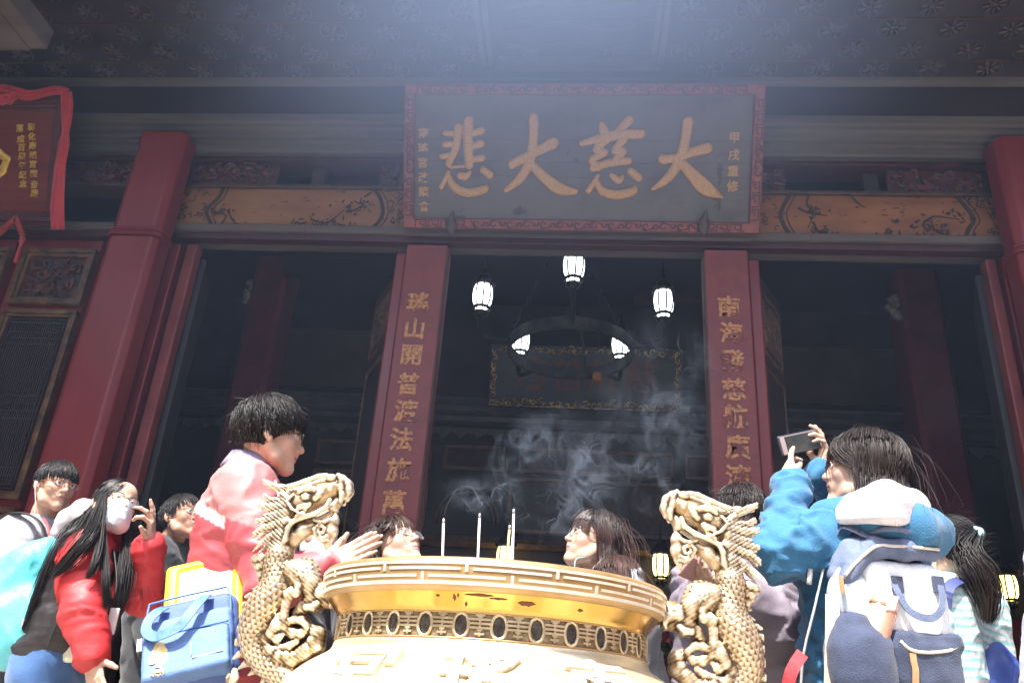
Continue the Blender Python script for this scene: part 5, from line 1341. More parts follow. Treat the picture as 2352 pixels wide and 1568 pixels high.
for sd in 'RL': cuff(root, J, sd, .046, cloth_m, (.10, .07, .17), .03, .012)
mb = MB()
cp = [J['neck'] + frame_of(fw) @ A_(.082 * np.sin(t), .084 * np.cos(t) - .014, .016 - .040 * max(0, np.cos(t)) + .016 * (1 - np.cos(t)) * .5) for t in np.linspace(.6, 5.7, 30)]
Vc = np.array(cp); up_ = np.array([0, 0, .048]); out = unit(fw) * 0
V = np.vstack([Vc + (0, 0, -.03), Vc + up_ * .7, (Vc - J['neck']) * 1.24 + J['neck'] + (0, 0, -.022)]); n = len(Vc)
o = obj('collar', V, [(r_ * n + i, r_ * n + i + 1, (r_ + 1) * n + i + 1, (r_ + 1) * n + i) for r_ in range(2) for i in range(n - 1)], cloth_m, root, True, col=np.tile(A_(.30, .26, .40), (3 * n, 1)))
o.modifiers.new('thick', 'SOLIDIFY').thickness = .005
pip = MB().tube([at(632, 1105, 2.37), at(638, 1130, 2.345), at(648, 1160, 2.335), at(652, 1185, 2.33)], .004, 6).build('piping', M('white_piping', (.75, .73, .73)), root, True)
Vh = hair_strands(c, R, s, 4080, .075, 11, 'short', 0.0019, 8, BLACK, vol=.026, fly=.04, grav=.7, crown=(0, -.055, .112), lenf=lambda p, L: np.where(p[:, 2] > .03, L, L * .75))
obj('hair', *Vh[:2], hair_m, root, True, col=Vh[2]); spectacles(root, c, R, s, rim_dark, .021, .75, .0020)

# --- girl with the white face mask
fw = A_(.76, -.58, .20); Yg = 3.0
C_ = at(222, 1262, Yg); rtv = unit(A_(-.50, -.86, -.08))
J = dict(neck=at(248, 1225, Yg), shR=at(192, 1268, 2.88), shL=at(272, 1262, 3.14), pelvis=at(128, 1530, 3.02), elR=at(192, 1400, 2.80), wrR=at(212, 1497, 2.80), elL=at(328, 1368, 3.02), wrL=at(342, 1258, 2.92))
J['pelvis'][2] = .90
hl_d = at(356, 1174, 2.86) - J['wrL']
hands = [dict(w=J['wrL'] + unit(hl_d) * .02, d=at(350, 1168, 2.86) - J['wrL'], n=A_(-.8, -.35, .2), side=1, s=.86, curl=(.35, .9, .55, .12, .10), spread=.42, thumb=(.7, .7, .2)),
         dict(w=J['wrR'] + A_(.004, 0, -.018), d=at(222, 1562, 2.78) - J['wrR'], n=A_(.25, .95, 0), side=1, s=.88, curl=(.3, .25, .3, .35, .4), spread=.08)]
root, c, R, s, rt, ch, pel = person('girl in white face mask and red sleeved jacket, hand raised to her glasses', (at(263, 1164, 2.94), fw, (.25, 0, 1), .90), J, hands=hands, legs=dict(col=(.07, .16, .36)), girth=.95)
pr = torso_prims(J, rt, ch, pel, .105, .07, .115, hem=.06) + sleeve(J, 'R', .072, .068, .058) + sleeve(J, 'L', .068, .066, .054)
def girl_col(V):
    col = np.tile(A_(.030, .027, .030), (len(V), 1))
    for sd in 'RL':
        d1, t1 = seg_near(V, J['sh' + sd], J['el' + sd]); d2, t2 = seg_near(V, J['el' + sd], J['wr' + sd]); m = (np.minimum(d1, d2) < .088)
        col[m] = (.66, .045, .050)
    m = (V[:, 2] > ch[2] - .01); col[m] = (.62, .05, .055)
    m = V[:, 2] < pel[2] + .035; col[m] = col[m] * .8
    return col
garment(root, 'jacket', nylon_m, pr, .0085, girl_col, amp=.010, f=9, seed=7, dirn=(.8, .8, 1.7))
for sd in 'RL': cuff(root, J, sd, .052, cloth_m, (.60, .03, .04), .055, .012)
# mask
s_ = SDF((-.09, -.01, -.14), (.09, .14, .04), .003); s_.ell((0, .036, -.036), (.0635, .058, .071), k=.01); s_.cone((0, .088, -.010), (0, .090, -.070), .016, .020, k=.04); s_.ell((0, .076, -.096), (.028, .024, .024), k=.03); s_.chain([(-.046, .012, -.055), (-.03, .05, -.09), (.03, .05, -.09), (.046, .012, -.055)], .026, k=.02); s_.box((0, .03, .034), (.2, .2, .032), rd=.005, k=.01, op='sub'); s_.box((0, -.085, -.05), (.2, .1, .2), rd=.005, k=.004, op='sub')
V, Q = s_.mesh(); V = folds(V, Q, .002, 30, 2); obj('face_mask', c + (V * s) @ R.T, Q, cloth_m, root, True, col=np.tile(A_(.74, .85, .88), (len(V), 1)))
obsT = [(J['shL'], J['shR'], .085), (pel, ch, .125), (J['shR'], J['elR'], .085), (J['shL'], J['elL'], .08)]
Vh = hair_strands(c, R, s, 4320, .50, 21, 'long', 0.0016, 15, BLACK, obstacles=obsT, part=-.012, vol=.012, fly=.0, lenf=lambda p, L: np.where(p[:, 1] > .0, L * .92, L))
r = np.random.default_rng(14); locks = [Vh]
def lock(pts, w, n, k=14):
    P = spline(pts, k)[None] + r.normal(0, 1, (n, 1, 3)) * (w * (.5 + np.sin(np.linspace(.2, 2.9, k))))[None, :, None]; P = P + .006 * np.sin(np.linspace(0, 7, k)[None] + r.uniform(0, 1.5, (n, 1)))[..., None] * A_(1, .2, 0) * np.linspace(0, 1, k)[None, :, None]
    return strands_to_mesh(P, .0015 * r.uniform(.6, 1.3, n), BLACK, None, r)
locks.append(lock([at(238, 1140, 2.86), at(222, 1190, 2.82), at(205, 1235, 2.76), at(160, 1285, 2.74), at(120, 1320, 2.76)], .009, 240))
locks.append(lock([at(240, 1150, 2.84), at(232, 1210, 2.80), at(226, 1270, 2.76), at(214, 1305, 2.74), at(196, 1325, 2.73)], .0045, 110))
locks.append(lock([at(234, 1180, 2.84), at(238, 1270, 2.80), at(246, 1340, 2.77), at(240, 1395, 2.78)], .004, 110))
locks.append(lock([at(292, 1215, 2.98), at(290, 1290, 2.90), at(284, 1350, 2.87), at(266, 1410, 2.86)], .008, 170))
Vh = merge(locks)
obj('hair', *Vh[:2], hair_m, root, True, col=Vh[2]); spectacles(root, c, R, s, rim_dark, .024, 1.0, .0013)
# pale lining of her hood and lanyard with a card
s_ = SDF(at(120, 1230, 3.2) - .2, at(190, 1160, 3.1) + .2, .010); s_.chain([at(138, 1222, 3.14), at(160, 1196, 3.14), at(192, 1180, 3.12), at(215, 1196, 3.08)], [.035, .045, .05, .04], k=.03)
V, Q = s_.mesh(); V = folds(V, Q, .006, 14, 5); obj('hood', V, Q, cloth_m, root, True, col=np.tile(A_(.74, .60, .62), (len(V), 1)))
mb = MB().tube(spline([at(262, 1262, 2.90), at(268, 1330, 2.86), at(262, 1385, 2.84)], 8), .004, 6); ly = mb.build('lanyard', nylon_m, root, True)
a0 = at(259, 1420, 2.84); mb = MB().box(a0 + (-.016, -.005, -.050), a0 + (.018, .005, .035)); mb.build('card', M('white_card', (.75, .73, .70)), ly, bevel=.004)
mb = MB(); a0 = at(168, 1500, 2.9); s_ = SDF(a0 - .1, a0 + .1, .006); s_.box(a0, (.055, .02, .028), frame_of((.1, 1, 0), (-.15, 0, 1)), rd=.01); V, Q = s_.mesh(); V = folds(V, Q, .004, 30); obj('tissue_packet', V, Q, nylon_m, root, True, col=np.tile(A_(.75, .76, .58), (len(V), 1)))

# --- boy in the grey hoodie
fw = A_(.86, -.50, .02); Yb = 3.55
J = dict(neck=at(98, 1198, Yb), shR=at(40, 1232, 3.42), shL=at(140, 1228, 3.72), pelvis=at(45, 1540, 3.6), elR=at(25, 1380, 3.35), wrR=at(60, 1480, 3.3), elL=at(165, 1370, 3.7), wrL=at(190, 1450, 3.55))
J['pelvis'][2] = .96
root, c, R, s, rt, ch, pel = person('boy in a pale grey hoodie with red framed glasses and a white earphone', (at(128, 1117, 3.5), fw, (.02, 0, 1), .98), J, male=True, legs=dict(col=(.05, .055, .065)), skin=SKIN * (.92, .86, .82))
pr = torso_prims(J, rt, ch, pel, .13, .08, .13) + sleeve(J, 'R', .082, .07, .055) + sleeve(J, 'L', .08, .07, .055)
def boy_col(V):
    col = np.tile(A_(.46, .46, .50), (len(V), 1)); d, t = seg_near(V, ch + (0, 0, .0), pel)
    f = (V - ch) @ unit(fw * (1, 1, 0)); m = (np.abs((V - ch) @ rt) < .035) & (f > .03); col[m] = (.62, .60, .62); return col
garment(root, 'hoodie', cloth_m, pr, .010, boy_col, amp=.010, f=8, seed=13)
s_ = SDF(J['neck'] - .2, J['neck'] + .16, .010); s_.chain([J['neck'] + frame_of(fw) @ A_(.085 * np.sin(t), .078 * np.cos(t) - .02, -.03 + .02 * np.cos(t) * -1) for t in np.linspace(.5, 5.8, 12)], .03, k=.02)
V, Q = s_.mesh(); V = folds(V, Q, .006, 14, 1); obj('hood', V, Q, cloth_m, root, True, col=np.tile(A_(.48, .48, .52), (len(V), 1)))
ly = M('red_lanyard', (.55, .05, .06), (.65, .08, .08), 20, .6)
MB().tube(spline([at(100, 1190, 3.42), at(112, 1215, 3.36), at(120, 1290, 3.34)], 8), .007, 6, squash=.4).tube(spline([at(150, 1190, 3.5), at(146, 1230, 3.42), at(128, 1290, 3.34)], 8), .007, 6, squash=.4).build('lanyard', ly, root, True)
MB().tube(spline([at(0, 1188, 3.4), at(40, 1178, 3.36), at(75, 1185, 3.36), at(100, 1215, 3.33), at(108, 1280, 3.30)], 12), .016, 8, squash=.3).build('backpack_strap', M('black_webbing', (.02, .02, .024)), root, True)
def earphone(root, c, R, s, ear, mat, L=.22):
    W = lambda p: c + (np.asarray(p, float) * s) @ R.T; x = ear
    return MB().tube(spline([W((x * .088, .002, -.006)), W((x * .092, .006, -.012)), W((x * .090, .010, -.04)), W((x * .075, .02, -.10)), W((x * .06, .03, -.10 - L * .5))], 12), np.array([.008] * 3 + [.0018] * 9) * s, 6).build('earphone', mat, root, True)
white_pl = M('white_plastic', (.78, .78, .78), None, 5, .3)
earphone(root, c, R, s, 1, white_pl)
Vh = hair_strands(c, R, s, 3600, .062, 31, 'short', 0.0017, 7, BLACK, vol=.014, fly=.0, grav=.9, crown=(0, -.035, .115), bangs=.8, lenf=lambda p, L: np.where(p[:, 2] > .045, L, .018))
obj('hair', *Vh[:2], hair_m, root, True, col=Vh[2]); spectacles(root, c, R, s, rim_red, .019, .62, .0016)

# --- man in the dark coat between girl and red jacket
fw = A_(.86, -.38, .28); Yd = 3.7
J = dict(neck=at(388, 1245, Yd), shR=at(352, 1280, 3.58), shL=at(430, 1275, 3.9), pelvis=at(385, 1560, 3.75), elR=at(340, 1400, 3.5), wrR=at(350, 1490, 3.45), elL=at(450, 1400, 3.9), wrL=at(450, 1500, 3.8))
root, c, R, s, rt, ch, pel = person('man in dark grey coat with black earpiece, half hidden behind the red jacket', (at(418, 1190, 3.66), fw, (.08, 0, 1), .93), J, male=True, h=.0034, legs=dict(col=(.06, .065, .08)), skin=SKIN * (.72, .64, .58))
pr = torso_prims(J, rt, ch, pel, .125, .08, .13, hem=-.1) + sleeve(J, 'R', .08, .07, .058) + sleeve(J, 'L', .08, .07, .058)
garment(root, 'coat', cloth_m, pr, .012, A_(.045, .05, .058), amp=.010, f=8, seed=23)
earphone(root, c, R, s, 1, iron, .05)
Vh = hair_strands(c, R, s, 2880, .06, 41, 'short', 0.0019, 7, BLACK, vol=.016, grav=.5, crown=(0, -.04, .115), lenf=lambda p, L: np.where(p[:, 2] > .03, L, .03))
obj('hair', *Vh[:2], hair_m, root, True, col=Vh[2]); spectacles(root, c, R, s, rim_wire, .019, .8, .0011)

# --- masked person behind the left dragon
fw = A_(.55, -.80, -.12)
J = dict(neck=at(738, 1290, 3.0), shR=at(690, 1320, 2.95), shL=at(800, 1320, 3.15), pelvis=at(745, 1600, 3.1), elR=at(690, 1440, 2.9), wrR=at(740, 1500, 2.8), elL=at(800, 1440, 3.1), wrL=at(800, 1520, 2.95))
root, c, R, s, rt, ch, pel = person('person in pale blue mask and black jacket, mostly hidden behind the left dragon', (at(732, 1226, 2.95), fw, (0, 0, 1), .95), J, h=.0034, legs=dict(col=(.03, .03, .035)))
pr = torso_prims(J, rt, ch, pel, .115, .072, .12) + sleeve(J, 'R', .07, .062, .05) + sleeve(J, 'L', .07, .062, .05)
def dk(V):
    col = np.tile(A_(.030, .030, .036), (len(V), 1)); return col
garment(root, 'jacket', cloth_m, pr, .011, dk, amp=.009, f=10, seed=31)
s_ = SDF((-.09, -.01, -.14), (.09, .14, .04), .0034); s_.ell((0, .036, -.036), (.0635, .058, .071), k=.01); s_.cone((0, .088, -.010), (0, .090, -.070), .016, .020, k=.04); s_.ell((0, .076, -.096), (.028, .024, .024), k=.03); s_.chain([(-.046, .012, -.055), (-.03, .05, -.09), (.03, .05, -.09), (.046, .012, -.055)], .026, k=.02); s_.box((0, .03, .034), (.2, .2, .032), rd=.005, k=.01, op='sub'); s_.box((0, -.085, -.05), (.2, .1, .2), rd=.005, k=.004, op='sub')
V, Q = s_.mesh(); obj('face_mask', c + (V * s) @ R.T, Q, cloth_m, root, True, col=np.tile(A_(.55, .68, .74), (len(V), 1)))
Vh = hair_strands(c, R, s, 2400, .30, 51, 'long', 0.0019, 11, BLACK, obstacles=[(J['shL'], J['shR'], .08)], vol=.012)
obj('hair', *Vh[:2], hair_m, root, True, col=Vh[2])

# --- woman with brown bobbed hair above the burner rim
fw = A_(.74, -.42, .52)
J = dict(neck=at(880, 1318, 3.05), shR=at(815, 1345, 3.0), shL=at(925, 1345, 3.25), pelvis=at(870, 1640, 3.1), elR=at(820, 1450, 2.95), wrR=at(860, 1520, 2.85), elL=at(930, 1450, 3.2), wrL=at(920, 1530, 3.05))
root, c, R, s, rt, ch, pel = person('woman with brown bob looking up over the burner rim beside the left column', (at(905, 1256, 3.0), fw, (.0, 0, 1), .97), J, h=.003, legs=dict(col=(.04, .04, .05)), headkw=dict(lip=(.50, .24, .22), ears=False))
pr = torso_prims(J, rt, ch, pel, .115, .072, .12) + sleeve(J, 'R', .07, .062, .05) + sleeve(J, 'L', .07, .062, .05)
garment(root, 'jacket', cloth_m, pr, .012, A_(.05, .05, .07), amp=.009, f=10, seed=37)
Vh = hair_strands(c, R, s, 4080, .21, 61, 'long', .0021, 11, ((.030, .014, .010), (.055, .026, .018)), obstacles=[(J['shL'], J['shR'], .075)], part=.01, vol=.020, fly=.02, tip=(.085, .040, .027), bangs=.35)
obj('hair', *Vh[:2], hair_m, root, True, col=Vh[2]); spectacles(root, c, R, s, rim_wire, .022, .85, .0011)

# --- woman with long dyed hair looking up to the left
fw = A_(-.95, -.26, .30)
J = dict(neck=at(1375, 1322, 3.0), shR=at(1345, 1352, 3.15), shL=at(1420, 1338, 2.9), pelvis=at(1445, 1640, 3.05), elR=at(1340, 1460, 3.1), wrR=at(1330, 1540, 2.95), elL=at(1462, 1450, 2.85), wrL=at(1460, 1560, 2.85))
root, c, R, s, rt, ch, pel = person('woman with long brown tipped hair and fringe looking up left behind the burner', (at(1366, 1243, 2.96), fw, (-.12, 0, 1), .93), J, h=.0026, legs=dict(col=(.05, .06, .09)), headkw=dict(lip=(.58, .20, .20), nose=.9, ears=False))
pr = torso_prims(J, rt, ch, pel, .115, .072, .14, hem=-.12) + sleeve(J, 'R', .07, .062, .055) + sleeve(J, 'L', .076, .068, .058)
garment(root, 'jacket', cloth_m, pr, .010, lambda V: np.where((V[:, 2:3] > ch[2] - .09), A_(.50, .56, .66), A_(.16, .17, .19)), amp=.010, f=9, seed=41)
Vh = hair_strands(c, R, s, 4800, .34, 71, 'long', .0022, 13, ((.012, .010, .010), (.024, .017, .015)), tip=(.15, .065, .05), obstacles=[(J['shL'], J['shR'], .08)], part=.0, vol=.016, fly=.02, bangs=.95)
obj('hair', *Vh[:2], hair_m, root, True, col=Vh[2]); spectacles(root, c, R, s, rim_dark, .023, 1.0, .0012)
W = lambda p: c + (np.asarray(p, float) * s) @ R.T
MB().tube(spline([W((-.06, .03, -.09)), at(1322, 1285, 2.85), at(1320, 1320, 2.84)], 8), .0022, 6).build('earphone_cable', M('mint_cable', (.30, .55, .52)), root, True)

# --- person in the mauve padded coat behind the right dragon
fw = A_(-.55, -.75, -.35)
J = dict(neck=at(1712, 1262, 2.85), shR=at(1645, 1305, 2.88), shL=at(1772, 1300, 2.80), pelvis=at(1720, 1600, 2.9), elR=at(1625, 1400, 2.80), wrR=at(1630, 1345, 2.62), elL=at(1775, 1430, 2.70), wrL=at(1660, 1352, 2.58))
hands = [dict(w=J['wrR'] + A_(-.004, -.01, .006), d=at(1592, 1315, 2.55) - J['wrR'], n=A_(.3, -.5, .8), side=-1, s=.85, curl=(.4, .45, .5, .55, .6), spread=.05), dict(w=J['wrL'] + A_(-.01, 0, .004), d=at(1612, 1318, 2.52) - J['wrL'], n=A_(.1, .3, .95), side=1, s=.85, curl=(.4, .5, .55, .6, .6), spread=.05)]
root, c, R, s, rt, ch, pel = person('person in mauve padded coat, half hidden behind the right dragon', (at(1706, 1196, 2.78), fw, (0, 0, 1), .97), J, hands=hands, male=True, h=.0034, legs=dict(col=(.05, .05, .06)), skin=SKIN * .85)
pr = torso_prims(J, rt, ch, pel, .14, .095, .15, hem=-.15) + sleeve(J, 'R', .09, .085, .06) + sleeve(J, 'L', .098, .095, .062)
def puff(V): return np.tile(A_(.26, .22, .26), (len(V), 1))
o = garment(root, 'padded_coat', nylon_m, pr, .010, puff, amp=.016, f=7, seed=47, dirn=(.6, .6, 2.0))
s_ = SDF(J['neck'] - .22, J['neck'] + .2, .011); s_.chain([J['neck'] + frame_of(fw * (1, 1, 0)) @ A_(.095 * np.sin(t), .085 * np.cos(t) - .01, .015) for t in np.linspace(.3, 6.0, 14)], .042, k=.02); V, Q = s_.mesh(); V = folds(V, Q, .008, 14, 3); obj('collar', V, Q, nylon_m, root, True, col=np.tile(A_(.30, .28, .36), (len(V), 1)))
Vh = hair_strands(c, R, s, 2880, .07, 81, 'short', 0.0019, 7, ((.014, .010, .011), (.03, .018, .018)), vol=.02, fly=.05, grav=.4, crown=(0, -.04, .115), bangs=.6, lenf=lambda p, L: np.where(p[:, 2] > .02, L, .035))
obj('hair', *Vh[:2], hair_m, root, True, col=Vh[2])
ph = thing('phone', 'rose coloured phone held low by the person in the mauve coat', 'phone', at(1600, 1312, 2.52))
R_ = frame_of((-.5, .5, .7), (-.6, -.5, .2)); s_ = SDF(at(1600, 1312, 2.52) - .1, at(1600, 1312, 2.52) + .1, .0035); s_.box(at(1604, 1312, 2.54), (.036, .006, .072), R_, rd=.005); V, Q = s_.mesh(); obj('case', V, Q, M('rose_case', (.45, .22, .20), (.55, .3, .27), 5, .3), ph, True)

# --- woman in the blue hoodie photographing the temple
fwT = A_(-.45, .88, 0); fw = A_(-.90, .36, .16); Yp = 2.42
J = dict(neck=at(1960, 1190, 2.40), shL=at(1885, 1240, 2.30), shR=at(2065, 1235, 2.52), pelvis=at(2000, 1660, 2.50), elL=at(1786, 1270, 2.28), wrL=at(1818, 1118, 2.40), elR=at(1960, 1220, 2.74), wrR=at(1886, 1092, 2.62))
J['pelvis'][2] = .90
phc = at(1853, 1022, 2.58)
hands = [dict(w=J['wrL'] + A_(-.002, .005, .015), d=at(1800, 1040, 2.52) - J['wrL'], n=A_(.75, .55, .15), side=-1, s=.90, curl=(.25, .12, .45, .62, .75), spread=.12, thumb=(.95, .15, .35)),
         dict(w=J['wrR'] + A_(.0, -.002, .012), d=at(1900, 1015, 2.60) - J['wrR'], n=A_(-.85, -.1, .1), side=-1, s=.88, curl=(.5, .30, .5, .75, .8), spread=.1, thumb=(.75, .2, .7))]
root, c, R, s, rt, ch, pel = person('woman in a bright blue hoodie holding up a phone to photograph the temple', (at(1983, 1082, 2.40), fw, (.10, 0, 1), .98), J, hands=hands, h=.0026, legs=dict(col=(.04, .05, .09)), headkw=dict(ears=False))
pr = torso_prims(J, rt, ch, pel, .115, .072, .12) + sleeve(J, 'L', .078, .066, .046) + sleeve(J, 'R', .074, .064, .046)
garment(root, 'hoodie', cloth_m, pr, .0075, A_(.042, .165, .31), amp=.016, f=13, seed=53, dirn=(1, 1, 1.2))
for sd in 'LR': cuff(root, J, sd, .042, cloth_m, (.038, .15, .285), .055, .008)
# hood: blue outside, white lining folded out over the back
Rf = frame_of(fwT); Nk = J['neck']
s_ = SDF(Nk - .3, Nk + .25, .008)
s_.chain([Nk + Rf @ A_(*q) for q in ((-.12, -.03, -.02), (-.08, -.13, -.035), (.02, -.17, -.05), (.12, -.13, -.045), (.14, -.02, -.03))], [.045, .06, .062, .058, .04], k=.04)
V, Q = s_.mesh(); V = folds(V, Q, .008, 10, 2); obj('hood', V, Q, cloth_m, root, True, col=np.tile(A_(.042, .165, .31), (len(V), 1)))
s_ = SDF(Nk - .3, Nk + .25, .007)
hl = [at(1930, 1186, 2.28), at(1970, 1168, 2.22), at(2035, 1152, 2.22), at(2092, 1166, 2.28), at(2112, 1186, 2.36)]
s_.chain(hl, [.016, .036, .050, .038, .014], k=.04); s_.chain([at(1938, 1190, 2.20), at(2030, 1192, 2.15), at(2112, 1196, 2.26)], [.014, .026, .014], k=.04)
s_.box(at(2020, 1300, 2.2), (.3, .3, (at(2020, 1212, 2.2) - at(2020, 1300, 2.2))[2]), rd=.01, k=.02, op='sub')
V, Q = s_.mesh(); V = folds(V, Q, .006, 14, 6, (.6, .6, 1.6)); obj('hood_lining', V, Q, cloth_m, root, True, col=np.tile(A_(.80, .78, .80), (len(V), 1)))
Vh = hair_strands(c, R, s, 5760, .37, 91, 'long', .0017, 13, ((.016, .013, .014), (.034, .026, .026)), tip=(.045, .028, .025), obstacles=[], part=.02, vol=.024, grav=1.4, fly=.012, bangs=.5)
obj('hair', *Vh[:2], hair_m, root, True, col=Vh[2]); spectacles(root, c, R, s, rim_dark, .022, .85, .0018)
W = lambda p: c + (np.asarray(p, float) * s) @ R.T
MB().tube([W((-.082, -.002, -.04)), W((-.088, .004, -.085))], .0016, 6).build('earring', M('silver', (.7, .7, .7), None, 5, .2, metal=.9), root, True)
MB().tube(spline([at(1892, 1300, 2.24), at(1870, 1400, 2.26), at(1846, 1500, 2.30), at(1838, 1600, 2.34)], 10), .006, 6, squash=.5).build('zip', M('white_zip', (.75, .75, .75)), root, True)
MB().tube([at(1862, 1304, 2.25), at(1858, 1340, 2.24)], .007, 6).build('drawcord', M('drawcord', (.75, .72, .68)), root, True)
# her phone
ph = thing('phone', 'white phone in grey case held up sideways by the woman in blue', 'phone', phc)
a, b, d_ = at(1802, 1042, 2.55), at(1905, 1003, 2.62), at(1812, 1002, 2.56)
PP = Plane(at(1800, 1048, 2.54), at(1900, 1026, 2.62), at(1816, 1008, 2.55)); pw, phh = PP.w, .064
def pbox(lo_, hi_, rd, h=.003):
    s_ = SDF(lo_, hi_, h); lo_, hi_ = np.asarray(lo_), np.asarray(hi_); s_.box((lo_ + hi_) / 2, (hi_ - lo_) / 2, rd=rd); return s_.mesh()
V, Q = pbox((0, 0, -.009), (pw, phh, .0), .004); obj('case', PP.W(V), Q, M('grey_phone_case', (.07, .07, .09), None, 6, .35), ph, True)
plane_build(MB().box((.004, .004, .0002), (pw - .004, phh - .004, .0012)), PP, 'front_glass', M('rose_white_bezel', (.55, .43, .41), None, 4, .25), ph)
scr = plane_build(MB().box((.022, .006, .0014), (pw - .026, phh - .006, .0019)), PP, 'screen', M('camera_view', (.02, .03, .035), (.07, .065, .05), 16, .12, emit=((.25, .30, .30), .03)), ph)
plane_build(MB().lathe([(0, 0), (.0045, 0), (.0045, .0008), (0, .0008)], (pw - .033, phh * .5, .0019), 12), PP, 'shutter_button', white_pl, scr)
plane_build(MB().lathe([(.0042, 0), (.0055, 0), (.0055, .0008), (.0042, .0008)], (pw - .013, phh * .5, .0012), 14), PP, 'home_button', M('button_ring', (.5, .4, .38)), ph)

# --- girl with the ponytail and striped top
fw = A_(-.62, .78, -.02)
J = dict(neck=at(2180, 1330, 2.85), shL=at(2130, 1362, 2.78), shR=at(2232, 1362, 2.95), pelvis=at(2215, 1660, 2.9), elL=at(2120, 1480, 2.7), wrL=at(2080, 1540, 2.7), elR=at(2262, 1490, 2.92), wrR=at(2255, 1620, 2.88))
J['pelvis'][2] = .88
root, c, R, s, rt, ch, pel = person('girl with ponytail in a white and turquoise striped top, back turned', (at(2178, 1268, 2.82), fw, (0, 0, 1), .95), J, h=.003, legs=dict(col=(.05, .07, .14)))
pr = torso_prims(J, rt, ch, pel, .11, .068, .12) + sleeve(J, 'L', .07, .066, .05) + sleeve(J, 'R', .074, .072, .055)
def stripes(V):
    col = np.tile(A_(.78, .80, .80), (len(V), 1)); d, t = seg_near(V, J['shR'], J['elR']); q = V[:, 2] + .12 * V[:, 0] + .008 * np.sin(V[:, 0] * 30)
    col[(np.mod(q / .0235, 1) < .45)] = (.30, .66, .68); return col
garment(root, 'striped_top', cloth_m, pr, .0065, stripes, amp=.007, f=9, seed=59)
tie = c + (A_(0, -.115, .055) * s) @ R.T
Vh = hair_strands(c, R, s, 3600, .16, 101, 'short', 0.0015, 9, BLACK, vol=.012, fly=.03, grav=.25, crown=(0, .12, .03), lenf=lambda p, L: np.clip(np.linalg.norm(p - A_(0, -.112, .055), axis=1) * .95, .02, .2))
r = np.random.default_rng(3); pts = spline([tie, at(2222, 1266, 2.72), at(2250, 1310, 2.70), at(2262, 1360, 2.70), at(2272, 1420, 2.70)], 14); n = 900; wv = r.normal(0, 1, (n, 1, 3)) * (.005 + .013 * np.sin(np.linspace(.1, 2.9, 14)))[None, :, None]
ph_ = r.uniform(0, 6.28, (n, 1)); wob = .010 * np.sin(np.linspace(0, 9, 14)[None] + ph_ * .3)[..., None] * A_(1, .3, .3); P = pts[None] + wv + wob * np.linspace(0, 1, 14)[None, :, None]
Vp = strands_to_mesh(P, 0.0017 * r.uniform(.6, 1.3, n), BLACK, (.04, .026, .02), r)
V, F, C = merge([Vh, Vp]); obj('hair', V, F, hair_m, root, True, col=C)
mb = MB().lathe([(.016, -.012), (.022, -.009), (.023, .009), (.016, .012)], (0, 0, 0), 16, R=frame_of(A_(0, 0, 1), unit(at(2222, 1266, 2.72) - tie))); obj('hair_tie', np.vstack(mb.V) + tie + unit(at(2222, 1266, 2.72) - tie) * .012, mb.F, M('mint_hair_tie', (.45, .75, .68), None, 9, .7), root, True)
# --- sleeve at the far right edge
J = dict(neck=at(2482, 1180, 2.5), shL=at(2462, 1230, 2.45), shR=at(2532, 1235, 2.6), pelvis=at(2512, 1700, 2.55), elL=at(2426, 1290, 2.35), wrL=at(2447, 1200, 2.3), elR=at(2542, 1400, 2.6), wrR=at(2532, 1500, 2.5))
J['pelvis'][2] = .93
root, c, R, s, rt, ch, pel = person('person at the right edge of whom only a pale grey fleece sleeve shows', (at(2502, 1090, 2.45), A_(-.5, .85, 0), (0, 0, 1), .98), J, h=.005, legs=dict(col=(.05, .05, .06)))
pr = torso_prims(J, rt, ch, pel, .125, .08, .13) + sleeve(J, 'L', .07, .062, .05) + sleeve(J, 'R', .075, .065, .05)
garment(root, 'fleece', cloth_m, pr, .014, A_(.42, .43, .50), amp=.008, f=10, seed=61)
Vh = hair_strands(c, R, s, 1200, .08, 111, 'short', 0.0025, 6, BLACK, vol=.015); obj('hair', *Vh[:2], hair_m, root, True, col=Vh[2])
# ------------------------------------------------------------------ bags
def soft_box(pl, lo_, hi_, rd, h, amp=.0, f=14, seed=0):
    V, Q = pbox(lo_, hi_, rd, h)
    if amp: V = folds(V, Q, amp, f, seed)
    return pl.W(V), Q
def strap(mb, P, w, n_dir, t=.003):
    """flat webbing along P, lying with its face towards n_dir"""
    P = np.asarray(P, float); T = np.gradient(P, axis=0); T /= np.linalg.norm(T, axis=1)[:, None] + 1e-9
    n_dir = np.broadcast_to(np.asarray(n_dir, float), P.shape); A = np.cross(T, n_dir); A /= np.linalg.norm(A, axis=1)[:, None] + 1e-9; B = np.cross(A, T)
    k = len(P); V = np.stack([P + A * w / 2 + B * t / 2, P - A * w / 2 + B * t / 2, P - A * w / 2 - B * t / 2, P + A * w / 2 - B * t / 2], 1).reshape(-1, 3)
    mb.add(V, [(i * 4 + q, i * 4 + (q + 1) % 4, i * 4 + 4 + (q + 1) % 4, i * 4 + 4 + q) for i in range(k - 1) for q in range(4)] + [(3, 2, 1, 0), tuple((k - 1) * 4 + q for q in range(4))])
tx = lambda P: [np.asarray(p) for p in P]
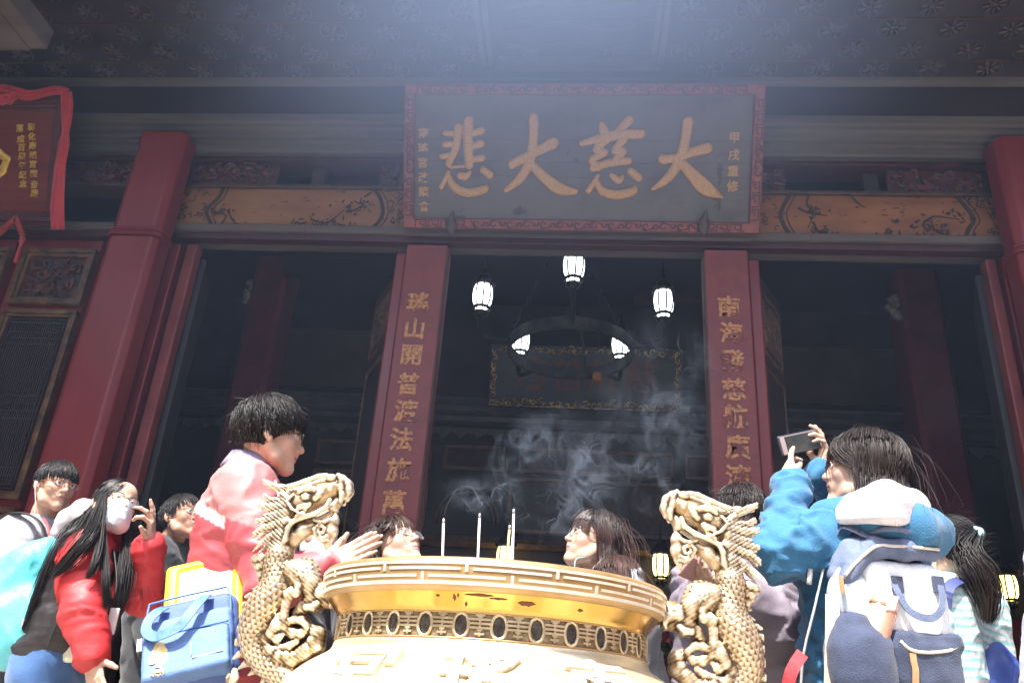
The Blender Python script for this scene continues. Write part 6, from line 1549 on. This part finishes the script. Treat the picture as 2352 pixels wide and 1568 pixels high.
# blue school bag
sb = lambda px, py: ((450 + px / 3.4525) * .6806, (1850 + py / 3.4525) * .6806)
SB = Plane(at(*sb(60, 1590), 2.16), at(*sb(1190, 1330), 2.20), at(*sb(190, 620), 2.24))
bag = thing('school_bag', 'blue school bag with webbing handle and yellow tree badge behind the red jacket', 'school bag', SB.O)
bag_m = M('blue_nylon', (.050, .105, .33), (.08, .15, .41), 3, .5, bump=.35, bscale=420, sheen=.1); bag_l = M('pale_blue_nylon', (.10, .20, .45), (.15, .26, .52), 3, .5, bump=.35, bscale=420); web = M('blue_webbing', (.05, .13, .32), (.08, .19, .42), 90, .6, bump=.2)
V, Q = soft_box(SB, (0, -.02, -.085), (SB.w, SB.h * .985, -.004), .035, .006, .003, 12, 1); obj('main_pocket', V, Q, bag_m, bag, True)
V, Q = soft_box(SB, (.006, -.015, -.03), (SB.w - .006, SB.h * .70, .018), .018, .005, .003, 14, 3); fp = obj('front_pocket', V, Q, bag_l, bag, True)
V, Q = soft_box(SB, (.012, -.01, .0), (SB.w - .01, SB.h * .46, .030), .012, .005, .0035, 16, 5); lp = obj('lower_pocket', V, Q, bag_l, bag, True)
bz = lambda px, py, n: np.array([*SB.hit(*sb(px, py)), n])
mb = MB(); rr_ = SB.h
for v, n in ((.468, .026), (.475, .024)): mb.tube(SB.W(np.column_stack([np.linspace(.015, SB.w - .012, 24), np.full(24, v * rr_), np.full(24, n)])), .0028, 6)
mb.tube(SB.W(spline([(.012, .45 * rr_, .004), (.012, .90 * rr_, .0), (.035, .975 * rr_, -.002), (SB.w - .05, .985 * rr_, -.002), (SB.w - .014, .93 * rr_, 0), (SB.w - .01, .5 * rr_, .002)], 50)), .003, 6)
mb.build('zip_piping', web, bag, True)
mb = MB()
strap(mb, SB.W(spline([bz(880, 540, .002), bz(860, 640, .035), bz(780, 800, .055), bz(690, 940, .062), bz(600, 1040, .060), bz(420, 1120, .056), bz(300, 1130, .050), bz(215, 1060, .048), bz(240, 930, .045), bz(330, 790, .03), bz(370, 700, .004)], 60)), .026, SB.N)
mb.build('carry_handle', web, bag)
mb = MB().box((-.006, -.02, .0), (.006, .012, .006)); obj('zip_pull', SB.W(np.vstack(mb.V) + bz(120, 1180, .03)), mb.F, M('steel_pull', (.5, .5, .5), None, 5, .3, metal=.9), bag)
lp_o = lambda px, py: SB.hit(*sb(px, py))
tree = [(335, 1150), (300, 1175), (280, 1230), (262, 1260), (240, 1310), (225, 1360), (222, 1410), (262, 1418), (300, 1400), (295, 1450), (370, 1452), (385, 1400), (440, 1370), (445, 1320), (432, 1280), (440, 1245), (415, 1215), (405, 1170), (370, 1150)]
mb = MB().prism([lp_o(*p) for p in tree][::-1], .0015, (0, 0, .0315), (1, 0, 0), (0, 1, 0), (0, 0, 1)); obj('tree_badge', SB.W(np.vstack(mb.V)), mb.F, M('yellow_print', (.80, .55, .12), (.85, .80, .55), 40, .6, lo=.4, hi=.6), lp)
mb = MB(); r = np.random.default_rng(9)
mb.prism([lp_o(*p) for p in [(270, 1480), (395, 1462), (400, 1500), (280, 1515)]][::-1], .0015, (0, 0, .0315), (1, 0, 0), (0, 1, 0), (0, 0, 1))
for k in range(4):
    for q in range(4):
        x = 275 + k * 38; y = 1545 - k * 8; a_ = lp_o(x + r.uniform(-12, 12), y + r.uniform(-12, 12)); b_ = a_ + r.normal(0, .0025, 2); mb.tube([(a_[0], a_[1], .032), (b_[0], b_[1], .032)], .0012, 4)
obj('badge_print', SB.W(np.vstack(mb.V)), mb.F, M('orange_print', (.75, .50, .25)), lp)
mb = MB()
for a_, b_ in (((715, 1335), (1075, 1250)), ((700, 1080), (710, 1320))): mb.tube([(*lp_o(*a_), .031), (*lp_o(*b_), .031)], .0018, 5)
obj('window_seam', SB.W(np.vstack(mb.V)), mb.F, M('clear_seam', (.6, .66, .72)), lp, True)
mb = MB(); strap(mb, spline([SB.W((.03, SB.h * .95, -.05)), at(400, 1240, 2.30), at(455, 1165, 2.36), at(520, 1110, 2.42), at(560, 1098, 2.55)], 24), .03, (0, -.8, .6)); 
# yellow tray behind it
YB = Plane(at(*sb(330, 700), 2.30), at(*sb(1265, 480), 2.33), at(*sb(430, 190), 2.36))
yb = thing('yellow_tray', 'yellow plastic lunch tray standing behind the blue school bag', 'tray', YB.O)
s_ = SDF((-.02, -.12, -.05), (YB.w + .02, YB.h + .05, .02), .005)
s_.box((YB.w / 2, YB.h / 2 - .05, -.018), (YB.w / 2 - .0, YB.h / 2 + .05, .018), rd=.016, k=.004); s_.box((YB.w / 2 + .006, YB.h / 2 - .065, .006), (YB.w / 2 - .03, YB.h / 2 + .04, .016), rd=.01, k=.006, op='sub')
V, Q = s_.mesh(); obj('tray_body', YB.W(V), Q, M('yellow_plastic', (.85, .60, .03), (.9, .66, .06), 3, .35), yb, True)
V, Q = pbox((.03, -.1, -.0135), (YB.w - .026, YB.h - .027, -.008), .002, .004); obj('pale_lining', YB.W(V), Q, M('cream_plastic', (.85, .82, .62), None, 4, .4), yb, True)

# turquoise backpack on the masked girl's back
tb = thing('backpack', 'slack turquoise backpack on the back of the girl in the face mask', 'backpack', at(60, 1400, 2.95))
s_ = SDF(at(-70, 1560, 3.0) - .15, at(150, 1200, 2.9) + .15, .008)
s_.chain([at(108, 1262, 2.96), at(70, 1300, 2.96), at(30, 1370, 2.98), at(20, 1440, 2.98), at(50, 1480, 2.94)], [.035, .075, .125, .135, .085], k=.05)
s_.chain([at(70, 1400, 2.90), at(85, 1440, 2.88)], [.06, .05], k=.05)
V, Q = s_.mesh(); V = folds(V, Q, .013, 9, 4, (1, 1, .7)); obj('pack', V, Q, M('turquoise_nylon', (.10, .50, .55), (.16, .60, .64), 4, .5, bump=.2, bscale=80), tb, True)
mb = MB(); strap(mb, spline([at(128, 1250, 2.84), at(165, 1235, 2.84), at(190, 1240, 2.80), at(196, 1262, 2.80)], 12), .035, (0, -1, .3)); mb.build('strap', M('black_strap', (.02, .02, .022)), tb); mb = MB(); strap(mb, spline([at(105, 1480, 2.82), at(125, 1430, 2.80), at(150, 1385, 2.79), at(170, 1350, 2.80)], 12), .022, (0, -1, 0)); mb.build('strap', M('black_strap', (.02, .02, .022)), tb)

# canvas backpack of the woman in blue
BP = Plane(at(1905, 1640, 2.13), at(2200, 1655, 2.24), at(1962, 1235, 2.16)); bw, bh = BP.w, BP.h
pk = thing('backpack', 'white and denim square mouthed backpack worn by the woman in the blue hoodie', 'backpack', BP.O)
denim = M('dark_denim', (.018, .028, .065), (.045, .062, .12), 14, .8, bump=.4, bscale=300, sheen=.2); denim_l = M('faded_denim', (.09, .12, .21), (.16, .20, .31), 12, .8, bump=.4, bscale=300)
canvas = M('white_canvas', (.70, .73, .78), (.80, .82, .85), 10, .8, bump=.3, bscale=300); pale = M('pale_blue_canvas', (.42, .52, .60), (.52, .60, .68), 10, .8, bump=.3, bscale=300)
tan = M('tan_leather', (.36, .19, .09), (.48, .28, .15), 20, .5); cream = M('cream_zip', (.72, .66, .55), None, 20, .6)
bq = lambda x, y, n: np.array([*BP.hit((2556 + x / 1.6967) * .6806, (1380 + y / 1.6967) * .6806), n])   # close-up coordinates
s_ = SDF((-.06, -.03, -.17), (bw + .04, bh + .04, .04), .008)
b1 = bq(830, 1250, 0); 
L0, R0_ = bq(640, 1060, 0)[0], bq(1105, 1060, 0)[0]; Y0_, Y1_ = bq(870, 1290, 0)[1], bq(870, 870, 0)[1]; xm, hw = (L0 + R0_) / 2, (R0_ - L0) / 2
s_.box((xm, (Y0_ + Y1_) / 2 - .03, -.065), (hw, (Y1_ - Y0_) / 2 + .03, .065), rd=.03, k=.02); s_.box((xm - .004, Y0_ - .10, -.07), (hw * .98, .12, .055), rd=.03, k=.03)
V, Q = s_.mesh(); V = folds(V, Q, .004, 12, 3); main = obj('pack', BP.W(V), Q, canvas, pk, True)
# sides
s_ = SDF((-.08, -.03, -.17), (bw * .35, bh, .02), .008); s_.chain([bq(600, 930, -.06), bq(600, 1050, -.05), bq(640, 1200, -.05)], [.035, .045, .05], k=.04); V, Q = s_.mesh(); obj('side_panel', BP.W(V), Q, pale, pk, True)
s_ = SDF((-.10, -.06, -.17), (bw * .45, bh * .6, .04), .007); s_.chain([bq(600, 1240, -.04), bq(610, 1380, -.035), bq(640, 1540, -.03), bq(660, 1640, -.03)], [.045, .064, .068, .06], k=.04); s_.chain([bq(690, 1330, -.02), bq(700, 1560, -.015)], [.042, .045], k=.04)
V, Q = s_.mesh(); V = folds(V, Q, .004, 12, 8); obj('side_pocket', BP.W(V), Q, denim, pk, True)
s_ = SDF((bw * .2, -.06, -.05), (bw + .04, bh * .5, .06), .007); s_.box((*(bq(960, 1330, 0)[:2]), .0), (.098, .020, .022), rd=.015, k=.02); s_.box((*(bq(955, 1480, 0)[:2]), .002), (.098, .055, .028), rd=.022, k=.02)
V, Q = s_.mesh(); V = folds(V, Q, .004, 14, 5); lowp = obj('lower_pocket', BP.W(V), Q, denim, pk, True)
# wired square mouth
s_ = SDF((-.03, bh * .6, -.2), (bw + .03, bh + .08, .03), .007); top = [bq(540, 960, -.02), bq(600, 860, -.02), bq(690, 790, -.015), bq(850, 800, -.012), bq(1030, 815, -.02)]
s_.chain(top, [.020, .022, .024, .024, .022], k=.02); s_.chain([p + A_(0, .012, -.05) for p in top], [.018, .022, .024, .024, .022], k=.03); s_.chain([bq(600, 770, -.05), bq(720, 730, -.06), bq(950, 745, -.06)], [.02, .024, .024], k=.03)
V, Q = s_.mesh(); V = folds(V, Q, .003, 14, 9); obj('mouth', BP.W(V), Q, denim_l, pk, True)
mb = MB(); zz_ = [bq(505, 950, .0), bq(560, 880, .002), bq(660, 790, .011), bq(760, 788, .013), bq(900, 796, .014), bq(1030, 806, .006)]; mb.tube(BP.W(spline(zz_, 30)), .0042, 6); mb.tube(BP.W(spline([bq(775, 1330, .028), bq(830, 1380, .031), bq(930, 1395, .032), bq(1060, 1380, .030), bq(1130, 1345, .020)], 20)), .0042, 6); mb.build('zip', cream, pk, True)
mb = MB()
strap(mb, BP.W(spline([bq(770, 1000, .008), bq(785, 1060, .016), bq(830, 1150, .022), bq(900, 1195, .026), bq(970, 1195, .026), bq(1020, 1140, .022), bq(1035, 1060, .014), bq(1030, 985, .006)], 40)), .018, BP.N); mb.build('carry_handle', denim_l, pk)
for x in (770, 1005):
    mb = MB().box(bq(x, 1050, .003) - (.0, 0, .004), bq(x + 45, 960, .010)); obj('handle_tab', BP.W(np.vstack(mb.V)), mb.F, denim, pk)
mb = MB().tube(BP.W(spline([bq(670, 720, -.05), bq(700, 690, -.01), bq(780, 690, .01), bq(880, 715, .008), bq(930, 745, -.02)], 20)), .0075, 8); mb.build('top_handle', denim_l, pk, True)
mb = MB()
strap(mb, BP.W(spline([bq(835, 1400, .034), bq(838, 1450, .036), bq(848, 1500, .036), bq(850, 1600, .034)], 10)), .016, BP.N); mb.build('zip_pull', tan, pk); mb = MB(); strap(mb, BP.W(spline([bq(492, 950, -.01), bq(490, 1000, -.006), bq(500, 1050, -.006)], 8)), .012, BP.N); mb.build('zip_pull', tan, pk)
wbm = M('beige_webbing', (.50, .36, .26), (.58, .44, .33), 60, .7); mb = MB(); strap(mb, spline([at(1907, 1240, 2.25), at(1935, 1205, 2.22), at(1990, 1225, 2.20), at(2030, 1250, 2.22)], 14), .05, (0, -.6, .8)); mb.build('shoulder_strap', denim_l, pk); mb = MB(); strap(mb, spline([at(1912, 1365, 2.19), at(1912, 1450, 2.18), at(1910, 1540, 2.18), at(1908, 1640, 2.19)], 12), .033, (-.3, -1, 0)); strap(mb, spline([at(1925, 1375, 2.20), at(1940, 1400, 2.20), at(1958, 1440, 2.18)], 8), .03, (-.3, -1, .2)); mb.build('shoulder_strap', wbm, pk)
bo = thing('water_bottle', 'rose gold water bottle in the side pocket of the denim and white backpack', 'bottle', BP.W(bq(690, 1250, .0)))
bA, bB = BP.W(bq(665, 1330, -.005)), BP.W(bq(735, 1085, -.005)); ax = unit(bB - bA); L_ = np.linalg.norm(bB - bA); Rb = frame_of(np.cross(ax, (1., 0, 0)), ax)
rose = M('rose_gold_enamel', (.62, .32, .22), (.70, .40, .30), 3, .25, metal=.35)
def bl_(prof, name, m_, par): 
    mb = MB().lathe(prof, bA, 28, R=Rb); return mb.build(name, m_, par, True)
bd_ = bl_([(0, -.05), (.035, -.05), (.036, 0), (.036, L_ * .72), (.034, L_ * .78), (0, L_ * .78)], 'flask', rose, bo); bl_([(.0, L_ * .785), (.034, L_ * .785), (.0345, L_ * .80), (.0345, L_ * .97), (.030, L_ * 1.02), (0, L_ * 1.03)], 'lid', rose, bo)
bl_([(.035, L_ * .74), (.0368, L_ * .745), (.0368, L_ * .765), (.035, L_ * .77)], 'seal_ring', M('copper_ring', (.5, .25, .18), None, 5, .2, metal=.8), bo)
c = bA + ax * L_ * .86 + unit(BP.N) * .034; mb = MB().box((-.014, -.004, -.02), (.014, .004, .02), np.column_stack([BP.U, BP.N, ax]), c); mb.build('clasp', M('pale_clasp', (.75, .55, .48), None, 6, .3), bo, bevel=.003)
# blue backpack of the ponytail girl
bb = thing('backpack', 'plain royal blue backpack worn by the girl in the striped top', 'backpack', at(2285, 1540, 2.75))
s_ = SDF(at(2225, 1700, 2.62) - .1, at(2320, 1420, 2.8) + .1, .009); s_.chain([at(2262, 1480, 2.88), at(2275, 1540, 2.86), at(2272, 1640, 2.86)], [.05, .075, .09], k=.05); V, Q = s_.mesh(); V = folds(V, Q, .008, 12, 2); obj('pack', V, Q, M('royal_blue_nylon', (.05, .09, .36), (.08, .14, .46), 5, .5, bump=.2), bb, True)
mb = MB(); strap(mb, spline([at(2172, 1392, 2.68), at(2178, 1350, 2.68), at(2205, 1332, 2.72), at(2240, 1345, 2.80), at(2258, 1390, 2.84)], 16), .034, (0, -.7, .7)); mb.build('strap', M('navy_strap', (.03, .04, .12), (.05, .07, .2)), bb)
# red sling hanging at the woman's left hip
rs = thing('red_strap', 'short red fabric strap hanging at the hip of the woman in blue', 'strap', at(1825, 1550, 2.25))
mb = MB(); strap(mb, spline([at(1843, 1500, 2.24), at(1826, 1525, 2.23), at(1812, 1560, 2.23), at(1806, 1620, 2.24)], 10), .03, (-.2, -1, 0), .006); mb.build('webbing', M('scarlet_webbing', (.60, .03, .04), (.68, .05, .06), 60, .6), rs)

# ------------------------------------------------------------------ incense smoke
def smoke_mat(name, dens, colr):
    m = bpy.data.materials.new(name); m.use_nodes = True; N, L = m.node_tree.nodes, m.node_tree.links
    N.remove(N['Principled BSDF']); v = N.new('ShaderNodeVolumePrincipled'); v.inputs['Color'].default_value = (*colr, 1); v.inputs['Density'].default_value = dens; v.inputs['Anisotropy'].default_value = 0.
    L.new(v.outputs[0], N['Material Output'].inputs['Volume']); return m, v
sm, _ = smoke_mat('blue_incense_smoke', 20.0, (.72, .84, 1.0))
r = np.random.default_rng(12); mb = MB()
def wisp(P, rad, sq=.45, n=6): mb.tube(P, rad, n, squash=sq)
def curl_path(p, d, L, turn, r, n=26, up=.35):
    P = [np.array(p)]; a = np.arctan2(d[1], d[0]); w = r.normal(0, turn); 
    for k in range(n):
        w = .82 * w + r.normal(0, turn * .55); a += w * .25; a += .10 * up * np.sin(1.57 - a)
        P.append(P[-1] + np.array([np.cos(a) * L / n, r.normal(0, .0012), np.sin(a) * L / n]))
    return np.array(P)
px = lambda L, Y: [at(x, y, Y) for x, y in L]
for L, Y, w0, w1 in (([(1019, 1190), (1024, 1165), (1040, 1135), (1052, 1115), (1075, 1113), (1090, 1128), (1100, 1150), (1092, 1162), (1070, 1168), (1064, 1160)], 2.02, .0016, .0055), ([(1022, 1180), (1036, 1145), (1058, 1120), (1082, 1118)], 2.03, .002, .003), ([(1102, 1178), (1118, 1162), (1128, 1140), (1135, 1120), (1150, 1112), (1166, 1106)], 2.05, .0016, .006),
                  ([(1112, 1165), (1128, 1150), (1150, 1146), (1160, 1130), (1150, 1116), (1134, 1118)], 2.06, .002, .004), ([(1180, 1188), (1165, 1188), (1150, 1172), (1142, 1148), (1140, 1130)], 2.08, .002, .0035), ([(1184, 1190), (1200, 1180), (1215, 1182), (1196, 1196), (1182, 1204)], 2.09, .0018, .004),
                  ([(1240, 1250), (1242, 1228), (1246, 1205), (1256, 1192), (1272, 1184), (1262, 1200)], 2.1, .0012, .004), ([(1060, 1116), (1078, 1120), (1096, 1146), (1104, 1160), (1098, 1168)], 2.02, .002, .006)):
    P = spline(px(L, Y), 40); P += np.cumsum(r.normal(0, .0006, P.shape), 0); wisp(P, np.linspace(w0, w1, 40) * (.8 + .4 * np.sin(np.linspace(0, 14, 40) + r.uniform(0, 6))) * np.clip(np.linspace(2, .0, 40) * 3, .15, 1))
# the drifting cloud above the cluster: many short curls
blobs = [((1195, 1185), 20, 30, 16), ((1225, 1130), 34, 40, 30), ((1265, 1090), 40, 40, 40), ((1255, 1030), 30, 40, 26), ((1340, 1040), 50, 50, 36), ((1300, 1110), 50, 40, 20), ((1400, 1070), 60, 60, 22), ((1480, 1010), 50, 60, 34), ((1500, 920), 50, 50, 22), ((1540, 860), 40, 50, 26), ((1450, 960), 60, 60, 16), ((1330, 950), 50, 40, 10), ((1540, 800), 50, 30, 12), ((1290, 990), 30, 30, 12)]
for (cx_, cy_), sx, sy, n in blobs:
    for k in range(int(n * .16)):
        x = cx_ + r.normal(0, sx); y = cy_ + r.normal(0, sy); Y = 2.12 + r.normal(0, .05) + (1190 - y) * .0006
        P = curl_path(at(x, y, Y), (r.normal(.25, .5), 1), r.uniform(.07, .26), r.uniform(.5, 1.5), r)
        m = len(P); wisp(P, np.sin(np.linspace(.05, 3.09, m)) * r.uniform(.001, .0032) * (.75 + .4 * np.sin(np.linspace(0, r.uniform(6, 18), m))), r.uniform(.2, .6), 6)
sk = mb.build('incense_smoke', sm, None, True, org=Vector(at(1180, 1200, 2.1))); tag(sk, 'thin blue smoke curling up from the incense sticks and drifting to the right', 'smoke', kind='stuff')
# soft volumes: drifting smoke, and veils added to stand in for lens glare
def cloud(name, lab, c, rad, dens, colr, pw_=1.4, noise=None, cat='glare_veil'):
    m, v = smoke_mat(name + '_air', dens, colr); N, L = m.node_tree.nodes, m.node_tree.links
    tc = N.new('ShaderNodeTexCoord'); gr = N.new('ShaderNodeTexGradient'); gr.gradient_type = 'SPHERICAL'; L.new(tc.outputs['Object'], gr.inputs[0])
    po = N.new('ShaderNodeMath'); po.operation = 'POWER'; po.inputs[1].default_value = pw_; L.new(gr.outputs['Fac'], po.inputs[0])
    mu = N.new('ShaderNodeMath'); mu.operation = 'MULTIPLY'; mu.inputs[1].default_value = dens; L.new(po.outputs[0], mu.inputs[0]); L.new(mu.outputs[0], v.inputs['Density'])
    if noise:
        # turbulent sheets: a warped noise whose mid-level forms thin folded films
        mp = N.new('ShaderNodeMapping'); mp.inputs['Scale'].default_value = rad; mp.inputs['Location'].default_value = (noise, 3 * noise, 0); L.new(tc.outputs['Object'], mp.inputs['Vector'])
        w1 = N.new('ShaderNodeTexNoise'); w1.inputs['Scale'].default_value = 9; w1.inputs['Detail'].default_value = 2; L.new(mp.outputs[0], w1.inputs['Vector'])
        sc = N.new('ShaderNodeVectorMath'); sc.operation = 'SCALE'; sc.inputs['Scale'].default_value = .16; L.new(w1.outputs['Color'], sc.inputs[0])
        ad = N.new('ShaderNodeVectorMath'); ad.operation = 'ADD'; L.new(mp.outputs[0], ad.inputs[0]); L.new(sc.outputs[0], ad.inputs[1])
        ms = N.new('ShaderNodeMapping'); ms.inputs['Scale'].default_value = (1, .6, .72); L.new(ad.outputs[0], ms.inputs['Vector'])
        nz = N.new('ShaderNodeTexNoise'); nz.inputs['Scale'].default_value = 19; nz.inputs['Detail'].default_value = 3; nz.inputs['Distortion'].default_value = .6; L.new(ms.outputs[0], nz.inputs['Vector'])
        def mth(op, a, b=None):
            n_ = N.new('ShaderNodeMath'); n_.operation = op; L.new(a, n_.inputs[0])
            if b is not None: n_.inputs[1].default_value = b
            return n_.outputs[0]
        rg = mth('ABSOLUTE', mth('MULTIPLY', mth('SUBTRACT', nz.outputs['Fac'], .5), 12.)); rg = mth('MAXIMUM', mth('SUBTRACT', mth('MULTIPLY', rg, -1.), -1.), 0.); rg = mth('POWER', rg, 2.2)
        big = N.new('ShaderNodeTexNoise'); big.inputs['Scale'].default_value = 7; big.inputs['Detail'].default_value = 1; L.new(mp.outputs[0], big.inputs['Vector'])
        mr = N.new('ShaderNodeMapRange'); mr.inputs[1].default_value = .40; mr.inputs[2].default_value = .66; L.new(big.outputs['Fac'], mr.inputs[0])
        m3 = N.new('ShaderNodeMath'); m3.operation = 'MULTIPLY'; L.new(rg, m3.inputs[0]); L.new(mr.outputs[0], m3.inputs[1])
        m4 = mth('ADD', m3.outputs[0], .02)
        m2 = N.new('ShaderNodeMath'); m2.operation = 'MULTIPLY'; L.new(mu.outputs[0], m2.inputs[0]); L.new(m4, m2.inputs[1]); L.new(m2.outputs[0], v.inputs['Density'])
        m.cycles.volume_step_rate = .16
    mb = MB().lathe([(np.sin(t) * 1.001 + 1e-6, -np.cos(t) * 1.001) for t in np.linspace(0, np.pi, 17)], (0, 0, 0), 24)
    o = mb.build(name, m, None, True); o.location = [float(x) for x in c]; o.scale = rad; tag(o, lab, cat, kind='stuff'); return o
cloud('glare_veil', 'bluish veil added to stand in for lens glare at the top centre', at(1270, -80, 2.7), (2.0, .75, 1.8), 1.2, (.52, .66, 1.0), 2.1)  # added volume in place of veiling lens glare
cloud('glare_veil', 'thin wide veil added to lift the dark tones of the hall', at(1200, 420, 2.8), (4.2, .9, 2.6), .028, (.50, .66, 1.0), .7)  # added volume that lifts the blacks towards blue
for (x, y), rad, dn, sd_, lab in (((1275, 1085), (.20, .06, .19), 9., 1.3, 'folded films of blue smoke over the incense cluster'), ((1420, 1030), (.24, .06, .20), 4.5, 2.1, 'pale smoke drifting right of the incense cluster'), ((1510, 900), (.19, .07, .28), 3.2, 3.7, 'pale smoke rising beside the right couplet column'), ((1100, 1140), (.13, .04, .07), 7., 5.2, 'faint smoke around the two lone incense sticks')):
    cloud('incense_smoke', lab, at(x, y, 2.16), rad, dn, (.66, .80, 1.0), .7, sd_, 'smoke')
